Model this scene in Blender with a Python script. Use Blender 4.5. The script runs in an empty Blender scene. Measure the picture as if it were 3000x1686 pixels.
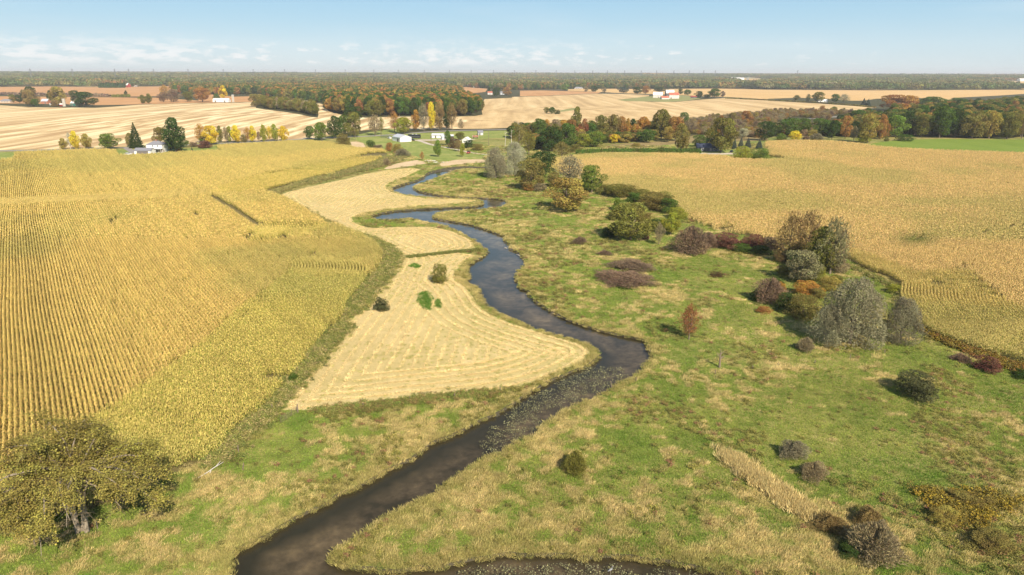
import bpy, math, random
import numpy as np
from mathutils import Matrix, Vector
from mathutils.geometry import delaunay_2d_cdt

rng = np.random.default_rng(7)
random.seed(7)
SC = bpy.context.scene
COL = SC.collection

# ------------------------------------------------------------------ camera
CAM_H = 56.0
F_PX = 2000.0                      # focal length in pixels of the 3000 px wide photograph
PITCH = math.atan(629.0 / F_PX)
ROLL = 4.0 / 1500.0
sp, cp = math.sin(PITCH), math.cos(PITCH)
FWD = np.array([0, cp, -sp]); UP0 = np.array([0, sp, cp]); RT0 = np.array([1.0, 0, 0])
cr, sr = math.cos(ROLL), math.sin(ROLL)
RT = cr * RT0 + sr * UP0
UP = -sr * RT0 + cr * UP0
cam_data = bpy.data.cameras.new('camera')
cam = bpy.data.objects.new('camera', cam_data)
COL.objects.link(cam)
cam_data.sensor_width = 36.0
cam_data.lens = 36.0 * F_PX / 3000.0
cam_data.clip_start = 1.0
cam_data.clip_end = 80000.0
m = Matrix.Identity(4)
for i in range(3):
    m[i][0], m[i][1], m[i][2] = RT[i], UP[i], -FWD[i]
m[2][3] = CAM_H
cam.matrix_world = m
SC.camera = cam

# ------------------------------------------------------------------ light
SUN_AZ = (0.43, -0.90)             # horizontal direction towards the sun (behind the camera, to the right)
SUN_EL = math.radians(39)
SKY_STRENGTH = 0.086
EXPOSURE = 0.60
world = bpy.data.worlds.new('World')
SC.world = world
world.use_nodes = True
wt = world.node_tree
wt.nodes.clear()
W = lambda t: wt.nodes.new(t)
sky = W('ShaderNodeTexSky')
sky.sky_type = 'NISHITA'
sky.sun_disc = False
sky.sun_elevation = SUN_EL
sky.sun_rotation = math.atan2(SUN_AZ[0], SUN_AZ[1])
sky.altitude = 200
sky.air_density = 1.0
sky.dust_density = 0.35
sky.ozone_density = 2.2
bg = W('ShaderNodeBackground')
bg.inputs['Strength'].default_value = SKY_STRENGTH
wout = W('ShaderNodeOutputWorld')
geo = W('ShaderNodeTexCoord')
sep = W('ShaderNodeSeparateXYZ')
wt.links.new(geo.outputs['Generated'], sep.inputs[0])


def wmath(op, a, b=None, c=None, clamp=False):
    n = W('ShaderNodeMath'); n.operation = op; n.use_clamp = clamp
    for k, v in enumerate((a, b, c)):
        if v is None:
            continue
        if isinstance(v, (int, float)):
            n.inputs[k].default_value = v
        else:
            wt.links.new(v, n.inputs[k])
    return n.outputs[0]


# fair-weather cumulus seen edge-on in a low band, further away towards the horizon
azi = wmath('ARCTAN2', sep.outputs['X'], sep.outputs['Y'])
ele = wmath('ARCSINE', sep.outputs['Z'])
comb = W('ShaderNodeCombineXYZ')
wt.links.new(wmath('MULTIPLY', azi, 38.0), comb.inputs[0])
wt.links.new(wmath('MULTIPLY', ele, 125.0), comb.inputs[1])
cn = W('ShaderNodeTexNoise'); cn.inputs['Scale'].default_value = 1.0; cn.inputs['Detail'].default_value = 7.0
cn.inputs['Roughness'].default_value = 0.58
wt.links.new(comb.outputs[0], cn.inputs['Vector'])
comb2 = W('ShaderNodeCombineXYZ')
wt.links.new(wmath('MULTIPLY', azi, 3.1), comb2.inputs[0])
wt.links.new(wmath('MULTIPLY', ele, 10.0), comb2.inputs[1])
comb2.inputs[2].default_value = 3.7
cn2 = W('ShaderNodeTexNoise'); cn2.inputs['Scale'].default_value = 1.0; cn2.inputs['Detail'].default_value = 2.0
wt.links.new(comb2.outputs[0], cn2.inputs['Vector'])


def wramp(val, a, b):
    n = W('ShaderNodeMapRange'); n.interpolation_type = 'SMOOTHSTEP'
    wt.links.new(val, n.inputs['Value'])
    n.inputs['From Min'].default_value = a; n.inputs['From Max'].default_value = b
    return n.outputs['Result']


band = wmath('MULTIPLY', wramp(ele, 0.004, 0.016), wmath('SUBTRACT', 1.0, wramp(ele, 0.018, 0.052)))
side = wmath('SUBTRACT', 1.0, wramp(azi, -0.15, 0.42))
dens = wmath('ADD', wmath('MULTIPLY', cn.outputs['Fac'], 0.62), wmath('MULTIPLY', cn2.outputs['Fac'], 0.38))
dens = wmath('ADD', dens, wmath('MULTIPLY', wmath('SUBTRACT', side, .35), 0.085))
cl = wmath('MULTIPLY', wramp(dens, 0.515, 0.63), band)
cl = wmath('MULTIPLY', cl, 0.72)
# high thin veil
comb3 = W('ShaderNodeCombineXYZ')
wt.links.new(wmath('MULTIPLY', azi, 3.0), comb3.inputs[0])
wt.links.new(wmath('MULTIPLY', ele, 22.0), comb3.inputs[1])
cn3 = W('ShaderNodeTexNoise'); cn3.inputs['Scale'].default_value = 1.0; cn3.inputs['Detail'].default_value = 4.0
wt.links.new(comb3.outputs[0], cn3.inputs['Vector'])
veil = wmath('MULTIPLY', wramp(cn3.outputs['Fac'], 0.45, 0.8), 0.16)
cl = wmath('MAXIMUM', cl, veil)
# pale air low down turning to clear blue, blending into the sky model higher up
grad = W('ShaderNodeValToRGB')
wt.links.new(wmath('MULTIPLY', ele, 3.0, clamp=True), grad.inputs[0])
ge = grad.color_ramp.elements
ge[0].position = 0.0; ge[0].color = (5.3, 6.1, 6.4, 1)
ge[1].position = 0.30; ge[1].color = (2.9, 4.9, 6.5, 1)
e_ = ge.new(0.10); e_.color = (4.7, 6.0, 6.7, 1)
e_ = ge.new(0.20); e_.color = (3.6, 5.4, 6.6, 1)
hz = wmath('MULTIPLY', wmath('SUBTRACT', 1.0, wramp(ele, 0.12, 0.5)), 0.92)
mixh = W('ShaderNodeMix'); mixh.data_type = 'RGBA'
wt.links.new(hz, mixh.inputs['Factor'])
wt.links.new(sky.outputs[0], mixh.inputs['A'])
wt.links.new(grad.outputs[0], mixh.inputs['B'])
mixc = W('ShaderNodeMix'); mixc.data_type = 'RGBA'
wt.links.new(cl, mixc.inputs['Factor'])
wt.links.new(mixh.outputs['Result'], mixc.inputs['A'])
mixc.inputs['B'].default_value = (7.9, 7.8, 7.7, 1)
wt.links.new(mixc.outputs['Result'], bg.inputs['Color'])
wt.links.new(bg.outputs[0], wout.inputs['Surface'])

sun_data = bpy.data.lights.new('sun', 'SUN')
sun_data.energy = 5.0
sun_data.angle = math.radians(0.53)
sun_data.color = (1.0, 0.885, 0.72)
sun = bpy.data.objects.new('sun', sun_data)
COL.objects.link(sun)
az = np.array(SUN_AZ) / np.linalg.norm(SUN_AZ)
sdir = Vector((az[0] * math.cos(SUN_EL), az[1] * math.cos(SUN_EL), math.sin(SUN_EL)))
sun.rotation_euler = sdir.to_track_quat('Z', 'Y').to_euler()
sun.location = (60, -120, 150)

vs = SC.view_settings
vs.view_transform = 'Standard'; vs.look = 'None'; vs.exposure = EXPOSURE; vs.gamma = 1.0
vs.use_curve_mapping = False
SC.cycles.max_bounces = 6
SC.cycles.diffuse_bounces = 2
SC.cycles.glossy_bounces = 2
SC.cycles.transmission_bounces = 2
SC.cycles.transparent_max_bounces = 8
SC.cycles.volume_bounces = 0
SC.cycles.caustics_reflective = False
SC.cycles.caustics_refractive = False

# ------------------------------------------------------------------ terrain and projection
BUMPS = [(248, 560, 3.2, 95, 110), (150, 380, 1.2, 60, 60), (230, 250, 1.0, 60, 60), (-150, 330, 1.6, 70, 60), (-60, 450, 1.2, 60, 50),
         (-250, 300, -0.9, 60, 60), (-230, 800, 3.0, 150, 160), (-420, 900, 3.0, 120, 150), (120, 1000, 3.0, 200, 170)]


def sstep(a, b, x):
    t = np.clip((x - a) / (b - a), 0, 1)
    return t * t * (3 - 2 * t)


def hgt(x, y):
    x = np.asarray(x, float); y = np.asarray(y, float)
    z = np.zeros(np.broadcast(x, y).shape)
    for bx, by, a, sx, sy in BUMPS:
        z = z + a * np.exp(-((x - bx) / sx) ** 2 - ((y - by) / sy) ** 2)
    d = np.sqrt(x * x + y * y)
    z = z + 24 * sstep(2600, 7000, d) + 2.5 * sstep(2600, 5000, d) * np.sin(x / 900.0 + 1.0) * np.sin(y / 1100.0)
    return z


def to_native(crop, pts):
    ox, oy, s = CROPS[crop]
    p = np.array(pts, float).reshape(-1, 2)
    return np.stack([ox + p[:, 0] / s, oy + p[:, 1] / s], 1)


CROPS = {'N': (0, 0, 1.0), 'F': (0, 0, 0.858667), 'C5': (0, 380, 2.576), 'C6': (1000, 380, 2.576), 'C7': (2000, 380, 2.576),
         'D1': (0, 900, 1.842), 'D2': (1000, 900, 1.842), 'D3': (2000, 900, 1.842),
         'T1': (0, 150, 3.4347), 'T2': (750, 150, 3.4347), 'T3': (1500, 150, 3.4347), 'T4': (2250, 150, 3.4347),
         'S4': (850, 350, 4.2933), 'S5': (300, 330, 4.2933), 'T6': (1800, 230, 6.44), 'E': (2200, 700, 4.2583)}


def rays(nat):
    u = nat[:, 0] - 1500.0; w = 843.0 - nat[:, 1]
    return (u[:, None] * RT + w[:, None] * UP + F_PX * FWD) / F_PX      # forward component 1


def unproj(nat):
    """where the ground is seen at these photograph pixels"""
    nat = np.asarray(nat, float).reshape(-1, 2)
    d = rays(nat)
    ts = np.geomspace(50, 60000, 900)
    P = d[:, None, :] * ts[None, :, None]
    z = CAM_H + P[..., 2] - hgt(P[..., 0], P[..., 1])
    below = z < 0
    idx = np.where(below.any(1), below.argmax(1), len(ts) - 1)
    lo = ts[np.maximum(idx - 1, 0)]; hi = ts[idx]
    for _ in range(30):
        mid = (lo + hi) / 2
        p = d * mid[:, None]
        b = CAM_H + p[:, 2] - hgt(p[:, 0], p[:, 1]) < 0
        hi = np.where(b, mid, hi); lo = np.where(b, lo, mid)
    p = d * hi[:, None]
    p[:, 2] = hgt(p[:, 0], p[:, 1])
    return p


def G(crop, pts):
    return unproj(to_native(crop, pts))[:, :2]


def depth(p):
    return p[0] * FWD[0] + p[1] * FWD[1] + (p[2] - CAM_H) * FWD[2]


def pixel(x, y, z):
    v = np.stack([x, y, z - CAM_H], -1)
    f = v @ FWD
    return 1500 + F_PX * (v @ RT) / f, 843 - F_PX * (v @ UP) / f, f


def densify(poly, step, closed=True):
    poly = np.asarray(poly, float)
    out = []
    n = len(poly)
    for i in range(n if closed else n - 1):
        a, b = poly[i], poly[(i + 1) % n]
        L = np.linalg.norm(b - a)
        s = max(step, 0.012 * min(np.linalg.norm(a), np.linalg.norm(b)))
        k = max(1, int(L / s))
        for j in range(k):
            out.append(a + (b - a) * j / k)
    if not closed:
        out.append(poly[-1])
    return np.array(out)


def smooth(poly, it=2, closed=True):
    p = np.asarray(poly, float)
    for _ in range(it):
        q = []
        n = len(p)
        for i in range(n if closed else n - 1):
            a, b = p[i], p[(i + 1) % n]
            q += [a * .75 + b * .25, a * .25 + b * .75]
        if not closed:
            q = [p[0]] + q + [p[-1]]
        p = np.array(q)
    return p


def inside(poly, pts):
    poly = np.asarray(poly); pts = np.asarray(pts)
    res = np.zeros(len(pts), bool)
    lo, hi = poly.min(0), poly.max(0)
    sel = np.where((pts[:, 0] >= lo[0]) & (pts[:, 0] <= hi[0]) & (pts[:, 1] >= lo[1]) & (pts[:, 1] <= hi[1]))[0]
    if len(sel) == 0:
        return res
    x, y = pts[sel, 0], pts[sel, 1]
    c = np.zeros(len(sel), bool)
    n = len(poly)
    for i in range(n):
        x1, y1 = poly[i]; x2, y2 = poly[(i + 1) % n]
        if y1 == y2:
            continue
        k = ((y1 > y) != (y2 > y)) & (x < (x2 - x1) * (y - y1) / (y2 - y1) + x1)
        c ^= k
    res[sel] = c
    return res


def dist_line(line, pts, closed=True):
    line = np.asarray(line); pts = np.asarray(pts)
    best = np.full(len(pts), 1e9)
    n = len(line)
    for i in range(n if closed else n - 1):
        a = line[i]; b = line[(i + 1) % n]
        ab = b - a; L = ab @ ab
        if L < 1e-9:
            continue
        t = np.clip(((pts - a) @ ab) / L, 0, 1)
        q = pts - (a + t[:, None] * ab)
        best = np.minimum(best, np.einsum('ij,ij->i', q, q))
    return np.sqrt(best)


_lat = {}


def vnoise(x, y, scale, seed):
    if seed not in _lat:
        _lat[seed] = np.random.default_rng(seed).random((256, 256))
    L = _lat[seed]
    x = np.asarray(x) / scale; y = np.asarray(y) / scale
    xi = np.floor(x).astype(int); yi = np.floor(y).astype(int)
    fx = x - xi; fy = y - yi
    fx = fx * fx * (3 - 2 * fx); fy = fy * fy * (3 - 2 * fy)
    g = lambda a, b: L[a % 256, b % 256]
    return (g(xi, yi) * (1 - fx) + g(xi + 1, yi) * fx) * (1 - fy) + (g(xi, yi + 1) * (1 - fx) + g(xi + 1, yi + 1) * fx) * fy


def fbm(x, y, scale, seed, o=3):
    s = 0; a = 1; t = 0
    for k in range(o):
        s = s + a * vnoise(x, y, scale / 2 ** k, seed + k * 17); t += a; a *= .5
    return s / t


# ------------------------------------------------------------------ outlines read from the photograph
river_left = np.vstack([to_native('C6', [(1500, 262), (1300, 272), (1075, 283), (960, 277), (850, 280), (760, 293), (680, 310), (640, 333), (605, 363), (560, 385), (480, 405), (410, 422), (373, 440),
    (378, 460), (420, 478), (500, 492), (620, 507), (760, 518), (900, 520), (1000, 525), (1050, 535), (1068, 550), (1055, 565), (1000, 578), (900, 584),
    (700, 592), (500, 602), (350, 617), (270, 633), (213, 648), (215, 662), (260, 677), (350, 682), (430, 678), (500, 668), (550, 675), (600, 690), (680, 705), (760, 725),
    (830, 745), (880, 770), (930, 800), (980, 825), (1020, 850), (1050, 880), (1095, 908), (1095, 925), (1060, 955), (1000, 985), (960, 1010), (950, 1040), (960, 1080),
    (955, 1110), (940, 1140), (950, 1165), (1010, 1180), (1030, 1210), (1045, 1260), (1080, 1310), (1140, 1360), (1190, 1385), (1250, 1410)]),
    to_native('D2', [(944, 74), (1000, 100), (1100, 135), (1200, 165), (1290, 190), (1350, 215), (1383, 240), (1375, 275), (1340, 305), (1270, 330), (1180, 365), (1100, 400),
    (1020, 450), (960, 490), (880, 545), (790, 590), (700, 640), (600, 685), (540, 705), (460, 745), (380, 795), (300, 835), (230, 875), (170, 910), (120, 940), (60, 970)]),
    to_native('D1', [(1842, 1000), (1780, 1035), (1700, 1075), (1600, 1130), (1500, 1180), (1430, 1215), (1370, 1240), (1330, 1270), (1280, 1290), (1250, 1320), (1240, 1370), (1238, 1448), (1230, 1560), (1300, 1720), (1500, 1900)])])
river_right = np.vstack([to_native('C6', [(1500, 275), (1300, 285), (1075, 297), (1000, 293), (900, 298), (850, 303), (820, 325), (760, 345), (700, 370), (640, 395), (580, 415), (550, 428), (548, 442),
    (580, 460), (640, 475), (720, 490), (800, 500), (900, 508), (1000, 512), (1100, 515), (1180, 520), (1240, 532), (1262, 550), (1240, 570), (1210, 583), (1150, 592), (1050, 603), (950, 608),
    (850, 612), (760, 620), (710, 635), (697, 655), (720, 670), (800, 683), (900, 700), (1000, 720), (1070, 745), (1130, 765), (1200, 790), (1245, 803), (1235, 825), (1270, 860), (1300, 900),
    (1340, 935), (1385, 968), (1385, 1005), (1350, 1050), (1325, 1100), (1330, 1150), (1350, 1190), (1410, 1215), (1420, 1250), (1480, 1300), (1560, 1350), (1650, 1395)]),
    to_native('D2', [(1252, 74), (1300, 95), (1380, 120), (1450, 135), (1530, 150), (1590, 165), (1650, 185), (1675, 215), (1692, 265), (1650, 300), (1640, 340), (1590, 375), (1530, 400),
    (1470, 430), (1400, 480), (1300, 515), (1220, 550), (1180, 590), (1100, 640), (1020, 695), (930, 750), (880, 785), (800, 815), (740, 850), (690, 890), (620, 930), (560, 965),
    (500, 1010), (400, 1060), (300, 1110), (200, 1165), (130, 1215), (60, 1270), (0, 1320), (-40, 1340), (-45, 1362), (0, 1380), (60, 1398), (150, 1412), (250, 1414), (340, 1408), (430, 1385),
    (490, 1392), (560, 1375), (650, 1352), (760, 1328), (880, 1318), (1000, 1325), (1100, 1325), (1200, 1322), (1290, 1330), (1400, 1330), (1500, 1340), (1600, 1345), (1700, 1360), (1842, 1368)]),
    to_native('D3', [(100, 1400), (200, 1425), (280, 1448), (420, 1500), (700, 1580), (1200, 1640), (1900, 1700)])])
bottom = to_native('N', [(3100, 1990), (2600, 2050), (1900, 2060), (1200, 2040)])
RIVER = smooth(unproj(np.vstack([river_left, bottom, river_right[::-1]]))[:, :2], 1)
RIVER = densify(RIVER, 1.2)
_t = np.roll(RIVER, -1, 0) - np.roll(RIVER, 1, 0); _t /= np.linalg.norm(_t, axis=1)[:, None] + 1e-9
_w = 1.5 * (fbm(RIVER[:, 0], RIVER[:, 1], 3.2, 31, 2) - .5)
RIVER = RIVER + np.stack([-_t[:, 1], _t[:, 0]], 1) * _w[:, None]
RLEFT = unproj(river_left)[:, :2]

corn_edge = np.vstack([to_native('D1', [(-450, 1420), (0, 1243), (100, 1200), (230, 1150), (350, 1100), (480, 1090), (600, 1050), (700, 1010), (800, 960), (900, 912), (1000, 872), (1100, 832), (1200, 762), (1300, 655), (1400, 562), (1500, 455),
    (1600, 342), (1700, 225), (1842, 60)]), to_native('C6', [(60, 1310), (120, 1240), (190, 1150), (300, 1000), (312, 965), (290, 925), (240, 865), (150, 800), (60, 768), (0, 748)]),
    to_native('C5', [(2460, 722), (2300, 612), (2150, 532), (1990, 472), (2100, 442), (2300, 392), (2450, 345), (2576, 325)]),
    to_native('S4', [(200, 772), (400, 722), (560, 682), (700, 642), (900, 592), (1060, 543), (1160, 500), (1222, 455), (1222, 428), (1150, 400), (1000, 388), (850, 382), (700, 350), (600, 330), (500, 305), (300, 295), (150, 290), (0, 292)])])
corn_top = to_native('T1', [(2500, 950), (2240, 962), (2180, 985), (2240, 1015), (2000, 1026), (1800, 1036), (1500, 1058), (1250, 1064), (1192, 1058), (1175, 1018), (1100, 1006),
    (1000, 1004), (800, 1006), (600, 1016), (150, 1036), (130, 1096), (0, 1116), (-300, 1125), (-900, 1200), (-1200, 1500)])
CORN_L_nat = np.vstack([corn_edge, corn_top, to_native('N', [(-700, 1000), (-600, 1500)])])
CORN_L = unproj(CORN_L_nat)[:, :2]
CORN_R = np.vstack([G('C6', [(1590, 232), (1560, 260), (1600, 300), (1750, 350), (1900, 430), (2200, 480), (2450, 560)]),
    G('C7', [(0, 650), (100, 690), (250, 748), (400, 785), (550, 815), (750, 860), (1000, 920), (1240, 975), (1400, 1063), (1560, 1125), (1655, 1185), (1635, 1240), (1628, 1300)]),
    G('D3', [(1235, 60), (1268, 115), (1350, 155), (1450, 195), (1600, 245), (1750, 285), (1842, 322), (2300, 520)]),
    G('N', [(3500, 1050), (3700, 700), (3400, 470)]),
    G('T4', [(2576, 1042), (1800, 1018), (1400, 1002), (1100, 978), (900, 948), (600, 920), (300, 915), (0, 922), (-20, 960), (20, 1010), (10, 1050), (190, 1085), (200, 1100), (0, 1108)]),
    G('T3', [(2400, 1108), (2230, 1103), (2150, 1075), (1900, 1055), (1400, 1048), (900, 1045), (640, 1068), (400, 1100)])])
HAY = G('F', [(710, 1032), (800, 1032), (900, 1023), (1010, 1011), (1110, 999), (1200, 990), (1270, 981), (1340, 962), (1400, 943), (1460, 912), (1485, 893), (1478, 875), (1450, 862), (1400, 848),
    (1340, 830), (1280, 812), (1228, 789), (1200, 765), (1186, 742), (1165, 718), (1143, 705), (1145, 685), (1165, 660), (1200, 642), (1150, 637), (1195, 624), (1188, 606), (1170, 596), (1130, 580), (1080, 571),
    (1000, 572), (930, 575), (893, 562), (884, 548), (925, 533), (1000, 524), (1060, 518), (1130, 513), (1190, 508), (1200, 504), (1150, 501), (1080, 500), (1020, 492), (985, 484),
    (970, 472), (980, 460), (1020, 446), (1042, 436), (1058, 426), (1030, 423), (980, 427), (920, 438), (860, 453), (790, 468), (730, 482), (700, 492), (712, 510), (750, 532), (805, 555),
    (850, 575), (890, 600), (940, 630), (985, 648), (1000, 654), (990, 674), (965, 706), (935, 746), (890, 800), (840, 856), (780, 930), (742, 985)])
SAND = G('S4', [(1180, 625), (1230, 590), (1350, 555), (1500, 525), (1600, 512), (1680, 530), (1720, 555), (1640, 570), (1500, 590), (1350, 610), (1220, 628)])
SAND2 = G('S4', [(1880, 560), (1960, 530), (2100, 510), (2300, 502), (2420, 505), (2500, 520), (2420, 545), (2250, 555), (2050, 575), (1900, 590)])
SAND3 = G('S4', [(760, 285), (830, 280), (920, 300), (950, 350), (900, 362), (780, 348)])
LAWN_FARM = G('S4', [(780, 240), (900, 226), (1150, 220), (1290, 250), (1400, 300), (1600, 272), (1900, 370), (2200, 420), (2450, 460), (2420, 500), (2200, 500), (1900, 530), (1700, 510), (1560, 470), (1380, 430), (1230, 400), (1150, 375), (1000, 350), (900, 290)])
LAWN_BACK = G('S4', [(830, 200), (1000, 160), (1300, 120), (1480, 175), (1700, 172), (2000, 155), (2500, 145), (3300, 130), (3300, 250), (2500, 240), (2280, 262), (1950, 270), (1700, 245), (1500, 255), (1300, 205), (1000, 215), (850, 225)])
LAWN_HOUSE = G('S5', [(180, 470), (260, 458), (340, 478), (400, 510), (370, 535), (280, 545), (210, 540)])
LAWN_HOUSE2 = G('S5', [(780, 452), (900, 445), (1100, 455), (1300, 448), (1420, 430), (1500, 480), (1300, 500), (1000, 512), (800, 512), (640, 518)])
LAWN_LEFT = G('T1', [(-200, 1022), (0, 1020), (150, 1018), (132, 1092), (0, 1098), (-200, 1105)])
GREEN_FIELD = G('T4', [(1000, 948), (1080, 925), (1250, 903), (1450, 893), (1750, 883), (2576, 893), (3300, 905), (3300, 1045), (2576, 1038), (1800, 1014), (1400, 998), (1120, 972)])
MEADOW_MID = G('T3', [(1340, 985), (1500, 955), (1640, 935), (1860, 925), (1840, 990), (1600, 1000)])
YARD_RIGHT = G('T3', [(1820, 1000), (2000, 985), (2250, 1000), (2260, 1040), (2150, 1060), (1900, 1045)])
LAWN_WILLOW = G('C6', [(850, 305), (1000, 300), (1100, 340), (1300, 360), (1330, 420), (1100, 390), (960, 350), (820, 330)])
STUBBLE = np.vstack([G('T1', [(-900, 1000), (0, 997), (600, 985), (1200, 965), (1900, 925), (2576, 905)]), G('T2', [(200, 898), (500, 885), (760, 845), (1060, 800), (1300, 780), (1560, 790), (1900, 785), (2300, 782), (2576, 772)]),
    G('T3', [(150, 780), (600, 770), (1200, 735), (1700, 710), (2000, 680), (2250, 655), (2576, 610)]), G('T4', [(200, 620), (600, 620), (850, 612), (980, 580), (1090, 572), (1080, 562), (900, 556), (500, 528), (0, 500)]),
    G('T3', [(2576, 496), (2150, 472), (1900, 490), (1650, 512), (1400, 512), (1060, 492), (1380, 455), (1380, 442), (1100, 432), (860, 430), (600, 442), (300, 455), (0, 462)]),
    G('T2', [(2576, 470), (2300, 485), (2260, 560), (2280, 640), (2200, 655), (2050, 660), (1700, 660), (1350, 662), (1100, 672), (870, 645), (720, 600), (700, 545), (640, 528), (590, 530), (630, 640), (620, 670), (560, 665), (450, 640), (300, 615), (0, 575)]),
    G('T1', [(2576, 515), (2300, 522), (1800, 530), (1400, 542), (960, 572), (300, 566), (0, 545), (-700, 560)])])
ORANGE1 = G('T1', [(-400, 365), (0, 362), (500, 356), (1000, 365), (1600, 356), (1740, 352), (1740, 400), (1640, 430), (1600, 455), (1100, 460), (800, 455), (300, 445), (-400, 430)])
ORANGE2 = G('T1', [(-400, 462), (0, 455), (700, 462), (1400, 470), (1600, 470), (2000, 500), (1950, 420), (2350, 460), (2576, 455), (2576, 512), (2000, 522), (1400, 538), (960, 545), (300, 530), (-400, 525)])
ORANGE3 = G('T2', [(1900, 366), (2100, 362), (2330, 380), (2310, 410), (2200, 425), (2100, 430), (2000, 395)])
FIELD_E1 = G('T3', [(80, 400), (300, 397), (900, 412), (860, 428), (600, 438), (300, 452), (80, 455)])
FIELD_E2 = G('T3', [(560, 385), (1000, 380), (1400, 385), (1800, 380), (2150, 378), (2576, 390), (2576, 485), (2300, 470), (2150, 462), (1900, 455), (1500, 436), (1100, 425), (900, 412), (560, 400)])
FIELD_NE = G('T4', [(-100, 392), (0, 390), (900, 395), (1700, 395), (2150, 390), (2576, 390), (3300, 400), (3300, 430), (2576, 432), (2300, 450), (1900, 470), (1780, 505), (1500, 470), (1100, 480), (950, 500), (820, 500), (600, 480), (300, 470), (-100, 485)])
FIELD_NE2 = G('T4', [(2150, 318), (2576, 310), (3200, 310), (3200, 385), (2576, 385), (2330, 350)])
FIELD_NE3 = G('T3', [(2040, 285), (2300, 280), (2576, 285), (2900, 300), (2576, 318), (2430, 330), (2300, 325), (2150, 300)])
FIELD_FARMGRASS = G('T6', [(50, 408), (300, 380), (600, 345), (900, 330), (1230, 320), (1380, 330), (1560, 370), (1640, 385), (1300, 430), (1000, 445), (830, 440), (200, 430)])
FIELD_PATCH = G('T3', [(480, 600), (600, 575), (680, 570), (690, 585), (560, 605), (490, 612)])
BRUSH = G('T3', [(1000, 940), (1300, 920), (1620, 905), (1900, 830), (2576, 780), (2576, 900), (1800, 930), (1500, 950), (1330, 975), (900, 990)])
DITCH_NAT = None


def strip(crop, pts, w0):
    c = smooth(G(crop, pts), 2, False)
    d = np.gradient(c, axis=0); d /= np.linalg.norm(d, axis=1)[:, None] + 1e-9
    n = np.stack([-d[:, 1], d[:, 0]], 1)
    return np.vstack([c + n * w0 / 2, (c - n * w0 / 2)[::-1]])


ROAD1 = strip('T1', [(-900, 1015), (0, 1006), (600, 992), (1100, 978), (1500, 962), (1900, 944), (2576, 913), (3136, 880), (3540, 864), (3846, 850), (4276, 815), (4576, 800), (5152, 788), (5700, 778)], 7.0)
ROAD2 = strip('T3', [(400, 436), (900, 424), (1400, 442), (1800, 462), (2150, 466), (2576, 490), (3076, 522), (3476, 552), (3700, 564)], 7.0)
ROAD3 = strip('T4', [(380, 683), (560, 672), (700, 660), (820, 648)], 9.0)
DRIVE1 = strip('S4', [(1560, 262), (1650, 275), (1740, 310), (1850, 335), (1950, 355), (2050, 372), (2150, 395), (2250, 415), (2400, 438), (2700, 470)], 4.0)
DRIVE2 = strip('S4', [(1600, 262), (1800, 262), (2000, 256), (2200, 262), (2290, 250)], 9.0)
DRIVE3 = strip('S5', [(300, 440), (330, 465), (390, 500), (400, 525)], 5.0)
DRIVE4 = strip('T3', [(1900, 1030), (2000, 1034), (2120, 1036), (2230, 1030)], 8.0)

REGIONS = [('stubble', STUBBLE), ('orange', ORANGE1), ('orange', ORANGE2), ('orange', ORANGE3), ('orange', FIELD_E1), ('gold', FIELD_E2), ('gold', FIELD_NE), ('gold', FIELD_NE2), ('gold', FIELD_NE3),
           ('rough', FIELD_FARMGRASS), ('rough', FIELD_PATCH), ('brush', BRUSH), ('lawn', LAWN_BACK), ('lawn', LAWN_FARM), ('lawn', LAWN_HOUSE), ('lawn', LAWN_HOUSE2), ('lawn', LAWN_LEFT), ('palegrass', MEADOW_MID), ('lawn', YARD_RIGHT),
           ('crop', GREEN_FIELD), ('cornsoil', CORN_L), ('cornsoil', CORN_R), ('hay', HAY), ('sand', SAND), ('sand', SAND2), ('sand', SAND3),
           ('road', ROAD2), ('road', ROAD3), ('gravel', DRIVE1), ('gravel', DRIVE2), ('road', DRIVE3), ('gravel', DRIVE4), ('road', ROAD1), ('riverbed', RIVER)]

# ------------------------------------------------------------------ one triangulated sheet cut along those outlines
MAT = {}


def new_mat(name):
    mt = bpy.data.materials.new(name); mt.use_nodes = True
    MAT[name] = mt
    return mt, mt.node_tree


class NT:
    def __init__(s, nt):
        s.nt = nt

    def n(s, t, **kw):
        x = s.nt.nodes.new(t)
        for k, v in kw.items():
            setattr(x, k, v)
        return x

    def l(s, a, b):
        s.nt.links.new(a, b)

    def noise(s, vec, scale, detail=3.0, rough=0.5):
        x = s.n('ShaderNodeTexNoise'); x.inputs['Scale'].default_value = scale; x.inputs['Detail'].default_value = detail; x.inputs['Roughness'].default_value = rough
        s.l(vec, x.inputs['Vector']); return x.outputs['Fac']

    def ramp(s, fac, stops):
        r = s.n('ShaderNodeValToRGB'); e = r.color_ramp.elements
        while len(e) < len(stops):
            e.new(0.5)
        for k, (p, c) in enumerate(stops):
            e[k].position = p; e[k].color = (*c, 1)
        s.l(fac, r.inputs[0]); return r.outputs['Color']

    def mixc(s, f, a, b, blend='MIX'):
        x = s.n('ShaderNodeMix', data_type='RGBA', blend_type=blend)
        for v, k in ((f, 'Factor'), (a, 'A'), (b, 'B')):
            if isinstance(v, (int, float)):
                x.inputs[k].default_value = v
            elif isinstance(v, tuple):
                x.inputs[k].default_value = (*v, 1)
            else:
                s.l(v, x.inputs[k])
        return x.outputs['Result']

    def math(s, op, a, b=0.0):
        x = s.n('ShaderNodeMath', operation=op)
        for k, v in enumerate((a, b)):
            if isinstance(v, (int, float)):
                x.inputs[k].default_value = v
            else:
                s.l(v, x.inputs[k])
        return x.outputs[0]

    def mapping(s, vec, rot, scale):
        x = s.n('ShaderNodeMapping'); x.inputs['Rotation'].default_value = (0, 0, rot); x.inputs['Scale'].default_value = scale
        s.l(vec, x.inputs['Vector']); return x.outputs[0]


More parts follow.
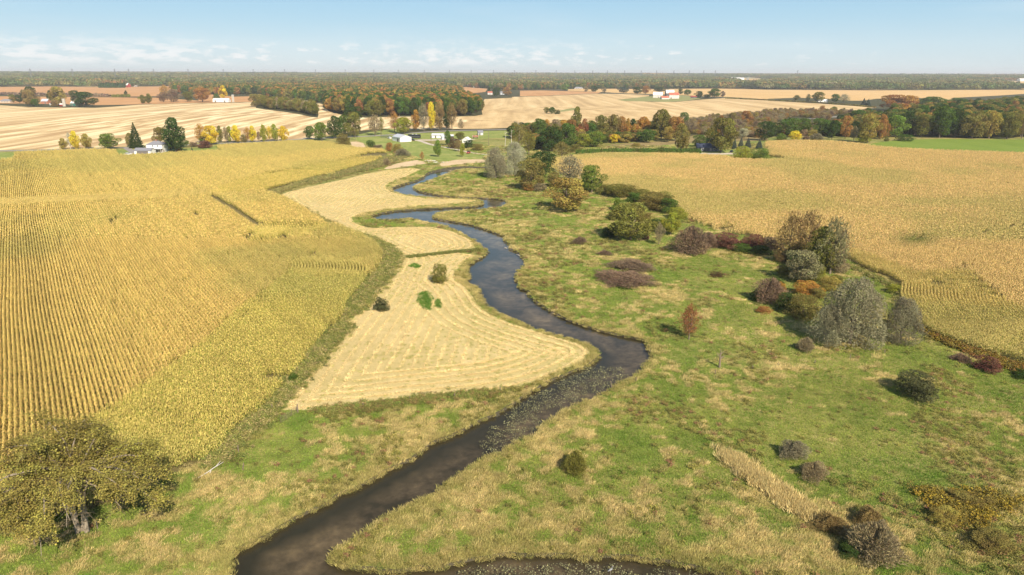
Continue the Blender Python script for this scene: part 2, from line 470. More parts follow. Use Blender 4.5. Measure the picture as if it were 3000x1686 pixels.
def ground_mat(name, stops, scales, bump=0.15, streak=None, stops2=None, f2=0.5):
    mt, nt = new_mat(name); N = NT(nt)
    b = nt.nodes['Principled BSDF']; b.inputs['Roughness'].default_value = 0.95
    b.inputs['Specular IOR Level'].default_value = 0.15
    pos = N.n('ShaderNodeNewGeometry').outputs['Position']
    a = N.noise(pos, scales[0], 4, .6); c = N.noise(pos, scales[1], 4, .6)
    mixf = N.math('ADD', N.math('MULTIPLY', a, 0.5), N.math('MULTIPLY', c, 0.5))
    if streak:
        rot, sc, wgt = streak
        s = N.noise(N.mapping(pos, rot, sc), 1.0, 4, .55)
        mixf = N.math('ADD', N.math('MULTIPLY', mixf, 1 - wgt), N.math('MULTIPLY', s, wgt))
    col = N.ramp(mixf, stops)
    if stops2:
        d = N.noise(pos, scales[2], 3, .5)
        col2 = N.ramp(mixf, stops2)
        r = N.ramp(d, [(0.5 - .12, (0, 0, 0)), (0.5 + .12, (f2, f2, f2))])
        col = N.mixc(r, col, col2)
    fine = N.noise(pos, 3.0, 5, .7)
    col = N.mixc(1.0, col, N.ramp(fine, [(0.3, (.72, .72, .72)), (0.7, (1.25, 1.25, 1.25))]), 'MULTIPLY')
    N.l(col, b.inputs['Base Color'])
    bp = N.n('ShaderNodeBump'); bp.inputs['Strength'].default_value = bump; bp.inputs['Distance'].default_value = 0.3
    N.l(fine, bp.inputs['Height']); N.l(bp.outputs[0], b.inputs['Normal'])
    return mt


def azrot(nx, hy=214):
    """rotation about z that turns the ground direction seen vanishing at pixel nx into +Y"""
    d = rays(np.array([[nx, hy]], float))[0]
    return math.atan2(d[0], d[1])


ROWVP = azrot(38)
ground_mat('meadow', [(.32, (.09, .13, .025)), (.46, (.17, .21, .045)), (.56, (.30, .28, .085)), (.70, (.44, .35, .15))], (.05, .35, .02), .6,
           stops2=[(.35, (.15, .12, .035)), (.55, (.34, .28, .09)), (.7, (.42, .34, .15))], f2=.8)
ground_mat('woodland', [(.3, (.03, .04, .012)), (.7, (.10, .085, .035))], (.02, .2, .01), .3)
ground_mat('stubble', [(.40, (.43, .28, .13)), (.48, (.56, .40, .20)), (.54, (.72, .56, .30)), (.62, (.84, .70, .42))], (.004, .06, .003), .1, streak=(ROWVP, (.085, .0022, 1), .85))
ground_mat('stubble_east', [(.40, (.44, .30, .14)), (.52, (.60, .43, .21)), (.62, (.71, .53, .28))], (.004, .05, .003), .1, streak=(azrot(5200), (.05, .0016, 1), .6))
ground_mat('orange', [(.35, (.42, .22, .09)), (.6, (.56, .31, .13))], (.006, .05, .003), .1, streak=(azrot(5200), (.04, .003, 1), .4))
ground_mat('gold', [(.35, (.54, .34, .13)), (.6, (.66, .44, .19))], (.006, .05, .003), .1, streak=(azrot(5200), (.04, .003, 1), .4))
ground_mat('rough', [(.3, (.18, .20, .06)), (.7, (.34, .32, .13))], (.03, .2, .01), .3)
ground_mat('brush', [(.3, (.16, .14, .05)), (.7, (.36, .26, .12))], (.03, .2, .01), .3)
ground_mat('lawn', [(.3, (.14, .19, .04)), (.5, (.24, .28, .065)), (.7, (.42, .37, .14))], (.04, .25, .015), .3)
ground_mat('palegrass', [(.3, (.22, .24, .06)), (.7, (.34, .33, .10))], (.04, .25, .015), .3)
ground_mat('crop', [(.3, (.13, .20, .022)), (.7, (.21, .27, .04))], (.03, .3, .01), .3, streak=(azrot(5200), (.2, .01, 1), .4))
ground_mat('cornsoil', [(.3, (.11, .095, .035)), (.7, (.22, .18, .07))], (.1, .8, .01), .5)
ground_mat('hay', [(.30, (.36, .30, .10)), (.42, (.52, .40, .17)), (.55, (.60, .46, .21)), (.7, (.68, .53, .27))], (.035, .4, .012), .7, stops2=[(.3, (.32, .30, .08)), (.5, (.50, .42, .16)), (.7, (.70, .56, .28))], f2=.6)
ground_mat('sand', [(.3, (.50, .36, .20)), (.7, (.68, .53, .33))], (.1, .5, .02), .4)
ground_mat('road', [(.3, (.24, .22, .20)), (.7, (.34, .31, .28))], (.1, .8, .02), .1)
ground_mat('gravel', [(.3, (.44, .38, .31)), (.7, (.60, .52, .42))], (.1, .8, .02), .2)

GV, GE, GN_, owner = [], [], [], []


def add_poly(p, step, closed=True):
    q = densify(p, step, closed)
    s = len(GV)
    GV.extend([tuple(v) for v in q])
    n = len(q)
    GE.extend([(s + i, s + (i + 1) % n) for i in range(n if closed else n - 1)])
    return q


RIVER_D = densify(RIVER, 0.9)


def offset_in(poly, d):
    a = np.roll(poly, 1, 0); b = np.roll(poly, -1, 0)
    t = b - a; t /= np.linalg.norm(t, axis=1)[:, None] + 1e-9
    area = np.sum(poly[:, 0] * b[:, 1] - b[:, 0] * poly[:, 1])
    n = np.stack([-t[:, 1], t[:, 0]], 1) * (1 if area > 0 else -1)
    return poly + n * d


for nm, pl in REGIONS:
    add_poly(pl, 1.0 if nm == 'riverbed' else 6.0)
zover = {}
for off, zz in ((0.35, -0.75), (1.6, -1.05)):
    q = offset_in(RIVER_D, off)
    ok = inside(RIVER, q) & (dist_line(RIVER_D, q) > off * .85)
    for v in q[ok]:
        GV.append((v[0], v[1]))
def grid(x0, x1, y0, y1, s):
    gx, gy = np.meshgrid(np.arange(x0, x1, s), np.arange(y0, y1, s))
    p = np.stack([gx.ravel(), gy.ravel()], 1)
    return p + rng.uniform(-.2, .2, p.shape) * s


pts = grid(-420, 460, -20, 720, 9)
GV.extend(map(tuple, pts))
p = grid(-2600, 2700, -60, 3400, 70)
p = p[~((p[:, 0] > -420) & (p[:, 0] < 460) & (p[:, 1] < 720) & (p[:, 1] > -20))]
GV.extend(map(tuple, p))
p = grid(-36000, 36000, -3000, 42000, 900)
p = p[~((p[:, 0] > -2600) & (p[:, 0] < 2700) & (p[:, 1] < 3400) & (p[:, 1] > -60))]
GV.extend(map(tuple, p))
p = grid(-60, 120, 20, 420, 2.2)
p = p[inside(RIVER, p)]
GV.extend(map(tuple, p))
ov, oe, of, _, _, _ = delaunay_2d_cdt([Vector(v) for v in GV], GE, [], 0, 1e-4)
V2 = np.array([(v.x, v.y) for v in ov]); TRI = np.array([tuple(f) for f in of if len(f) == 3])
_a = V2[TRI[:, 1]] - V2[TRI[:, 0]]; _b = V2[TRI[:, 2]] - V2[TRI[:, 0]]
_cw = (_a[:, 0] * _b[:, 1] - _a[:, 1] * _b[:, 0]) < 0
TRI[_cw] = TRI[_cw][:, ::-1]
cen = V2[TRI].mean(1)
reg = np.full(len(TRI), -1)
for k, (nm, pl) in enumerate(REGIONS):
    reg[inside(pl, cen)] = k
names = [r[0] for r in REGIONS]
far_d = np.hypot(cen[:, 0], cen[:, 1])
VZ = hgt(V2[:, 0], V2[:, 1])
inr = inside(RIVER, V2)
dr = np.full(len(V2), 0.0)
dr[inr] = dist_line(RIVER_D, V2[inr])
bed = np.where(dr > .2, -0.75, 0) + np.where(dr > 1.2, -.25, 0) - 0.35 * sstep(1.5, 6, dr) * (0.4 + vnoise(V2[:, 0], V2[:, 1], 7, 5))
bed = np.where(dr > 1.2, np.minimum(bed, -.9) + .25 * (vnoise(V2[:, 0], V2[:, 1], 5, 9) > .8), bed)
VZ = VZ + np.where(inr, bed, 0)
# slight unevenness of pasture ground
near = (V2[:, 1] < 400) & (~inr)
VZ = VZ + np.where(near, 0.0, 0)


def mesh_obj(name, verts, faces, mat=None, parent=None, link=True, loc=None):
    me = bpy.data.meshes.new(name)
    me.from_pydata([tuple(v) for v in verts], [], [tuple(f) for f in faces])
    if mat is not None:
        for mm in (mat if isinstance(mat, (list, tuple)) else [mat]):
            me.materials.append(mm)
    o = bpy.data.objects.new(name, me)
    if link:
        COL.objects.link(o)
    if parent is not None:
        o.parent = parent
    if loc is not None:
        o.location = loc
    return o


def sub_sheet(name, faces_mask, matname):
    t = TRI[faces_mask]
    if len(t) == 0:
        return None
    u, inv = np.unique(t, return_inverse=True)
    inv = inv.reshape(t.shape)
    vs_ = np.column_stack([V2[u], VZ[u]])
    o = mesh_obj(name, vs_, inv, MAT[matname])
    me = o.data
    me.polygons.foreach_set('use_smooth', np.ones(len(me.polygons), bool))
    o['kind'] = 'structure'
    return o


default = reg < 0
sub_sheet('meadow_ground', default & (cen[:, 1] < 640), 'meadow')
ground_mat('plain', [(.3, (.10, .11, .04)), (.48, (.20, .19, .07)), (.54, (.50, .38, .18)), (.7, (.58, .43, .21))], (.0013, .004, .003), .1)
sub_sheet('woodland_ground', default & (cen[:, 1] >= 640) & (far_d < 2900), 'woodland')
sub_sheet('plain', default & (cen[:, 1] >= 640) & (far_d >= 2900), 'plain')
east = cen[:, 0] > -60
NAMEMAP = {'orange': 'tilled_field', 'gold': 'golden_field', 'rough': 'rough_ground', 'brush': 'brush_ground', 'lawn': 'lawn', 'palegrass': 'pale_meadow',
           'crop': 'green_field', 'cornsoil': 'corn_field_soil', 'hay': 'hay_field', 'sand': 'sand_bank', 'road': 'road', 'gravel': 'driveway'}
regname = np.array(['' if k < 0 else names[k] for k in reg])
for key, nm in NAMEMAP.items():
    sub_sheet(nm, regname == key, key)
sub_sheet('stubble_field', (regname == 'stubble') & ~east, 'stubble')
sub_sheet('stubble_field_east', (regname == 'stubble') & east, 'stubble_east')

# river bed and water
mt, nt = new_mat('riverbed'); N = NT(nt)
b = nt.nodes['Principled BSDF']; b.inputs['Roughness'].default_value = .9
pos = N.n('ShaderNodeNewGeometry').outputs['Position']
a = N.noise(pos, .09, 4, .6); c2 = N.noise(pos, .55, 5, .65)
f = N.math('ADD', N.math('MULTIPLY', a, .65), N.math('MULTIPLY', c2, .35))
dk = N.n('ShaderNodeAttribute', attribute_type='GEOMETRY', attribute_name='depth_dark')  # darkness of deep water along the left bank, painted into the bed colour
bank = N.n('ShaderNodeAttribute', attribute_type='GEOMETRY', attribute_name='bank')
bc = N.ramp(f, [(.40, (.085, .075, .05)), (.47, (.16, .13, .09)), (.54, (.25, .20, .14)), (.62, (.42, .33, .22))])
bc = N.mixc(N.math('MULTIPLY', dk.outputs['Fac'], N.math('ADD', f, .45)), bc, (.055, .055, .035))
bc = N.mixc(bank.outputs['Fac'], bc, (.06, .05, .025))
N.l(bc, b.inputs['Base Color'])
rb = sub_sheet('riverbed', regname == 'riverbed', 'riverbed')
_c = np.empty(len(rb.data.vertices) * 3); rb.data.vertices.foreach_get('co', _c); _c = _c.reshape(-1, 3)
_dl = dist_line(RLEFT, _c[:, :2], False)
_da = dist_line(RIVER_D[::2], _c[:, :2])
_at = rb.data.attributes.new('depth_dark', 'FLOAT', 'POINT'); _at.data.foreach_set('value', (1 - sstep(2.0, 5.5, _dl)).astype(np.float32))
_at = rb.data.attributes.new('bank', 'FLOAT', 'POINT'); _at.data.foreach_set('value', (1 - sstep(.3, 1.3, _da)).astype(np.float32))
mt, nt = new_mat('water'); N = NT(nt)
nt.nodes.remove(nt.nodes['Principled BSDF'])
out = nt.nodes['Material Output']
tr = N.n('ShaderNodeBsdfTransparent'); gl = N.n('ShaderNodeBsdfGlossy')
tr.inputs[0].default_value = (.62, .60, .53, 1)
gl.inputs['Roughness'].default_value = .06
pos = N.n('ShaderNodeNewGeometry').outputs['Position']
bp = N.n('ShaderNodeBump'); bp.inputs['Strength'].default_value = .25; bp.inputs['Distance'].default_value = .04
N.l(N.noise(pos, 1.6, 4, .6), bp.inputs['Height'])
N.l(bp.outputs[0], gl.inputs['Normal'])
vd = N.n('ShaderNodeVectorMath', operation='DOT_PRODUCT')
N.l(N.n('ShaderNodeNewGeometry').outputs['Incoming'], vd.inputs[0]); N.l(bp.outputs[0], vd.inputs[1])
one = N.math('SUBTRACT', 1.0, N.math('ABSOLUTE', vd.outputs['Value']))
fres = N.math('ADD', N.math('MULTIPLY', N.math('POWER', one, 5.0), .98), .02)          # Schlick reflectance of water
mx = N.n('ShaderNodeMixShader')
N.l(N.math('MINIMUM', fres, 1.0), mx.inputs[0]); N.l(tr.outputs[0], mx.inputs[1]); N.l(gl.outputs[0], mx.inputs[2])
N.l(mx.outputs[0], out.inputs['Surface'])
WATER_Z = -0.42
wm = regname == 'riverbed'
t = TRI[wm]; u, inv = np.unique(t, return_inverse=True)
wo = mesh_obj('water', np.column_stack([V2[u], np.full(len(u), WATER_Z)]), inv.reshape(t.shape), MAT['water'])
wo['kind'] = 'structure'

# ------------------------------------------------------------------ generic plant material and leaf meshes
def leaf_mat(name, stops, transl=.25, instancer=True):
    mt, nt = new_mat(name); N = NT(nt)
    nt.nodes.remove(nt.nodes['Principled BSDF'])
    out = nt.nodes['Material Output']
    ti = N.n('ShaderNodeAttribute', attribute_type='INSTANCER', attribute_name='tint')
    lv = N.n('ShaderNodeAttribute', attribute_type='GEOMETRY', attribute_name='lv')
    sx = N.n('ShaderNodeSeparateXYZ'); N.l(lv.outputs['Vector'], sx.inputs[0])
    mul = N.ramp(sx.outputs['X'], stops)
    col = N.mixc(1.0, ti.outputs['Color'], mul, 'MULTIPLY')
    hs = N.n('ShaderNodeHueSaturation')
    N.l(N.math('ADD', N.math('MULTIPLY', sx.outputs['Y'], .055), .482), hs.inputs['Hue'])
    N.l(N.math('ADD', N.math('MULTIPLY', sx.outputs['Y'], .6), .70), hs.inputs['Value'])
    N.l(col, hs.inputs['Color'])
    d = N.n('ShaderNodeBsdfDiffuse'); N.l(hs.outputs[0], d.inputs['Color'])
    tl = N.n('ShaderNodeBsdfTranslucent'); N.l(hs.outputs[0], tl.inputs['Color'])
    mx = N.n('ShaderNodeMixShader'); mx.inputs[0].default_value = transl
    N.l(d.outputs[0], mx.inputs[1]); N.l(tl.outputs[0], mx.inputs[2]); N.l(mx.outputs[0], out.inputs['Surface'])
    return mt


leaf_mat('leaf', [(0, (.45, .45, .45)), (.5, (.95, .95, .95)), (1, (1.6, 1.5, 1.3))])
leaf_mat('willow_leaf', [(0, (.68, .68, .66)), (.5, (.95, .95, .93)), (1, (1.3, 1.28, 1.2))], .3)
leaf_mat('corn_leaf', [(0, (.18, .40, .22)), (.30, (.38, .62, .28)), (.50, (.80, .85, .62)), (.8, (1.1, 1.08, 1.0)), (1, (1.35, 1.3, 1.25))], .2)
leaf_mat('grass_blade', [(0, (.35, .42, .32)), (.5, (1, 1, 1)), (1, (1.6, 1.5, 1.4))], .2)


def bark_mat(name, c1, c2):
    mt, nt = new_mat(name); N = NT(nt)
    b = nt.nodes['Principled BSDF']; b.inputs['Roughness'].default_value = .9
    tc = N.n('ShaderNodeTexCoord').outputs['Object']
    N.l(N.ramp(N.noise(N.mapping(tc, 0, (1, 1, .2)), 14, 4, .6), [(.35, c1), (.65, c2)]), b.inputs['Base Color'])
    return mt


bark_mat('bark', (.10, .075, .05), (.24, .19, .14))
bark_mat('pale_bark', (.16, .13, .09), (.36, .30, .22))


def set_lv(me, lv):
    at = me.attributes.new('lv', 'FLOAT_VECTOR', 'FACE')
    at.data.foreach_set('vector', np.asarray(lv, np.float32).ravel())


def quads_mesh(name, C, T, B, lv, mat):
    """diamond leaf clumps: centres C, half axes T and B"""
    n = len(C)
    v = np.empty((n, 4, 3)); v[:, 0] = C - T; v[:, 1] = C + B; v[:, 2] = C + T; v[:, 3] = C - B
    me = bpy.data.meshes.new(name)
    me.vertices.add(n * 4); me.vertices.foreach_set('co', v.astype(np.float32).ravel())
    me.loops.add(n * 4); me.loops.foreach_set('vertex_index', np.arange(n * 4))
    me.polygons.add(n); me.polygons.foreach_set('loop_start', np.arange(0, n * 4, 4)); me.polygons.foreach_set('loop_total', np.full(n, 4))
    me.update(calc_edges=True)
    me.materials.append(mat)
    set_lv(me, lv)
    return me


def unit(v):
    return v / (np.linalg.norm(v, axis=-1, keepdims=True) + 1e-9)


def leaf_frames(C, nrm, size, r, jit=.7):
    n = len(C)
    nn = unit(nrm + r.normal(0, jit, (n, 3)))
    t = unit(np.cross(nn, r.normal(0, 1, (n, 3))))
    b = np.cross(nn, t)
    s = size * r.uniform(.6, 1.3, (n, 1))
    return t * s, b * s * r.uniform(.55, .95, (n, 1))


def profile(shape, f):
    """crown radius at height fraction f (0 bottom, 1 top of crown)"""
    if shape == 'round':
        return np.sqrt(np.clip(1 - (2 * f - .95) ** 2 / 1.1, 0, 1))
    if shape == 'oval':
        return np.clip(np.sin(np.pi * np.clip(f * .9 + .08, 0, 1)) ** .7, 0, 1)
    if shape == 'spread':
        return np.clip(.55 + 1.1 * f, 0, 1) * np.sqrt(np.clip(1 - f ** 4, 0, 1))
    if shape == 'shrub':
        return np.sqrt(np.clip(1 - f ** 2.2, 0, 1)) * (.82 + .18 * np.clip(f * 4, 0, 1))
    if shape == 'willow':
        return np.clip(.75 + .6 * f, 0, 1) * np.sqrt(np.clip(1 - f ** 2.6, 0, 1))
    return 1 - f


def make_crown(seed, shape, base, nl, nleaf, size, lobe=(.13, .22), mat='leaf', jit=.7, vert=0.0):
    r = np.random.default_rng(seed)
    # lobes fill the profile
    f = r.uniform(.06, .78 if shape == 'shrub' else .97, nl); an = r.uniform(0, 2 * np.pi, nl)
    lr = r.uniform(lobe[0], lobe[1], nl)
    pr = profile(shape, f) * .5
    ph_ = r.uniform(0, 6.28, 4)
    wob = 1 + .14 * np.sin(an * 2 + ph_[0]) + .12 * np.sin(an * 3 + ph_[1] + 3 * f) + .08 * np.sin(an * 5 + ph_[2] - 5 * f)
    rad = np.maximum(pr - lr * .75, 0) * np.sqrt(r.uniform(.25, 1, nl)) * r.uniform(.85, 1.25, nl) * wob
    z = base + (1 - base) * f
    z = np.minimum(z, 1 - lr * .6)
    LC = np.stack([rad * np.cos(an), rad * np.sin(an), z], 1)
    li = r.choice(nl, nleaf, p=lr ** 2 / np.sum(lr ** 2))
    d = unit(r.normal(0, 1, (nleaf, 3)) + np.array([0, 0, .25]))
    sh = r.uniform(.72, 1.05, (nleaf, 1))
    ax = np.array([1, 1, .85 + vert])
    P = LC[li] + d * lr[li][:, None] * sh * ax
    keep = np.ones(nleaf, bool)
    for k in range(nl):
        q = np.linalg.norm((P - LC[k]) / ax, axis=1)
        keep &= ~((q < lr[k] * .62) & (li != k))
    keep &= P[:, 2] > base * .6
    P, d, li = P[keep], d[keep], li[keep]
    T, B = leaf_frames(P, d, size, r, jit)
    lobev = r.uniform(0, 1, nl)
    lv = np.stack([np.clip(r.normal(.5, .2, len(P)), 0, 1), np.clip(lobev[li] * .7 + r.uniform(0, .3, len(P)), 0, 1), P[:, 2]], 1)
    return P, T, B, lv


def tube(path, radii, sides=6):
    path = np.asarray(path, float); vs_, fs = [], []
    for i, p in enumerate(path):
        d = unit(path[min(i + 1, len(path) - 1)] - path[max(i - 1, 0)])
        a = unit(np.cross(d, [0.3, 1, 0.1])); b = np.cross(d, a)
        for k in range(sides):
            t = 2 * math.pi * k / sides
            vs_.append(p + radii[i] * (a * math.cos(t) + b * math.sin(t)))
    for i in range(len(path) - 1):
        for k in range(sides):
            j = (k + 1) % sides
            fs.append((i * sides + k, i * sides + j, (i + 1) * sides + j, (i + 1) * sides + k))
    fs.append(tuple(range((len(path) - 1) * sides, len(path) * sides)))
    return vs_, fs


class MB:
    def __init__(s):
        s.v = []; s.f = []

    def add(s, v, f):
        o = len(s.v); s.v += [tuple(map(float, x)) for x in v]; s.f += [tuple(i + o for i in g) for g in f]; return s

    def tube(s, path, radii, sides=6):
        if isinstance(radii, (int, float)):
            radii = [radii] * len(path)
        return s.add(*tube(path, radii, sides))

    def box(s, x0, x1, y0, y1, z0, z1):
        v = [(x0, y0, z0), (x1, y0, z0), (x1, y1, z0), (x0, y1, z0), (x0, y0, z1), (x1, y0, z1), (x1, y1, z1), (x0, y1, z1)]
        return s.add(v, [(0, 3, 2, 1), (4, 5, 6, 7), (0, 1, 5, 4), (1, 2, 6, 5), (2, 3, 7, 6), (3, 0, 4, 7)])

    def prism(s, poly, y0, y1):
        """poly in x,z extruded along y"""
        n = len(poly)
        v = [(x, y0, z) for x, z in poly] + [(x, y1, z) for x, z in poly]
        return s.add(v, [tuple(range(n)), tuple(range(2 * n - 1, n - 1, -1))] + [(i, i + n, (i + 1) % n + n, (i + 1) % n) for i in range(n)])

    def obj(s, name, mat, parent=None, loc=None, rot=0, link=True):
        o = mesh_obj(name, s.v, s.f, mat, parent, link, loc)
        if rot:
            o.rotation_euler = (0, 0, rot)
        return o


def make_limbs(seed, base, shape, n=7, r0=.028):
    """trunk with limbs in unit tree space"""
    r = np.random.default_rng(seed)
    mb = MB()
    top = np.array([r.uniform(-.04, .04), r.uniform(-.04, .04), .85 if shape in ('oval', 'cone', 'round') else .62])
    mb.tube([(0, 0, -.02), (0, 0, base * .5), top * [.5, .5, .55], top], [r0 * 1.35, r0, r0 * .7, r0 * .15], 7)
    for k in range(n):
        a = 2 * math.pi * (k + r.uniform(-.3, .3)) / n
        z0 = r.uniform(max(base * .7, .05), .5)
        R = .38 * float(profile(shape, np.array(.6))) * r.uniform(.7, 1)
        z1 = min(z0 + r.uniform(.18, .36), .92)
        p0 = np.array([0, 0, z0]); p2 = np.array([math.cos(a) * R, math.sin(a) * R, z1])
        p1 = p0 * .5 + p2 * .5 + [0, 0, -.02]
        mb.tube([p0, p1, p2], [r0 * .55, r0 * .35, r0 * .08], 5)
    return mb


def mesh_from_mb(mb, name, mat):
    me = bpy.data.meshes.new(name); me.from_pydata(mb.v, [], mb.f); me.materials.append(mat); return me


def twigs(seed, shape, base, n, ln, mat, droop=0.0, wid=.006):
    """fine bare twigs as slender slivers fanning from the limbs"""
    r = np.random.default_rng(seed)
    f = r.uniform(0, 1, n) ** .8
    an = r.uniform(0, 2 * np.pi, n)
    ph_ = r.uniform(0, 6.28, 4)
    pr = profile(shape, f) * .5 * np.sqrt(r.uniform(.05, 1, n)) * (1 + .2 * np.sin(an * 2 + ph_[0] + 2 * f) + .18 * np.sin(an * 3 + ph_[1] - 3 * f) + .14 * np.sin(an * 7 + ph_[2] + 4 * f))
    P = np.stack([pr * np.cos(an), pr * np.sin(an), base + (1 - base) * f * (1 + .16 * np.sin(an * 3 + ph_[3]))], 1)
    d = unit(np.stack([P[:, 0], P[:, 1], (P[:, 2] - base) * .6 + .12 - droop], 1) + r.normal(0, .25, (n, 3)))
    T = d * ln * r.uniform(.5, 1.2, (n, 1))
    B = unit(np.cross(d, r.normal(0, 1, (n, 3)))) * wid
    lv = np.stack([r.uniform(.1, .9, n), r.uniform(.2, .8, n), P[:, 2]], 1)
    return P, T, B, lv


VAR = {}          # kind -> list of (crown mesh, limb mesh)


def add_variant(kind, parts, limb, lmat='leaf', bmat='bark'):
    P = np.vstack([q[0] for q in parts]); T = np.vstack([q[1] for q in parts]); B = np.vstack([q[2] for q in parts]); lv = np.vstack([q[3] for q in parts])
    k = len(VAR.setdefault(kind, []))
    if kind != 'spruce':
        rxy = np.percentile(np.abs(P[:, :2]), 99.0); tz = np.percentile(P[:, 2], 99.6)
        P = P * [.5 / rxy, .5 / rxy, 1 / tz]
    me = quads_mesh(kind + '_crown', P, T, B, lv, MAT[lmat])
    VAR[kind].append((me, mesh_from_mb(limb, kind + '_limbs', MAT[bmat]) if limb else None))


for s in range(5):
    add_variant('round', [make_crown(10 + s, 'round', .13, 38, 10500, .019, (.11, .2))], make_limbs(s, .16, 'round'))
for s in range(3):
    add_variant('oval', [make_crown(30 + s, 'oval', .10, 36, 8500, .021, (.10, .18))], make_limbs(s + 20, .12, 'oval'))
for s in range(3):
    add_variant('spread', [make_crown(50 + s, 'spread', .22, 36, 6200, .026, (.10, .19))], make_limbs(s + 40, .22, 'spread'))
for s in range(4):
    add_variant('shrub', [make_crown(70 + s, 'shrub', .0, 60, 15000, .0155, (.10, .18), vert=-.05)], make_limbs(s + 60, .05, 'shrub', r0=.015))
for s in range(3):
    add_variant('airy', [make_crown(90 + s, 'oval', .22, 30, 1700, .020, (.10, .17), jit=1.2), twigs(95 + s, 'oval', .2, 1500, .05, 'leaf')], make_limbs(s + 80, .22, 'oval', 11))
for s in range(3):
    add_variant('twiggy', [twigs(110 + s, 'shrub', .02, 6500, .06, 'leaf', wid=.0065), make_crown(115 + s, 'shrub', 0, 24, 1300, .018, (.1, .2), jit=1.3)], make_limbs(s + 100, .04, 'shrub', 9, .012))
for s in range(2):
    a = make_crown(130 + s, 'willow', .03, 42, 30000, .0095, (.07, .15), jit=1.0, vert=1.1)
    bb = twigs(140 + s, 'willow', .03, 3500, .03, 'leaf', droop=.1)
    add_variant('willow', [a, bb], make_limbs(s + 120, .1, 'willow', 9), 'willow_leaf')


def spruce(seed):
    r = np.random.default_rng(seed)
    n = 5000
    f = 1 - np.sqrt(r.uniform(0.0, 1, n))
    tier = np.floor(f * 13) / 13 + .03
    fr = (f * 13) % 1
    R = (1 - f) ** .9 * .5 * (.75 + .35 * (1 - fr)) * r.uniform(.55, 1.02, n)
    an = r.uniform(0, 2 * np.pi, n)
    R = R * (1 + .13 * np.sin(an * 7 + tier * 40))
    P = np.stack([R * np.cos(an), R * np.sin(an), .04 + .96 * f - .12 * R], 1)
    d = np.stack([np.cos(an), np.sin(an), np.full(n, -.25)], 1)
    T = unit(d + r.normal(0, .25, (n, 3))) * .05 * r.uniform(.6, 1.2, (n, 1)) * (.5 + .6 * (1 - f))[:, None]
    B = unit(np.cross(T, [0, 0, 1]) + r.normal(0, .3, (n, 3)) * .05) * .015
    lv = np.stack([np.clip(r.normal(.45, .2, n), 0, 1), np.full(n, .5), P[:, 2]], 1)
    return P, T, B, lv


for s in range(2):
    mb = MB(); mb.tube([(0, 0, -.02), (0, 0, .95)], [.03, .004], 6)
    add_variant('spruce', [spruce(150 + s)], mb)

# low detail crowns for the far woods
for s in range(6):
    P, T, B, lv = make_crown(200 + s, 'round' if s % 2 else 'oval', .05, 16, 800, .06, (.16, .26), jit=.6)
    add_variant('far', [(P, T, B, lv)], None)

PAL = {'greyolive': (.235, .215, .115), 'duskolive': (.115, .12, .05), 'dkgreen': (.060, .090, .022), 'green': (.105, .155, .030), 'ltgreen': (.18, .24, .04), 'olive': (.195, .18, .045), 'yellowgreen': (.32, .32, .045), 'yellow': (.70, .50, .05),
       'gold': (.36, .27, .075), 'orange': (.46, .235, .06), 'rust': (.38, .185, .065), 'red': (.30, .125, .065), 'brown': (.28, .19, .085), 'greybrown': (.32, .25, .15), 'grey': (.27, .235, .15),
       'silver': (.335, .305, .19), 'purple': (.25, .17, .12), 'maroon': (.21, .09, .07), 'bluegreen': (.10, .135, .105), 'tan': (.45, .32, .15), 'brownolive': (.235, .185, .06), 'cream': (.44, .41, .28), 'darkbrown': (.15, .10, .05)}
KINDNAME = {'round': 'broadleaf_tree', 'oval': 'upright_tree', 'spread': 'spreading_tree', 'shrub': 'shrub', 'airy': 'thin_crowned_tree', 'twiggy': 'twiggy_shrub', 'willow': 'willow_tree', 'spruce': 'spruce_tree'}
GROUNDED = ('shrub', 'twiggy')
TREES = []        # x, y, w, h, kind, colour, label, group
_tr = random.Random(3)


def tree_px(crop, x, yb, w, h, kind, colour, label, group=None):
    w = w * (.92 if kind == 'willow' else 1.08 if kind in ('round', 'oval') else 1.0)
    if kind not in ('airy', 'spruce'):
        pass
    h = h * 1.05
    ox, oy, s = CROPS[crop]
    nat = np.array([[ox + x / s, oy + yb / s]])
    P = unproj(nat)[0]; zc = depth(P)
    Wd = w / s * zc / F_PX
    if kind in GROUNDED or kind == 'willow':
        dirn = P[:2] / np.linalg.norm(P[:2])
        P[:2] += dirn * Wd * .33
        P[2] = float(hgt(P[0], P[1]))
        zc = depth(P); Wd = w / s * zc / F_PX
    k = (843 - (oy + (yb - h) / s)) / F_PX
    U0 = (P[2] - CAM_H) * UP0[2] + P[1] * UP0[1]
    H = (k * zc - U0) / (cp + k * sp)
    if kind in GROUNDED:
        H = max(H * .9, .6)
    TREES.append(dict(x=P[0], y=P[1], w=Wd, h=H, kind=kind, col=colour, label=label, group=group, hand=True))


# ---- near and middle distance, read one by one
H = tree_px
H('C6', 740, 1165, 132, 150, 'shrub', 'olive', 'bushy olive green shrub alone in the mown hay field')
H('C6', 305, 1378, 130, 112, 'shrub', 'duskolive', 'small dark rounded shrub alone in the mown hay near the corn edge')
H('C6', 1165, 375, 195, 225, 'willow', 'silver', 'silvery willow at the river bend, left one of the pair')
H('C6', 1310, 350, 185, 240, 'willow', 'cream', 'pale creamy willow behind the silvery one at the river bend')
H('C6', 1510, 365, 210, 190, 'round', 'dkgreen', 'dark green dense tree right of the two pale willows')
H('C6', 1430, 455, 210, 225, 'round', 'brownolive', 'brownish olive tree in front of the dark green one by the willows')
H('C6', 1412, 465, 110, 62, 'shrub', 'rust', 'rusty low shrub at the foot of the brownish olive tree')
H('C6', 1695, 615, 300, 235, 'round', 'gold', 'wide golden brown rounded tree standing on the meadow edge')
H('C6', 1722, 615, 80, 50, 'shrub', 'ltgreen', 'bright green small bush under the golden brown tree')
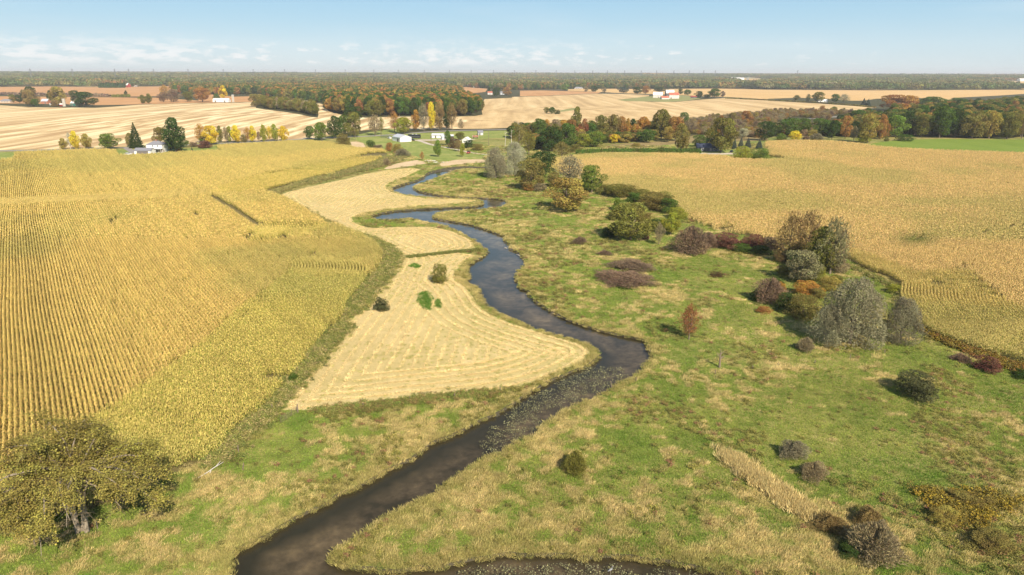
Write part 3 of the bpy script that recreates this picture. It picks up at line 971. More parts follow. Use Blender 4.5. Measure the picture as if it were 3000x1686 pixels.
H('C6', 1720, 420, 240, 215, 'airy', 'grey', 'grey nearly bare tree behind the golden brown tree')
H('C6', 1890, 478, 175, 200, 'round', 'ltgreen', 'fresh green tree at the corner of the right corn field')
H('C6', 2085, 525, 235, 115, 'shrub', 'olive', 'olive shrub in the hedge right of the fresh green tree')
H('C6', 2340, 620, 270, 150, 'shrub', 'brownolive', 'broad dark olive shrub midway along the corn field hedge')
H('C6', 2210, 560, 150, 90, 'shrub', 'green', 'green shrub joining the two olive hedge shrubs')
H('C6', 2095, 618, 115, 108, 'shrub', 'ltgreen', 'small yellow green shrub in front of the hedge')
H('C6', 2470, 640, 180, 130, 'shrub', 'green', 'green shrub against the corn at the right end of the olive hedge')
H('C6', 2180, 832, 330, 255, 'round', 'olive', 'olive tree with a short trunk in front of the hedge')
H('C6', 2020, 820, 120, 90, 'shrub', 'dkgreen', 'low dark shrub in the shade left of the olive tree')
H('C6', 2485, 795, 130, 160, 'oval', 'yellowgreen', 'narrow yellow green tree between the olive tree and the purple shrub')
H('C6', 2395, 870, 80, 160, 'airy', 'greybrown', 'small bare sapling beside the narrow yellow green tree')
H('C6', 2300, 838, 60, 40, 'shrub', 'maroon', 'tiny dark red bush beside the olive tree')
H('C7', 60, 955, 260, 235, 'twiggy', 'purple', 'purplish grey twiggy shrub left of the red sumac')
H('C7', 320, 905, 260, 125, 'shrub', 'maroon', 'deep red sumac thicket, left clump below the corn edge')
H('C7', 520, 915, 230, 130, 'shrub', 'maroon', 'deep red sumac thicket, middle clump below the corn edge')
H('C7', 670, 915, 170, 115, 'shrub', 'purple', 'dull red sumac clump touching the tall brown tree')
H('C7', 440, 935, 190, 75, 'shrub', 'green', 'green shrub at the foot of the red sumac')
H('C7', 590, 950, 160, 80, 'shrub', 'dkgreen', 'dark green bush in shade below the red sumac')
H('C7', 795, 1000, 250, 360, 'airy', 'brown', 'tall brown thin tree with dark trunk above the red sumac')
H('C7', 930, 990, 240, 365, 'airy', 'brown', 'tall sparse light brown tree right of the dark trunked one')
H('C7', 1110, 1090, 260, 410, 'airy', 'greyolive', 'tall grey green leafy tree beside the right corn field')
H('C7', 1040, 1080, 200, 330, 'oval', 'olive', 'olive tree half hidden behind the grey green tall tree')
H('C7', 1170, 1060, 130, 300, 'airy', 'greybrown', 'bare brown crowned tree touching the corn field')
H('C7', 740, 1010, 160, 110, 'shrub', 'brown', 'brown bush at the foot of the tall brown tree')
H('C7', 890, 1150, 230, 230, 'round', 'greyolive', 'grey green rounded tree behind the orange shrubs')
H('C7', 930, 1275, 225, 140, 'shrub', 'orange', 'bright orange leaved shrub left of the big silver willow')
H('C7', 1105, 1225, 180, 125, 'shrub', 'gold', 'orange gold shrub peeking above the big silver willow')
H('C7', 1030, 1110, 90, 60, 'shrub', 'yellowgreen', 'small yellow bush between the grey trees and the orange shrubs')
H('C7', 650, 1320, 235, 205, 'twiggy', 'purple', 'purple brown twiggy tree left of the orange shrub')
H('C7', 730, 1290, 90, 150, 'shrub', 'orange', 'orange vine covered bush on the right side of the purple brown one')
H('C7', 560, 1300, 120, 90, 'shrub', 'dkgreen', 'dark green bush left of the purple brown twiggy tree')
H('C7', 610, 1390, 110, 60, 'shrub', 'rust', 'low reddish bush in the shade left of the big willow')
H('C7', 900, 1440, 250, 200, 'shrub', 'brownolive', 'brown olive bush pressed against the left side of the big willow')
H('D3', 895, 235, 330, 370, 'willow', 'silver', 'big silver grey willow, the largest pale tree on the right')
H('D3', 780, 215, 200, 220, 'willow', 'silver', 'smaller silver willow stem merged in front left of the big one')
H('D3', 1165, 212, 190, 250, 'willow', 'grey', 'grey willow bush standing alone right of the big willow')
H('D3', 1075, 150, 60, 90, 'shrub', 'gold', 'small yellow brown bush between the two grey willows')
H('C7', 1590, 1240, 120, 80, 'shrub', 'yellowgreen', 'yellow green bush at the inner corner of the corn field')
H('D3', 660, 245, 105, 85, 'twiggy', 'greybrown', 'small pinkish twiggy bush on the grass below the big willow')
H('N', 2018, 995, 62, 100, 'airy', 'red', 'small red and green young tree alone on the green meadow')
H('D3', 1240, 503, 250, 150, 'shrub', 'duskolive', 'round dark olive bush alone on the right meadow')
H('D3', 1640, 355, 140, 92, 'shrub', 'maroon', 'dark red dome shaped bush near the corn edge')
H('D3', 1500, 300, 100, 50, 'twiggy', 'purple', 'low reddish twiggy bush left of the dark red dome')
H('D3', 1830, 390, 120, 50, 'shrub', 'dkgreen', 'dark low bush cut by the right edge of the photo')
H('D3', 590, 830, 150, 112, 'twiggy', 'grey', 'bare grey open shrub in the green meadow')
H('D3', 700, 945, 150, 112, 'twiggy', 'greybrown', 'reddish bare shrub just below the bare grey one')
H('D3', 790, 1235, 180, 115, 'twiggy', 'brown', 'brown twiggy shrub near the dry grass ridge')
H('D3', 1000, 1210, 180, 125, 'twiggy', 'brown', 'brown twiggy shrub behind the largest bare shrub')
H('D3', 1020, 1405, 270, 250, 'twiggy', 'greybrown', 'largest bare brown shrub at the bottom of the meadow')
H('D3', 890, 1370, 140, 90, 'shrub', 'dkgreen', 'low dark green bush left of the largest bare shrub')
H('D3', 1400, 1190, 190, 100, 'shrub', 'gold', 'golden brown weed clump, front one of two by the right edge')
H('D3', 1550, 1100, 220, 90, 'shrub', 'brownolive', 'olive brown weed clump, back one of two by the right edge')
H('D3', 1650, 1330, 240, 120, 'shrub', 'brownolive', 'olive weed clump in the lower right corner')
H('D2', 1260, 912, 155, 130, 'twiggy', 'olive', 'olive green feathery bush alone between the two river bends')
H('C6', 2190, 1072, 330, 80, 'twiggy', 'purple', 'upper purplish brown mound of dogwood on the meadow', 'dogwood mounds')
H('C6', 2130, 1185, 440, 100, 'twiggy', 'purple', 'lower and wider purplish brown mound of dogwood', 'dogwood mounds')
H('C6', 1990, 955, 110, 45, 'twiggy', 'purple', 'small reddish mound above the two dogwood mounds')
H('C7', 255, 1118, 100, 48, 'shrub', 'darkbrown', 'small dark brown bush on the meadow right of the dogwood')
H('C6', 1800, 868, 110, 60, 'twiggy', 'purple', 'low pinkish twiggy bush in the middle of the meadow')
H('D1', 1585, 412, 75, 50, 'shrub', 'green', 'dark green bush in the fence line below the yellow corn')
H('C6', 2000, 500, 150, 90, 'shrub', 'olive', 'olive bush left end of the corn field hedge')
H('C6', 2150, 500, 190, 90, 'shrub', 'brownolive', 'brown olive bush behind the first hedge bushes')
H('C6', 2270, 545, 170, 100, 'shrub', 'olive', 'olive bush along the corn between the green ones')
H('C6', 2420, 575, 170, 110, 'shrub', 'olive', 'tall olive bush against the corn edge, right part')
H('C6', 2530, 680, 150, 100, 'shrub', 'yellowgreen', 'yellow green bush at the corn edge above the purple shrub')
H('C6', 2270, 700, 140, 90, 'shrub', 'brownolive', 'brown olive bush behind the olive tree with short trunk')
H('C6', 2370, 760, 130, 90, 'shrub', 'dkgreen', 'dark bush between the olive tree and the narrow yellow green one')
H('C6', 2060, 690, 120, 70, 'shrub', 'olive', 'low olive bush left of the olive tree in the meadow')
H('C6', 1600, 440, 130, 120, 'shrub', 'brownolive', 'brown bush between the brownish olive tree and the grey bare tree')
H('C6', 1500, 470, 110, 70, 'shrub', 'greybrown', 'grey brown low bush right of the rusty low shrub')
H('C6', 1800, 470, 120, 90, 'shrub', 'olive', 'olive bush behind the golden brown tree')
H('C7', 850, 1010, 200, 170, 'shrub', 'brownolive', 'olive brown undergrowth between the two tall brown trees')
H('C7', 1000, 1060, 200, 190, 'shrub', 'olive', 'olive undergrowth below the tall light brown tree')
H('C7', 1160, 1090, 150, 150, 'shrub', 'greybrown', 'grey brown undergrowth at the foot of the grey green tall tree')
H('C7', 780, 1120, 150, 100, 'shrub', 'olive', 'olive bush in the gap left of the grey green rounded tree')
H('C7', 1150, 1180, 120, 90, 'shrub', 'olive', 'olive bush behind the top of the big silver willow')
H('C7', 190, 900, 160, 130, 'twiggy', 'purple', 'grey purple bush joining the twiggy shrub to the red sumac')
H('C7', 840, 1080, 170, 130, 'shrub', 'dkgreen', 'dark undergrowth left of the grey green rounded tree')
H('C7', 1000, 1150, 150, 130, 'shrub', 'olive', 'olive undergrowth right of the grey green rounded tree')
H('C7', 780, 1380, 180, 150, 'shrub', 'dkgreen', 'dark green undergrowth below the orange leaved shrub')
H('C7', 1010, 1300, 160, 110, 'shrub', 'brownolive', 'brown olive undergrowth between orange shrub and big willow')
H('C7', 700, 1200, 130, 80, 'shrub', 'dkgreen', 'dark bush above the purple brown twiggy tree')
# farm yard across the river
H('S4', 1010, 366, 130, 100, 'shrub', 'green', 'round green bush at the tip of the corn field')
H('S4', 1115, 380, 130, 58, 'shrub', 'purple', 'low grey purple bush right of the round green bush')
H('S4', 1255, 408, 100, 118, 'shrub', 'rust', 'rusty bush in front of the white shed')
H('S4', 1350, 420, 130, 115, 'shrub', 'gold', 'golden bush right of the rusty one below the white shed')
H('S4', 1410, 472, 205, 100, 'twiggy', 'grey', 'grey bare bush below the golden one near the shed')
H('S4', 1220, 590, 100, 100, 'twiggy', 'greybrown', 'bare brown bush on the slope above the sand bank')
H('S4', 665, 346, 200, 165, 'shrub', 'brownolive', 'brown olive bushy tree at the corner of the corn and lane')
H('S4', 250, 250, 120, 150, 'round', 'green', 'green tree leftmost of the roadside clump left of the two poles')
H('S4', 400, 268, 190, 210, 'round', 'ltgreen', 'yellow green tree in the roadside clump left of the poles')
H('S4', 560, 245, 160, 265, 'round', 'dkgreen', 'dark green tall tree in the middle of the roadside clump')
H('S4', 690, 205, 170, 240, 'round', 'green', 'leafy tree behind the left utility pole')
H('S4', 800, 222, 200, 290, 'round', 'olive', 'tall olive tree behind the right utility pole')
H('T2', 990, 700, 190, 130, 'round', 'dkgreen', 'dark rounded tree rising behind the utility poles')
H('S4', 1070, 205, 190, 245, 'airy', 'greybrown', 'thin half bare tree left of the white shed')
H('S4', 1150, 190, 80, 210, 'airy', 'olive', 'slim sparse tree beside the half bare one')
H('S4', 1440, 185, 220, 195, 'round', 'yellowgreen', 'round yellow green tree directly behind the white shed')
H('S4', 1315, 165, 150, 245, 'airy', 'rust', 'pinkish bare crowned tree behind the yellow green one')
H('T2', 1610, 800, 95, 195, 'oval', 'orange', 'orange tree at the left end of the lane side row')
H('T2', 1690, 802, 115, 255, 'airy', 'grey', 'tall grey brown tree in the lane side row')
H('T2', 1770, 798, 80, 268, 'oval', 'yellow', 'slender yellow and orange tree in the lane side row')
H('T2', 1845, 797, 105, 255, 'oval', 'brown', 'brown tree right of the slender yellow one')
H('T2', 1920, 790, 85, 230, 'oval', 'dkgreen', 'dark green tree inside the lane side row')
H('T2', 1972, 792, 125, 255, 'airy', 'brown', 'brown and rust tall tree near the right end of the lane row')
H('T2', 2062, 795, 70, 105, 'airy', 'greybrown', 'small bare tree at the right end of the lane row')
H('S4', 1860, 470, 105, 195, 'oval', 'ltgreen', 'upright green tree on the lawn below the driveway')
H('S4', 2165, 472, 58, 155, 'oval', 'yellowgreen', 'narrow yellowish tree on the lawn near the red vehicle')
H('S4', 1985, 330, 80, 175, 'oval', 'green', 'slim green tree in front of the small sheds')
H('S4', 1660, 520, 60, 105, 'airy', 'rust', 'tiny rusty sapling above the sand bank')
H('S4', 2120, 405, 110, 140, 'airy', 'brown', 'bare brown small tree above the driveway bend')
H('S4', 2060, 370, 150, 150, 'shrub', 'darkbrown', 'dark thicket bush beside the small white cottage')
H('S4', 2250, 365, 150, 110, 'shrub', 'dkgreen', 'dark green bush right of the small white cottage')
H('S4', 2360, 395, 170, 90, 'shrub', 'brownolive', 'olive brown bush at the end of the driveway hedge')
H('S4', 2140, 260, 120, 90, 'round', 'olive', 'small olive tree overhanging the cottage roof')
# yellow row and house trees
H('S5', 430, 445, 190, 300, 'spruce', 'dkgreen', 'dark spruce standing tall left of the white farmhouse')
H('S5', 350, 428, 90, 150, 'oval', 'brownolive', 'brown olive tree half behind the tall spruce')
H('S5', 735, 400, 140, 195, 'round', 'brownolive', 'brown tipped tree behind the farmhouse roof')
H('S5', 930, 500, 270, 400, 'oval', 'dkgreen', 'tallest dark green tree right of the farmhouse')
H('S5', 860, 480, 150, 150, 'round', 'dkgreen', 'low dark green tree between the farmhouse and the tallest tree')
H('S5', 1020, 440, 120, 130, 'round', 'green', 'dark leafy tree at the right foot of the tallest tree')
H('S5', 95, 462, 225, 175, 'round', 'ltgreen', 'broad green tree alone on the lane left of the farmhouse')
H('T1', 640, 990, 85, 95, 'oval', 'gold', 'leftmost small golden tree by the lane')
H('T1', 768, 990, 90, 165, 'oval', 'yellow', 'yellow tree by the lane right of the dead one')
H('T1', 880, 982, 100, 130, 'oval', 'gold', 'pale golden tree, third of the lane side trio')
H('T1', 712, 988, 50, 150, 'airy', 'cream', 'white dead tree between the two golden trees')
H('S5', 1240, 380, 150, 220, 'airy', 'orange', 'orange brown thin tree at the left of the yellow row')
H('S5', 1370, 405, 180, 215, 'round', 'yellow', 'bright yellow tree above the dark red bush')
H('S5', 1290, 380, 120, 100, 'round', 'green', 'green low tree left under the bright yellow one')
H('S5', 1490, 382, 75, 195, 'oval', 'olive', 'slim green tree in the yellow row')
H('S5', 1560, 385, 80, 190, 'airy', 'greybrown', 'thin bare tree in the yellow row')
H('S5', 1610, 378, 90, 185, 'oval', 'yellowgreen', 'green yellow tree left half of the brightest pair')
H('S5', 1690, 382, 120, 200, 'oval', 'yellow', 'brightest yellow tree at the middle of the yellow row')
H('S5', 1780, 378, 80, 100, 'shrub', 'brownolive', 'dark olive bush between the yellow trees')
H('S5', 1835, 372, 100, 170, 'airy', 'orange', 'peach coloured thin tree in the yellow row')
H('S5', 1895, 372, 100, 185, 'oval', 'yellow', 'soft yellow tree right of the dark olive bush')
H('S5', 1970, 368, 60, 120, 'airy', 'purple', 'small purple brown tree in the yellow row')
H('S5', 2030, 368, 85, 195, 'oval', 'yellowgreen', 'first of the four trees ending the yellow row')
H('S5', 2105, 362, 110, 170, 'airy', 'yellow', 'second of the four trees ending the yellow row')
H('S5', 2175, 360, 90, 195, 'oval', 'yellowgreen', 'third of the four trees ending the yellow row, the tallest')
H('S5', 2275, 358, 120, 170, 'oval', 'yellow', 'last yellow tree at the right end of the row')
H('S5', 1290, 452, 190, 95, 'shrub', 'maroon', 'dark red bush on the farmhouse lawn')
H('S5', 1145, 438, 110, 60, 'shrub', 'purple', 'smaller dull red bush left of the dark red bush')
H('S5', 1128, 495, 42, 48, 'spruce', 'bluegreen', 'tiny conifer on the farmhouse lawn')
H('S5', 960, 500, 70, 40, 'shrub', 'rust', 'low reddish bush at the foot of the tallest tree')
H('S5', 740, 505, 80, 55, 'shrub', 'rust', 'reddish vine covered bush beside the porch')
# the tree line across the middle right
TL = 'tree line beyond the willows'
H('T3', 70, 1010, 170, 270, 'airy', 'brownolive', 'brownish snag studded tree left end of the tree line', TL)
H('T3', 170, 1040, 150, 220, 'airy', 'olive', 'olive thin tree beside the snags', TL)
H('T3', 30, 800, 80, 90, 'airy', 'greybrown', 'bare tree behind the snags at the field edge', TL)
H('T3', 400, 1010, 230, 235, 'round', 'dkgreen', 'broad dark green tree in the front of the tree line, left part', TL)
H('T3', 550, 1000, 210, 260, 'round', 'green', 'broad dark green tree in front of the tall ragged one', TL)
H('T3', 500, 1080, 200, 160, 'airy', 'brownolive', 'brown weed-like tree below the broad dark green ones', TL)
H('T3', 720, 965, 180, 125, 'round', 'yellowgreen', 'yellow green low tree in the front of the tree line', TL)
H('T3', 845, 965, 180, 150, 'round', 'ltgreen', 'light green low tree right of the yellow green one', TL)
H('T3', 640, 1020, 120, 90, 'shrub', 'olive', 'olive bush at the left end of the clipped hedge', TL)
H('T3', 260, 850, 150, 160, 'round', 'green', 'green tree at the back left of the tree line', TL)
H('T3', 345, 830, 75, 135, 'oval', 'orange', 'orange red small tree at the back left', TL)
H('T3', 440, 840, 110, 145, 'round', 'greybrown', 'grey tree right of the small orange red one', TL)
H('T3', 520, 830, 100, 130, 'round', 'orange', 'soft orange tree left of the tall ragged one', TL)
H('T3', 600, 850, 120, 160, 'round', 'rust', 'orange brown tree at the foot of the tall ragged one', TL)
H('T3', 650, 850, 110, 275, 'oval', 'olive', 'tall ragged olive tree topping the tree line', TL)
H('T3', 722, 870, 95, 180, 'oval', 'red', 'bright red tree in the middle of the tree line', TL)
H('T3', 650, 900, 110, 130, 'oval', 'rust', 'rust tree in front of the tall ragged olive one', TL)
H('T3', 800, 870, 110, 140, 'round', 'green', 'green tree right of the bright red one', TL)
H('T3', 890, 860, 140, 205, 'round', 'olive', 'olive tree at the back right of the bright red one', TL)
H('T3', 960, 850, 65, 110, 'oval', 'orange', 'small orange red tree near the white snag', TL)
H('T3', 1020, 890, 140, 240, 'round', 'brownolive', 'tall green brown tree left of the orange spire', TL)
H('T3', 1100, 860, 90, 195, 'round', 'rust', 'brown topped tree just left of the orange spire', TL)
H('T3', 1160, 875, 60, 190, 'oval', 'orange', 'slender orange spire in the tree line', TL)
H('T3', 1215, 870, 90, 180, 'oval', 'dkgreen', 'dark tree right of the orange spire', TL)
H('T3', 1245, 890, 110, 150, 'round', 'orange', 'orange low crown below the dark tree', TL)
H('T3', 1320, 870, 120, 200, 'round', 'orange', 'red orange topped tree right half of the tree line', TL)
H('T3', 1350, 920, 170, 125, 'round', 'green', 'low green tree in front of the red orange topped one', TL)
H('T3', 1040, 930, 95, 90, 'round', 'yellow', 'small yellow tree in the front row', TL)
H('T3', 1140, 925, 120, 90, 'round', 'gold', 'small golden tree in the front row', TL)
H('T3', 1250, 970, 100, 50, 'shrub', 'gold', 'low golden bush above the clipped hedge', TL)
H('T3', 1430, 870, 110, 190, 'round', 'olive', 'olive tree with golden lower leaves', TL)
H('T3', 1500, 890, 170, 290, 'round', 'olive', 'tall airy crowned olive tree right part of the tree line', TL)
H('T3', 1560, 915, 120, 150, 'round', 'gold', 'golden tree below the tall airy crowned one', TL)
H('T3', 1640, 905, 170, 235, 'round', 'rust', 'rust and green tall tree at the right end of the tree line', TL)
H('T3', 1600, 860, 120, 180, 'round', 'green', 'green tree between the tall olive and the rust one', TL)
H('T3', 1700, 1005, 150, 265, 'oval', 'brownolive', 'tall olive brown columnar tree at the hedge')
H('T3', 1730, 745, 100, 125, 'round', 'green', 'lone green tree on the edge of the far stubble')
H('T3', 2100, 1022, 280, 335, 'round', 'olive', 'great yellow green tree over the blue roofed house')
H('T3', 2000, 960, 150, 160, 'round', 'dkgreen', 'dark lower crown left of the great tree by the blue roofed house')
H('T3', 1880, 965, 125, 120, 'round', 'green', 'green low tree left of the blue roofed house')
H('T3', 2235, 985, 60, 120, 'spruce', 'bluegreen', 'blue spruce nearest to the great tree')
H('T3', 2300, 975, 70, 110, 'spruce', 'bluegreen', 'blue spruce below the pale flowering tree')
H('T3', 2372, 975, 80, 110, 'spruce', 'bluegreen', 'blue spruce behind the gap of the yellow bushes')
H('T3', 2485, 985, 85, 100, 'spruce', 'bluegreen', 'blue spruce rightmost, standing free')
H('T3', 2320, 880, 110, 105, 'round', 'cream', 'pale cream flowering tree above the blue spruces')
H('T3', 2310, 1092, 180, 145, 'shrub', 'yellowgreen', 'yellow green bush pair in the corn, left one')
H('T3', 2490, 1092, 180, 125, 'shrub', 'ltgreen', 'green bush pair in the corn, right one')
H('T3', 2540, 900, 170, 190, 'round', 'dkgreen', 'dark green tree right behind the blue spruces')
H('T3', 2060, 900, 100, 120, 'round', 'rust', 'rusty tree peeking left behind the great tree')
H('T3', 400, 632, 70, 65, 'round', 'green', 'middle tree of the small clump in the far stubble')
H('T3', 350, 628, 60, 60, 'round', 'olive', 'left tree of the small clump in the far stubble')
H('T3', 455, 636, 60, 48, 'shrub', 'dkgreen', 'right bush of the small clump in the far stubble')
H('T3', 1800, 820, 130, 150, 'airy', 'greybrown', 'grey brown thicket tree behind the lawn')
H('T3', 2350, 760, 110, 155, 'round', 'rust', 'rust tree rising from the grey thicket')
H('T3', 2210, 740, 90, 120, 'round', 'brownolive', 'olive tree rising from the grey thicket')
# right woods, front
RW = 'front row of the right hand woods'
H('T4', 210, 865, 230, 185, 'round', 'green', 'wide green tree at the far edge of the corn', RW)
H('T4', 350, 850, 140, 170, 'round', 'green', 'green tree joined to the wide one at the corn edge', RW)
H('T4', 520, 855, 175, 175, 'round', 'green', 'dome shaped green tree left of the rust one', RW)
H('T4', 40, 870, 120, 150, 'round', 'dkgreen', 'dark tree above the blue spruce corner', RW)
H('T4', 270, 902, 130, 100, 'round', 'yellow', 'small golden yellow tree at the corn edge', RW)
H('T4', 130, 895, 110, 75, 'shrub', 'ltgreen', 'green bush left of the small golden tree', RW)
H('T4', 490, 895, 150, 75, 'twiggy', 'grey', 'grey bush at the crest of the corn', RW)
H('T4', 380, 893, 90, 45, 'twiggy', 'purple', 'low purple bush beside the grey one at the crest', RW)
H('T4', 640, 890, 120, 150, 'round', 'dkgreen', 'dark bush left of the rust tree', RW)
H('T4', 775, 880, 110, 225, 'round', 'rust', 'rust red tree at the left of the yellow brown one', RW)
H('T4', 860, 905, 90, 150, 'airy', 'greybrown', 'bare tree between the rust and the yellow brown one', RW)
H('T4', 1000, 925, 190, 290, 'round', 'gold', 'tall yellow brown tree at the corner of the green field', RW)
H('T4', 960, 925, 140, 120, 'shrub', 'yellowgreen', 'yellow green skirt below the tall yellow brown tree', RW)
H('T4', 1125, 890, 110, 250, 'oval', 'rust', 'tan orange tree right of the yellow brown one', RW)
H('T4', 900, 760, 150, 170, 'round', 'green', 'green crown behind the rust red tree', RW)
H('T4', 1265, 865, 215, 215, 'round', 'ltgreen', 'half green half yellow rounded tree', RW)
H('T4', 1430, 850, 120, 170, 'airy', 'greybrown', 'grey open crown right of the half yellow tree', RW)
H('T4', 1540, 862, 180, 225, 'round', 'olive', 'olive tree with two visible trunks', RW)
H('T4', 1370, 910, 165, 85, 'shrub', 'green', 'green bush in front of the woods by the green field', RW)
H('T4', 1190, 910, 60, 60, 'shrub', 'olive', 'small olive bush at the corner of the green field', RW)
H('T4', 1720, 870, 215, 310, 'round', 'green', 'large green tree in the middle of the right woods', RW)
H('T4', 1880, 870, 190, 280, 'round', 'dkgreen', 'large darker tree right of the large green one', RW)
H('T4', 2050, 880, 250, 250, 'round', 'brownolive', 'broad brown olive tree of the right woods', RW)
H('T4', 2220, 882, 170, 280, 'round', 'gold', 'yellow tinted tall tree of the right woods', RW)
H('T4', 2400, 886, 210, 270, 'round', 'olive', 'olive tree near the right edge of the woods', RW)
H('T4', 2550, 882, 140, 300, 'airy', 'brown', 'brown thin tree at the right border of the photo', RW)
H('T4', 1280, 600, 290, 160, 'round', 'rust', 'broad russet tree by the far road')
H('T4', 1410, 595, 150, 150, 'round', 'orange', 'orange brown tree joined to the broad russet one')
H('T4', 960, 550, 60, 85, 'spruce', 'bluegreen', 'left spruce of the two by the far road')
H('T4', 1005, 552, 60, 80, 'spruce', 'bluegreen', 'right spruce of the two by the far road')
H('T4', 1640, 580, 230, 125, 'round', 'green', 'dark green rounded tree above the white house')
H('T4', 1870, 560, 180, 95, 'round', 'green', 'green tree left of the bright red one')
H('T4', 1910, 600, 70, 75, 'oval', 'red', 'bright red tree in the right woods')
H('T4', 500, 520, 120, 110, 'round', 'olive', 'olive tree behind the roadside white house')
H('T4', 400, 515, 60, 85, 'airy', 'dkgreen', 'thin dark tree left of the roadside house')
H('T4', 290, 500, 60, 60, 'round', 'olive', 'small olive tree by the far road')
H('T4', 670, 520, 80, 90, 'round', 'green', 'green tree right of the roadside house')
H('T4', 760, 525, 120, 95, 'airy', 'silver', 'silvery sparse tree right of the roadside house')
H('T4', 540, 620, 60, 75, 'round', 'rust', 'small brown tree in the brush below the far road')
H('T4', 660, 615, 55, 60, 'round', 'green', 'small green tree in the brush below the far road')
# far left farmstead
H('T1', 320, 555, 145, 145, 'round', 'brown', 'brown rounded tree of the far left farm')
H('T1', 310, 520, 115, 140, 'round', 'dkgreen', 'dark green tree behind the brown one')
H('T1', 590, 545, 160, 165, 'round', 'gold', 'golden crowned tree by the silo')
H('T1', 510, 525, 50, 110, 'oval', 'dkgreen', 'narrow dark tree left of the golden crowned one')
H('T1', 555, 560, 70, 60, 'shrub', 'brown', 'brown bush in front of the golden crowned tree')
H('T1', 870, 560, 190, 130, 'round', 'dkgreen', 'broad dark green tree right of the green shed')
H('T1', 765, 530, 90, 115, 'round', 'dkgreen', 'dark tree behind the green shed')
H('T1', 800, 560, 90, 70, 'round', 'greybrown', 'grey bush in front of the broad dark green tree')
H('T1', 200, 526, 75, 62, 'round', 'dkgreen', 'small dark round tree by the tan house')
H('T1', 130, 520, 60, 65, 'round', 'olive', 'small olive tree beside the tan house')
H('T1', 360, 558, 70, 60, 'round', 'green', 'green bush below the brown rounded tree')
H('T1', 1440, 530, 65, 75, 'oval', 'olive', 'olive tree left of the road farm pair')
H('T1', 1500, 528, 65, 85, 'oval', 'olive', 'olive tree right of the road farm pair')
H('T1', 1645, 515, 90, 85, 'round', 'purple', 'dark purple tree, smaller of the two')
H('T1', 1750, 515, 130, 115, 'round', 'purple', 'dark purple tree, larger of the two')
H('T1', 1660, 450, 110, 95, 'airy', 'orange', 'orange tree behind the dark purple ones')
H('T1', 1890, 510, 100, 90, 'round', 'olive', 'olive tree right of the dark purple ones')
H('T1', 2040, 515, 160, 130, 'round', 'rust', 'russet wide tree by the long white barn')
H('T1', 2255, 480, 75, 120, 'oval', 'yellow', 'yellow tree above the long white barn')
H('T1', 2185, 510, 70, 70, 'round', 'green', 'green tree in front of the long white barn')
H('T1', 2570, 565, 110, 120, 'round', 'brownolive', 'left end tree of the olive hedgerow in the stubble')
H('T1', 1270, 460, 30, 50, 'oval', 'dkgreen', 'tiny dark tree on the line between the orange fields')
# far barns
H('T6', 165, 280, 200, 115, 'round', 'bluegreen', 'blue green round tree left of the barns')
H('T6', 430, 295, 170, 130, 'round', 'dkgreen', 'dark green tree left of the white barn')
H('T6', 590, 295, 150, 150, 'round', 'rust', 'rust and orange tree beside the white barn')
H('T6', 860, 260, 240, 100, 'round', 'dkgreen', 'dark green tree behind the white barn')
H('T6', 1245, 305, 90, 110, 'round', 'dkgreen', 'dark tree right behind the red roofed barn')
H('T6', 1380, 320, 150, 110, 'round', 'green', 'round green tree right of the red roofed barn')
H('T6', 1590, 370, 150, 130, 'round', 'dkgreen', 'green tree by the small dark shed')
H('T6', 1880, 370, 230, 175, 'round', 'green', 'big green tree with rusty top right of the barns')
H('T6', 1740, 372, 130, 75, 'round', 'dkgreen', 'low dark green tree left of the big green one')
H('T6', 2045, 350, 90, 115, 'oval', 'purple', 'square looking purple tree by the far road')
H('T3', 745, 410, 45, 50, 'round', 'greybrown', 'small grey tree on the far field lane, left')
H('T3', 825, 412, 80, 60, 'round', 'dkgreen', 'dark green tree on the far field lane')
H('T3', 927, 418, 45, 50, 'round', 'greybrown', 'small grey tree on the far field lane, right')
H('T3', 530, 400, 90, 60, 'round', 'ltgreen', 'pale green tree by the far bungalow')
H('T2', 2345, 430, 45, 75, 'spruce', 'dkgreen', 'dark conifer by the far small houses')
H('T2', 2420, 460, 75, 90, 'round', 'dkgreen', 'dark round tree by the far small houses')
H('T2', 2525, 450, 85, 80, 'round', 'rust', 'russet tree by the far small houses')
H('T4', 2540, 380, 50, 40, 'round', 'olive', 'small tree in the furthest right field')

# ---- procedural woods: trees stand in the outlines read from the photograph
WOODCOL = {'line': (('olive', 30), ('green', 22), ('dkgreen', 12), ('brownolive', 16), ('rust', 8), ('gold', 8), ('orange', 4)), 'lot': (('dkgreen', 26), ('green', 24), ('olive', 12), ('rust', 12), ('orange', 13), ('red', 6), ('brownolive', 8), ('gold', 4)),
           'big': (('dkgreen', 22), ('green', 24), ('olive', 22), ('rust', 9), ('orange', 4), ('brownolive', 12), ('gold', 5)),
           'olive': (('olive', 50), ('brownolive', 30), ('gold', 8), ('greybrown', 12)),
           'thicket': (('greybrown', 42), ('purple', 16), ('brown', 18), ('brownolive', 14), ('gold', 6), ('rust', 4)),
           'right': (('green', 26), ('dkgreen', 22), ('olive', 24), ('brownolive', 14), ('rust', 7), ('gold', 7)),
           'far': (('dkgreen', 22), ('green', 20), ('olive', 24), ('brownolive', 20), ('rust', 8), ('greybrown', 6))}


def weighted(key, r, boost=None):
    c, w = zip(*WOODCOL[key])
    return r.choices(c, w)[0]


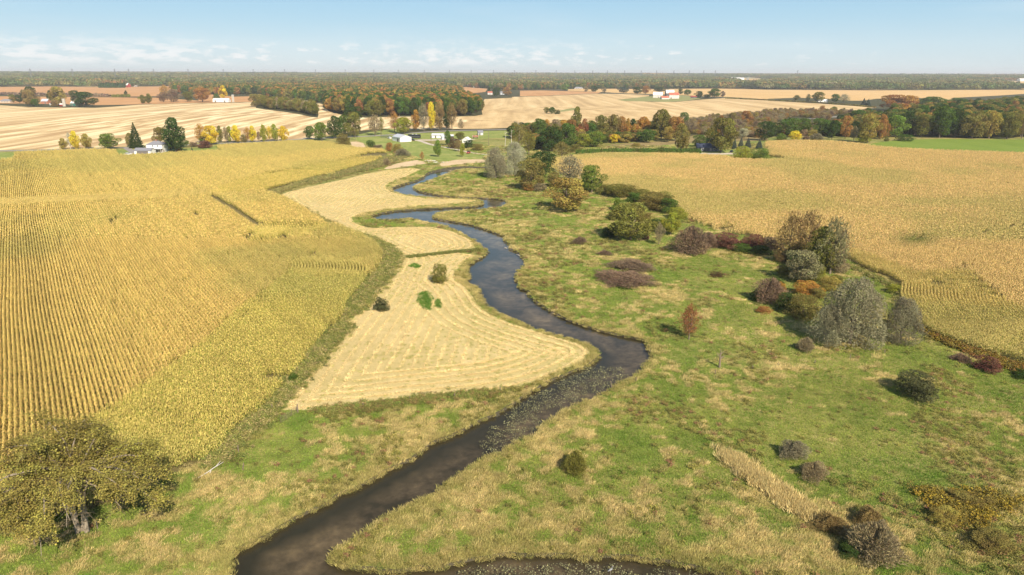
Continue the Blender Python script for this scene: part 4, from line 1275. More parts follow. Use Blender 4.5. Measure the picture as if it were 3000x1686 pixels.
WOODS = [('lot', G('T2', [(705, 600), (870, 638), (1100, 655), (1350, 652), (1560, 648), (1700, 652), (2050, 655), (2200, 645), (2270, 600), (2230, 560), (2150, 520), (1900, 490), (1400, 480), (900, 490), (700, 520)]), 9.5, (17, 24), 'trees of the wood lot behind the white shed', 'tree crowded inside the mixed colour wood lot behind the lane'),
         ('olive', G('T2', [(0, 545), (150, 585), (300, 595), (450, 618), (560, 645), (625, 655), (600, 625), (480, 595), (330, 570), (150, 555), (0, 520)]), 8, (13, 19), 'trees of the olive hedgerow', 'tree in the olive hedgerow jutting into the striped stubble'),
         ('right', G('T4', [(1180, 860), (1500, 850), (1800, 868), (2576, 875), (3300, 880), (3300, 560), (2576, 560), (2100, 600), (1700, 640), (1250, 680), (1150, 760)]), 11, (14, 21), 'trees of the right hand woods', 'tree deep inside the right hand woods'),
         ('thicket', G('T3', [(1740, 830), (2000, 800), (2400, 780), (2576, 790), (2576, 650), (2250, 670), (2000, 690), (1780, 730)]), 8, (5, 9), 'grey thicket behind the blue roofed house', 'bushy tree in the grey brown thicket beyond the great tree'),
         ('thicket', G('T4', [(-50, 800), (150, 700), (300, 660), (600, 700), (700, 640), (850, 640), (850, 620), (600, 615), (200, 618), (-50, 625)]), 8, (4, 8), 'grey thicket behind the blue roofed house', 'bushy tree in the grey brown thicket beyond the great tree'),
         ('line', G('T3', [(0, 900), (200, 850), (700, 850), (1200, 850), (1700, 880), (1720, 830), (1300, 800), (700, 810), (300, 800), (0, 830)]), 8, (7, 12), 'tree line beyond the willows', 'tree filling the back of the tree line beyond the willows'),
         ('line', G('T3', [(180, 1000), (600, 960), (1000, 930), (1500, 900), (1500, 870), (600, 880), (180, 900)]), 9, (6, 10), 'tree line beyond the willows', 'tree filling the back of the tree line beyond the willows'),
         ('right', G('T4', [(560, 860), (1180, 890), (1180, 720), (1000, 680), (860, 700), (700, 800)]), 9, (10, 15), 'trees of the right hand woods', 'tree deep inside the right hand woods'),
         ('thicket', G('T3', [(2250, 860), (2576, 880), (2576, 800), (1900, 800), (1780, 840)]), 7, (4, 7), 'grey thicket behind the blue roofed house', 'bushy tree in the grey brown thicket beyond the great tree'),
         ('thicket', G('T4', [(0, 860), (700, 860), (700, 800), (560, 770), (0, 800)]), 7, (5, 9), 'grey thicket behind the blue roofed house', 'bushy tree in the grey brown thicket beyond the great tree'),
         ('big', G('T2', [(-820, 420), (-400, 440), (0, 435), (150, 465), (560, 515), (690, 515), (900, 470), (1400, 460), (1900, 470), (2080, 425), (1900, 372), (1900, 300), (-900, 310)]), 11, (16, 22), 'far mixed woods', 'tree of the far mixed woods'),
         ]
for key, poly, spc, hr, grp, lab in WOODS:
    lo, hi = poly.min(0), poly.max(0)
    g_ = grid(lo[0], hi[0], lo[1], hi[1], spc)
    g_ = g_ + rng.uniform(-.25, .25, g_.shape) * spc
    g_ = g_[inside(poly, g_)]
    for x, y in g_:
        h = _tr.uniform(*hr)
        c = weighted(key, _tr)
        # the far part of the big wood turns orange in a band
        if key == 'big' and vnoise(x, y, 90, 41) > .66 and _tr.random() < .45:
            c = _tr.choice(['rust', 'orange', 'rust'])
        kind = _tr.choice(['round', 'round', 'oval', 'spread'] if key != 'thicket' else ['airy', 'shrub', 'airy', 'round'])
        TREES.append(dict(x=x, y=y, w=spc * _tr.uniform(1.0, 1.5) if key != 'thicket' else _tr.uniform(5, 9), h=h, kind=kind, col=c, label=None, group=grp, lab=lab, hand=False))

ADJ = {'dkgreen': 'dark green', 'green': 'green', 'ltgreen': 'light green', 'olive': 'olive', 'brownolive': 'brown olive', 'rust': 'rust coloured', 'orange': 'orange', 'red': 'red', 'gold': 'golden',
       'greybrown': 'grey brown', 'purple': 'purplish', 'brown': 'brown', 'yellow': 'yellow', 'yellowgreen': 'yellow green', 'grey': 'grey', 'silver': 'silver', 'tan': 'tan'}


def tint_of(c, r, amt=.12):
    b = PAL[c]
    k = 1 + r.uniform(-amt, amt)
    return tuple(max(0.005, b[i] * k * (1 + r.uniform(-amt, amt) * .6)) for i in range(3))


for tdict in TREES:
    px, py, zc = pixel(np.float64(tdict['x']), np.float64(tdict['y']), float(hgt(tdict['x'], tdict['y'])))
    tdict['px'] = tdict['h'] / zc * F_PX if -60 < px < 3060 else 0
    tdict['zc'] = zc
hand = [t_ for t_ in TREES if t_['hand']]
rest = sorted([t_ for t_ in TREES if not t_['hand']], key=lambda q: -q['px'])
n_ind = 90
singles, mass = rest[:n_ind], rest[n_ind:]


def place_tree(t_):
    r = random.Random(int(abs(t_['x']) * 31 + abs(t_['y']) * 17))
    me, lm = r.choice(VAR[t_['kind']])
    z = float(hgt(t_['x'], t_['y']))
    nm = KINDNAME[t_['kind']]
    label = t_['label'] or (ADJ[t_['col']] + ' ' + t_['lab'])
    rz = r.uniform(0, 6.28)
    cat = 'shrub' if t_['kind'] in GROUNDED else 'tree'
    scl = (t_['w'], t_['w'], t_['h'])
    tint = tint_of(t_['col'], r, .05 if t_['hand'] else .12)
    e = bpy.data.objects.new(nm, None); COL.objects.link(e)
    e.location = (t_['x'], t_['y'], z); e.rotation_euler = (0, 0, rz); e.scale = scl
    e.empty_display_size = .1
    cr_ = bpy.data.objects.new('foliage' if cat == 'shrub' else 'crown', me); COL.objects.link(cr_); cr_.parent = e
    cr_['tint'] = tint
    if lm is not None:
        tk = bpy.data.objects.new('stem' if cat == 'shrub' else 'trunk', lm); COL.objects.link(tk); tk.parent = e
    e['label'] = label; e['category'] = cat
    if t_['group']:
        e['group'] = t_['group']
    return e


for t_ in hand + singles:
    place_tree(t_)


# ------------------------------------------------------------------ scattering with geometry nodes (only for kind stuff)
def gn_group():
    ng = bpy.data.node_groups.new('scatter', 'GeometryNodeTree')
    ng.interface.new_socket('Geometry', in_out='INPUT', socket_type='NodeSocketGeometry')
    ng.interface.new_socket('Collection', in_out='INPUT', socket_type='NodeSocketCollection')
    ng.interface.new_socket('Geometry', in_out='OUTPUT', socket_type='NodeSocketGeometry')
    n = ng.nodes
    gi = n.new('NodeGroupInput'); go = n.new('NodeGroupOutput')
    iop = n.new('GeometryNodeInstanceOnPoints'); ci = n.new('GeometryNodeCollectionInfo')
    ci.inputs['Separate Children'].default_value = True; ci.inputs['Reset Children'].default_value = True
    iop.inputs['Pick Instance'].default_value = True

    def att(name, dt):
        a = n.new('GeometryNodeInputNamedAttribute'); a.data_type = dt; a.inputs['Name'].default_value = name
        return a.outputs['Attribute']
    e2r = n.new('FunctionNodeEulerToRotation')
    l = ng.links.new
    l(gi.outputs['Geometry'], iop.inputs['Points'])
    l(gi.outputs['Collection'], ci.inputs['Collection'])
    l(ci.outputs[0], iop.inputs['Instance'])
    l(att('idx', 'INT'), iop.inputs['Instance Index'])
    l(att('rot', 'FLOAT_VECTOR'), e2r.inputs[0]); l(e2r.outputs[0], iop.inputs['Rotation'])
    l(att('scl', 'FLOAT_VECTOR'), iop.inputs['Scale'])
    l(iop.outputs[0], go.inputs[0])
    return ng


NG = gn_group()
COLL_SOCKET = [s.identifier for s in NG.interface.items_tree if s.name == 'Collection'][0]


def proto_coll(name, meshes):
    c = bpy.data.collections.new(name)
    for k, me in enumerate(meshes):
        o = bpy.data.objects.new('%s_%02d' % (name, k), me)
        c.objects.link(o)
    return c


def scatter(name, coll, P, rot, scl, idx, tint, label=None, cat=None):
    n = len(P)
    if n == 0:
        return
    me = bpy.data.meshes.new(name)
    me.vertices.add(n); me.vertices.foreach_set('co', np.asarray(P, np.float32).ravel())
    rot = np.asarray(rot, np.float32)
    if rot.ndim == 1:
        rot = np.stack([np.zeros(n), np.zeros(n), rot], 1)
    scl = np.asarray(scl, np.float32)
    if scl.ndim == 1:
        scl = np.repeat(scl[:, None], 3, 1)
    a = me.attributes.new('rot', 'FLOAT_VECTOR', 'POINT'); a.data.foreach_set('vector', rot.astype(np.float32).ravel())
    a = me.attributes.new('scl', 'FLOAT_VECTOR', 'POINT'); a.data.foreach_set('vector', scl.astype(np.float32).ravel())
    a = me.attributes.new('idx', 'INT', 'POINT'); a.data.foreach_set('value', np.asarray(idx, np.int32))
    a = me.attributes.new('tint', 'FLOAT_COLOR', 'POINT'); a.data.foreach_set('color', np.column_stack([tint, np.ones(n)]).astype(np.float32).ravel())
    o = bpy.data.objects.new(name, me); COL.objects.link(o)
    md = o.modifiers.new('scatter', 'NODES'); md.node_group = NG
    md[COLL_SOCKET] = coll
    o['kind'] = 'stuff'
    if label:
        o['label'] = label
    if cat:
        o['category'] = cat
    return o


# woodland mass: the trees behind the individually built ones
def tree_stuff(name, lst, kinds, label):
    meshes = []; start = {}
    for k in kinds:
        start[k] = len(meshes); meshes += [q[0] for q in VAR[k]]
    coll = proto_coll(name + '_kinds', meshes)
    n = len(lst)
    r = random.Random(11)
    P = np.array([(q['x'], q['y'], float(hgt(q['x'], q['y'])) - .3) for q in lst])
    idx = [start[q['gk']] + r.randrange(len(VAR[q['gk']])) for q in lst]
    scl = np.array([(q['w'], q['w'], q['h']) for q in lst])
    tint = np.array([tint_of(q['col'], r) for q in lst])
    scatter(name, coll, P, rng.uniform(0, 6.28, n), scl, idx, tint, label, 'woods')


near_mass = []; far_mass = []
for q in mass:
    if q['kind'] == 'shrub' or q['kind'] == 'twiggy':
        q['gk'] = 'shrub'
    elif q['kind'] == 'airy':
        q['gk'] = 'airy'
    else:
        q['gk'] = q['kind']
    if q['zc'] > 1250:
        q['gk'] = 'far'; far_mass.append(q)
    else:
        near_mass.append(q)
tree_stuff('woodland', near_mass, ['round', 'oval', 'spread', 'shrub', 'airy'], 'dense mixed autumn woodland behind its front trees')

# far woods: everything beyond about 1.4 km that is not a field
FIELDS = [pl for nm, pl in REGIONS if nm in ('stubble', 'orange', 'gold', 'rough', 'road')]


def far_points(d0, d1, spc, half=.86):
    # polar grid in the visible wedge with margin
    out = []
    d = d0
    while d < d1:
        n = int(2 * half * d / spc)
        a = np.linspace(-half, half, n) + rng.uniform(-.5, .5, n) * (2 * half / n)
        dd = d + rng.uniform(-.5, .5, n) * spc
        out.append(np.stack([dd * np.sin(a), dd * np.cos(a)], 1))
        d += spc
    p = np.vstack(out)
    k = np.zeros(len(p), bool)
    for f_ in FIELDS:
        k |= inside(f_, p)
    return p[~k]


wood_polys = [w_[1] for w_ in WOODS]
# lower edge of the far woods, as seen in the photograph
EDGE = np.vstack([to_native('T1', [(-900, 352), (0, 352), (500, 348), (1000, 358), (1600, 350), (1740, 350)]), to_native('T2', [(1900, 360), (2330, 378)]), to_native('T3', [(0, 392), (560, 380), (1400, 378), (2100, 372)]), to_native('T4', [(0, 383), (900, 388), (2150, 385), (3300, 385)])])
p = far_points(1250, 2900, 11)
px, py, zc = pixel(p[:, 0], p[:, 1], hgt(p[:, 0], p[:, 1]))
lim = np.interp(px, EDGE[:, 0], EDGE[:, 1])
keep = py < lim
# hedgerows and scattered trees below the limit
for wp in wood_polys:
    keep &= ~inside(wp, p)
p = p[keep]
cl_ = vnoise(p[:, 0], p[:, 1], 160, 77)
cols = []
for k in range(len(p)):
    c = weighted('far', _tr)
    if cl_[k] > .72 and _tr.random() < .4:
        c = _tr.choice(['rust', 'rust', 'gold', 'brown'])
    cols.append(c)
for (x, y), c in zip(p, cols):
    far_mass.append(dict(x=x, y=y, w=_tr.uniform(11, 17), h=_tr.uniform(13, 22), col=c, gk='far'))
tree_stuff('far_woodland', far_mass, ['far'], 'far off woods reading as one wooded plain')

# woods on the plain up to the horizon, as patches of crowns
def wood_patch(seed, size, ntree, nq, qs, hr):
    r = np.random.default_rng(seed)
    P, T, B, LV = [], [], [], []
    for k in range(ntree):
        c = np.array([r.uniform(-.5, .5) * size, r.uniform(-.5, .5) * size, 0]); R = size / math.sqrt(ntree) * r.uniform(.5, .8); hh = r.uniform(*hr)
        d = unit(r.normal(0, 1, (nq, 3)) + [0, 0, .6]); d[:, 2] = np.abs(d[:, 2])
        q = c + d * [R, R, hh * .6] + [0, 0, hh * .4]
        t, b = leaf_frames(q, d, qs, r, .5)
        P.append(q); T.append(t); B.append(b)
        cv = r.uniform(0, 1); LV.append(np.stack([np.clip(r.normal(.5, .15, nq), 0, 1), np.full(nq, cv), q[:, 2]], 1))
    return quads_mesh('wood_patch', np.vstack(P), np.vstack(T), np.vstack(B), np.vstack(LV), MAT['leaf'])


patches = [wood_patch(300 + k, 60, 20, 34, 2.4, (13, 22)) for k in range(5)]
big_patches = [wood_patch(320 + k, 220, 30, 40, 9, (16, 26)) for k in range(4)]
p = far_points(2850, 7000, 48)
k1 = vnoise(p[:, 0], p[:, 1], 420, 91) + .5 * vnoise(p[:, 0], p[:, 1], 170, 92)
px, py, zc = pixel(p[:, 0], p[:, 1], hgt(p[:, 0], p[:, 1]))
p = p[k1 > .52]
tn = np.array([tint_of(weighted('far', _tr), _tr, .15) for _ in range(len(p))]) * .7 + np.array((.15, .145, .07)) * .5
scatter('distant_woodland', proto_coll('distant_patches', patches), np.column_stack([p, hgt(p[:, 0], p[:, 1]) - 1]), rng.uniform(0, 6.28, len(p)), rng.uniform(.9, 1.25, len(p)), rng.integers(0, 5, len(p)), tn,
        'distant belt of woods below the horizon', 'woods')
p = far_points(6900, 24000, 210)
k1 = vnoise(p[:, 0], p[:, 1], 1500, 95) + .5 * vnoise(p[:, 0], p[:, 1], 600, 96)
p = p[k1 > .50]
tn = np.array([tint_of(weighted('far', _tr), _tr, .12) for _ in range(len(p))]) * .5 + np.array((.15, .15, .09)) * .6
scatter('horizon_woodland', proto_coll('horizon_patches', big_patches), np.column_stack([p, hgt(p[:, 0], p[:, 1]) - 1]), rng.uniform(0, 6.28, len(p)), rng.uniform(.9, 1.2, len(p)), rng.integers(0, 4, len(p)), tn,
        'farthest woods along the horizon', 'woods')

# ------------------------------------------------------------------ corn
def corn_row(seed, L, near_):
    r = np.random.default_rng(seed)
    P, T, B, LV = [], [], [], []

    def add(p, t, b, lv):
        P.append(p); T.append(t); B.append(b); LV.append(lv)
    x = -L / 2
    step = .24 if near_ else .42
    while x < L / 2:
        h = r.uniform(2.0, 2.45); y0 = r.normal(0, .03)
        g_ = r.uniform(.3, .7)
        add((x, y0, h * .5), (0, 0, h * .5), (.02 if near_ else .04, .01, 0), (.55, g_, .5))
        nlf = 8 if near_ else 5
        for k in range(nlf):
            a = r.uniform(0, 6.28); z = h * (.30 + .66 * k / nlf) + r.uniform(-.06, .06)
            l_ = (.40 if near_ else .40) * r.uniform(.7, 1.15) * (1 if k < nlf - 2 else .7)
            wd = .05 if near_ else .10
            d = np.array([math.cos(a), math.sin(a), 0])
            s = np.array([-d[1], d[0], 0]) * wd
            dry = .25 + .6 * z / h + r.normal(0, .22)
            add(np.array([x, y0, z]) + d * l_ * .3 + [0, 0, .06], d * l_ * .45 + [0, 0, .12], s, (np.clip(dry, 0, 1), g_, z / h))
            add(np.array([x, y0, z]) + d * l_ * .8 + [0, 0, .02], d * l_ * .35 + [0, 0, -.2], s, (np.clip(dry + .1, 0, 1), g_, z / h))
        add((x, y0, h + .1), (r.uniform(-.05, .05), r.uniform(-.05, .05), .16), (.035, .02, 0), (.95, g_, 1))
        x += step * r.uniform(.8, 1.2)
    return quads_mesh('corn_row', np.array(P, float), np.array(T, float), np.array(B, float), np.array(LV, float), MAT['corn_leaf'])


SEG_N, SEG_F = 3.0, 8.0
corn_near = [corn_row(400 + k, SEG_N + .1, True) for k in range(6)]
corn_far = [corn_row(420 + k, SEG_F + .1, False) for k in range(4)]
corn_coll = proto_coll('corn_rows', corn_near + corn_far)

# zones of the left field
INNER = np.vstack([to_native('D1', [(-500, 1200), (0, 960), (330, 780), (600, 580), (760, 470), (1000, 290), (1150, 180)]), to_native('C5', [(1790, 1400), (2000, 1250), (2130, 1140)])])
edge_g = unproj(corn_edge)[:, :2]
ie_end = 27                                                   # index along corn_edge where the strip ends
Z_S = np.vstack([unproj(INNER)[:, :2], G('C5', [(2180, 1100), (2230, 1030)]), G('C6', [(-100, 1150), (60, 1110), (195, 1130)]), edge_g[:22][::-1]])
Z_M2 = G('C5', [(1955, 742), (2100, 730), (2460, 735), (2480, 760), (2330, 820), (2150, 850), (1900, 860), (1840, 830)])
Z_M3 = np.vstack([G('C5', [(1840, 845), (1900, 865), (2150, 855), (2330, 825), (2450, 765)]), G('C6', [(0, 748), (150, 800), (240, 865), (290, 925), (312, 965), (200, 1000), (0, 1000)]), G('C5', [(2200, 1020), (2140, 1020), (2050, 960)])])
Z_H = np.vstack([G('C5', [(1610, 492), (1700, 440), (1850, 385), (2050, 335), (2300, 300), (2576, 240)]), G('S4', [(300, 620), (600, 560), (800, 480), (1000, 430), (1150, 425), (1225, 430), (1222, 460), (1060, 545), (700, 645), (200, 775)]), G('C5', [(2450, 348), (2300, 395), (2100, 445), (1990, 475), (1800, 490)])])
Z_X = G('C5', [(-800, 620), (0, 545), (700, 520), (1300, 485), (1600, 475), (1620, 512), (1200, 548), (600, 572), (0, 600), (-800, 680)])


def line_dir(crop, a, b):
    g_ = G(crop, [a, b]); d = g_[1] - g_[0]
    return d / np.linalg.norm(d), g_


Z_C = np.vstack([G('C5', [(2170, 1060), (2230, 1015), (2330, 1000), (2450, 1005), (2576, 1020)]), G('C6', [(100, 1035), (200, 1075), (200, 1120), (100, 1135), (0, 1140)]), G('C5', [(2400, 1145), (2250, 1130)])])
Z_C2 = G('C5', [(1945, 722), (2200, 718), (2470, 722), (2480, 752), (2200, 772), (1955, 760)])
Z_C3 = G('C5', [(1830, 830), (1900, 838), (2100, 830), (2120, 862), (2000, 890), (1880, 880)])
SZ = [('Z_X', Z_X, 'x'), ('Z_H', Z_H, 'h'), ('Z_M2', Z_M2, 'm2'), ('Z_M3', Z_M3, 'm'), ('Z_S', Z_S, 's'), ('Z_C', Z_C, 'c1'), ('Z_C2', Z_C2, 'c2'), ('Z_C3', Z_C3, 'c3')]
vp_dir = np.array([math.sin(ROWVP), math.cos(ROWVP)])
CURVES = {'s': unproj(np.vstack([to_native('D1', [(-900, 1560)]), corn_edge[0:20], to_native('C6', [(60, 1310), (200, 1150)]), to_native('C6', [(420, 800)])]))[:, :2],
          'h': G('C5', [(1300, 600), (1610, 530), (1990, 472), (2100, 442), (2300, 392), (2450, 345), (2576, 325), (2750, 300), (2870, 265), (2905, 235), (2880, 215)]),
          'm2': G('C5', [(2700, 640), (2480, 740), (2200, 800), (1960, 800), (1840, 760), (1700, 600)]),
          'x': G('C5', [(-800, 640), (0, 570), (700, 545), (1300, 510), (1600, 492), (1800, 480)])}


def rows_straight(poly, d, spc, seg):
    n = np.array([-d[1], d[0]])
    a = poly @ n; b_ = poly @ d
    offs = np.arange(a.min(), a.max(), spc); al = np.arange(b_.min(), b_.max(), seg)
    A, Bm = np.meshgrid(offs, al)
    ph = rng.uniform(0, seg, len(offs))
    Bm = Bm + ph[None, :]
    p_ = A.ravel()[:, None] * n + Bm.ravel()[:, None] * d
    # rows drift slightly
    w_ = (fbm(p_[:, 0], p_[:, 1], 90, 51, 2) - .5) * 1.6
    p_ = p_ + n * w_[:, None]
    return p_, np.full(len(p_), math.atan2(d[1], d[0]))


def rows_curve(guide, poly, spc, seg, span=60):
    c = smooth(guide, 3, False)
    # resample by arc length
    s_ = np.concatenate([[0], np.cumsum(np.linalg.norm(np.diff(c, axis=0), axis=1))])
    u_ = np.arange(0, s_[-1], seg)
    q = np.stack([np.interp(u_, s_, c[:, 0]), np.interp(u_, s_, c[:, 1])], 1)
    t_ = np.gradient(q, axis=0); t_ = unit(t_)
    n = np.stack([-t_[:, 1], t_[:, 0]], 1)
    P_, R_ = [], []
    for k in range(-int(span / spc), int(span / spc)):
        # parallel rows are offset along the local normal
        pp = q + n * k * spc
        st = np.gradient(pp, axis=0)
        ok = (st * t_).sum(1) > seg * .35
        P_.append(pp[ok]); R_.append(np.arctan2(t_[ok, 1], t_[ok, 0]))
    P_ = np.vstack(P_); R_ = np.concatenate(R_)
    k = inside(poly, P_)
    return P_[k], R_[k]


GAPL = G('C5', [(1610, 520), (1780, 625), (1955, 740)])
cornP, cornR, cornZ, cornSeg = [], [], [], []


def zone_of(p_):
    z = np.array(['main'] * len(p_), dtype='<U5')
    for nm, pl, key in SZ:
        z[inside(pl, p_)] = key
    return z


def split_lod(gen, zkey, poly):
    for seg, lo, hi in ((SEG_N, 0, 235 if zkey != 'c1' else 900), (SEG_F, 235 if zkey != 'c1' else 900, 5000)):
        p_, r_ = gen(seg)
        ok = inside(poly, p_)
        p_, r_ = p_[ok], r_[ok]
        _, _, f_ = pixel(p_[:, 0], p_[:, 1], hgt(p_[:, 0], p_[:, 1]))
        ok = (f_ >= lo) & (f_ < hi)
        p_, r_ = p_[ok], r_[ok]
        if zkey is not None:
            ok = zone_of(p_) == zkey
            p_, r_ = p_[ok], r_[ok]
        cornP.append(p_); cornR.append(r_); cornZ.append(np.array([zkey or 'right'] * len(p_), dtype='<U5')); cornSeg.append(np.full(len(p_), seg == SEG_N))


RS = .76
split_lod(lambda sg: rows_straight(CORN_L, vp_dir, RS, sg), 'main', CORN_L)
split_lod(lambda sg: rows_straight(CORN_L, vp_dir, RS, sg), 'm', CORN_L)
split_lod(lambda sg: rows_curve(CURVES['s'], CORN_L, RS, sg, 80), 's', CORN_L)
split_lod(lambda sg: rows_curve(CURVES['h'], CORN_L, RS, sg, 70), 'h', CORN_L)
split_lod(lambda sg: rows_curve(CURVES['m2'], CORN_L, RS, sg, 25), 'm2', CORN_L)
split_lod(lambda sg: rows_curve(CURVES['x'], CORN_L, RS, sg, 30), 'x', CORN_L)
def rows_shift(guide, sh, spc, seg, n0, n1):
    c = smooth(guide, 3, False)
    s_ = np.concatenate([[0], np.cumsum(np.linalg.norm(np.diff(c, axis=0), axis=1))])
    u_ = np.arange(0, s_[-1], seg)
    q = np.stack([np.interp(u_, s_, c[:, 0]), np.interp(u_, s_, c[:, 1])], 1)
    t_ = unit(np.gradient(q, axis=0))
    P_ = np.vstack([q + sh * k * spc for k in range(n0, n1)]); R_ = np.tile(np.arctan2(t_[:, 1], t_[:, 0]), n1 - n0)
    return P_, R_


_gc = G('C5', [(2190, 930), (2290, 985), (2370, 1040), (2385, 1085), (2340, 1140), (2260, 1200)])
_sh, _ = line_dir('C5', (2200, 1075), (2560, 1080))
split_lod(lambda sg: rows_shift(_gc, _sh, .95, min(sg, 1.6), -45, 60), 'c1', CORN_L)
for key_, a_, b_ in (('c2', (2225, 765), (2200, 725)), ('c3', (2010, 885), (1975, 835))):
    cd, _ = line_dir('C5', a_, b_)
    split_lod(lambda sg: rows_straight(CORN_L, cd, .88, sg), key_, CORN_L)
rd, _ = line_dir('C7', (1500, 1000), (2350, 640))
# headland of the right field: curved rows in the lower right
Z_RH = np.vstack([G('C7', [(1240, 975), (1400, 1063), (1560, 1125), (1655, 1185), (1635, 1240), (1628, 1300)]), G('D3', [(1235, 60), (1268, 115), (1350, 155), (1450, 195), (1600, 245), (1750, 285), (1842, 322), (2300, 520)]),
                  G('C7', [(3000, 1700), (2576, 1400), (2450, 1330), (2330, 1230), (2200, 1120), (2100, 1080), (1900, 1100), (1750, 1110), (1500, 1010), (1280, 930)])])
CURVE_R = np.vstack([G('C7', [(700, 850), (1000, 920), (1240, 975), (1400, 1063), (1560, 1125), (1655, 1185), (1645, 1240), (1645, 1300)]), G('D3', [(1268, 118), (1350, 155), (1450, 195), (1600, 245), (1750, 285), (1842, 322), (2300, 520)])])
for key, gen in (('right', lambda sg: rows_straight(CORN_R, rd, RS, sg)), ('rh', lambda sg: rows_curve(CURVE_R, Z_RH, RS, sg, 45))):
    for seg, lo, hi in ((SEG_N, 0, 235), (SEG_F, 235, 5000)):
        p_, r_ = gen(seg)
        ok = inside(CORN_R, p_); p_, r_ = p_[ok], r_[ok]
        _, _, f_ = pixel(p_[:, 0], p_[:, 1], hgt(p_[:, 0], p_[:, 1]))
        inh = inside(Z_RH, p_)
        ok = (f_ >= lo) & (f_ < hi) & (inh if key == 'rh' else ~inh)
        cornP.append(p_[ok]); cornR.append(r_[ok]); cornZ.append(np.array([key] * ok.sum(), dtype='<U5')); cornSeg.append(np.full(ok.sum(), seg == SEG_N))
cP = np.vstack(cornP); cR = np.concatenate(cornR); cZ = np.concatenate(cornZ); cS = np.concatenate(cornSeg)
gap = dist_line(GAPL, cP, False)
ok = gap > np.where(cS, 1.5, 1.6)
px, py, f_ = pixel(cP[:, 0], cP[:, 1], hgt(cP[:, 0], cP[:, 1]))
ok &= (px > -260) & (px < 3300)
bare = (vnoise(cP[:, 0], cP[:, 1], 9, 62) > .955)
ok &= ~bare
cP, cR, cZ, cS = cP[ok], cR[ok], cZ[ok], cS[ok]
n = len(cP)
base = {'main': (.66, .465, .175), 'm': (.56, .41, .15), 's': (.545, .43, .14), 'h': (.61, .44, .15), 'm2': (.57, .43, .15), 'x': (.54, .385, .155), 'right': (.64, .44, .21), 'rh': (.62, .455, .18), 'c1': (.58, .43, .15), 'c2': (.60, .45, .15), 'c3': (.60, .45, .15)}
tint = np.array([base[z] for z in cZ])
nz = fbm(cP[:, 0], cP[:, 1], 60, 71, 3)
gm = sstep(.50, .68, nz)[:, None] * .45
tint = tint * (1 - gm) + np.array((.40, .36, .13)) * gm
# far part of the left field is greener
gfar = (sstep(230, 420, cP[:, 1]) * (cP[:, 0] < 30) * .45)[:, None]
tint = tint * (1 - gfar) + np.array((.52, .41, .14)) * gfar
pg = G('C7', [(1760, 860)])[0]
el = np.exp(-(((cP - pg) @ rd) / 9) ** 2 - (((cP - pg) @ np.array([-rd[1], rd[0]])) / 5) ** 2)[:, None]
tint = tint * (1 - el * .8) + np.array((.10, .15, .03)) * el * .8
rowk = np.round((cP @ np.array([-vp_dir[1], vp_dir[0]])) / RS).astype(int)
tint = tint * (1 + .14 * (np.random.default_rng(5).random(4000)[rowk % 4000] - .5))[:, None] * rng.uniform(.93, 1.07, (n, 1))
idx = np.where(cS, rng.integers(0, 6, n), 6 + rng.integers(0, 4, n))
scl = np.stack([np.where(cZ == 'c1', .55, 1.0), rng.uniform(.9, 1.12, n), rng.uniform(.9, 1.05, n)], 1)
flip = rng.integers(0, 2, n) * math.pi
left = ~np.isin(cZ, ['right', 'rh'])
P3 = np.column_stack([cP, hgt(cP[:, 0], cP[:, 1])])
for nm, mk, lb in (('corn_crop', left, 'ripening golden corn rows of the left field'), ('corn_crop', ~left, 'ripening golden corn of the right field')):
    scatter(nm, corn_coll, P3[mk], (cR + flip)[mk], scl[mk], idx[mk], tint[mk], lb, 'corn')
print('corn', n)

# ------------------------------------------------------------------ grasses and weeds
def tuft(seed, nb, rad, h, wid, lean, spread=.35):
    r = np.random.default_rng(seed)
    a = r.uniform(0, 6.28, nb); q = np.sqrt(r.uniform(0, 1, nb)) * rad
    hh = h * r.uniform(.55, 1.15, nb)
    d = np.stack([r.normal(0, spread, nb) + lean, r.normal(0, spread, nb), np.ones(nb)], 1)
    d = unit(d)
    P = np.stack([q * np.cos(a), q * np.sin(a), np.zeros(nb)], 1) + d * (hh / 2)[:, None]
    T = d * (hh / 2)[:, None]
    B = unit(np.cross(d, r.normal(0, 1, (nb, 3)))) * wid * r.uniform(.6, 1.3, (nb, 1))
    lv = np.stack([np.clip(r.normal(.5, .2, nb), 0, 1), r.uniform(.3, .7, nb), P[:, 2]], 1)
    return quads_mesh('tuft', P, T, B, lv, MAT['grass_blade'])


def forb(seed, nq, rad, h, size):
    r = np.random.default_rng(seed)
    P = np.stack([r.normal(0, rad * .5, nq), r.normal(0, rad * .5, nq), h * r.uniform(.15, 1, nq)], 1)
    T, B = leaf_frames(P, P * [1, 1, 0] + [0, 0, .6], size, r, .8)
    lv = np.stack([np.clip(r.normal(.5, .2, nq), 0, 1), r.uniform(.3, .7, nq), P[:, 2]], 1)
    return quads_mesh('forb', P, T, B, lv, MAT['grass_blade'])


grass_protos = [tuft(500 + k, 70, .75, .32, .028, .15, .55) for k in range(3)] + [tuft(510 + k, 90, .6, .62, .02, .5, .5) for k in range(3)] + \
               [forb(520 + k, 60, .5, .75, .09) for k in range(2)] + [tuft(530 + k, 40, .9, .12, .03, .3, 1.4) for k in range(2)]
grass_coll = proto_coll('grass_kinds', grass_protos)

others = [pl for nm, pl in REGIONS if nm in ('cornsoil', 'hay', 'sand', 'gravel', 'riverbed', 'lawn', 'road', 'crop')]


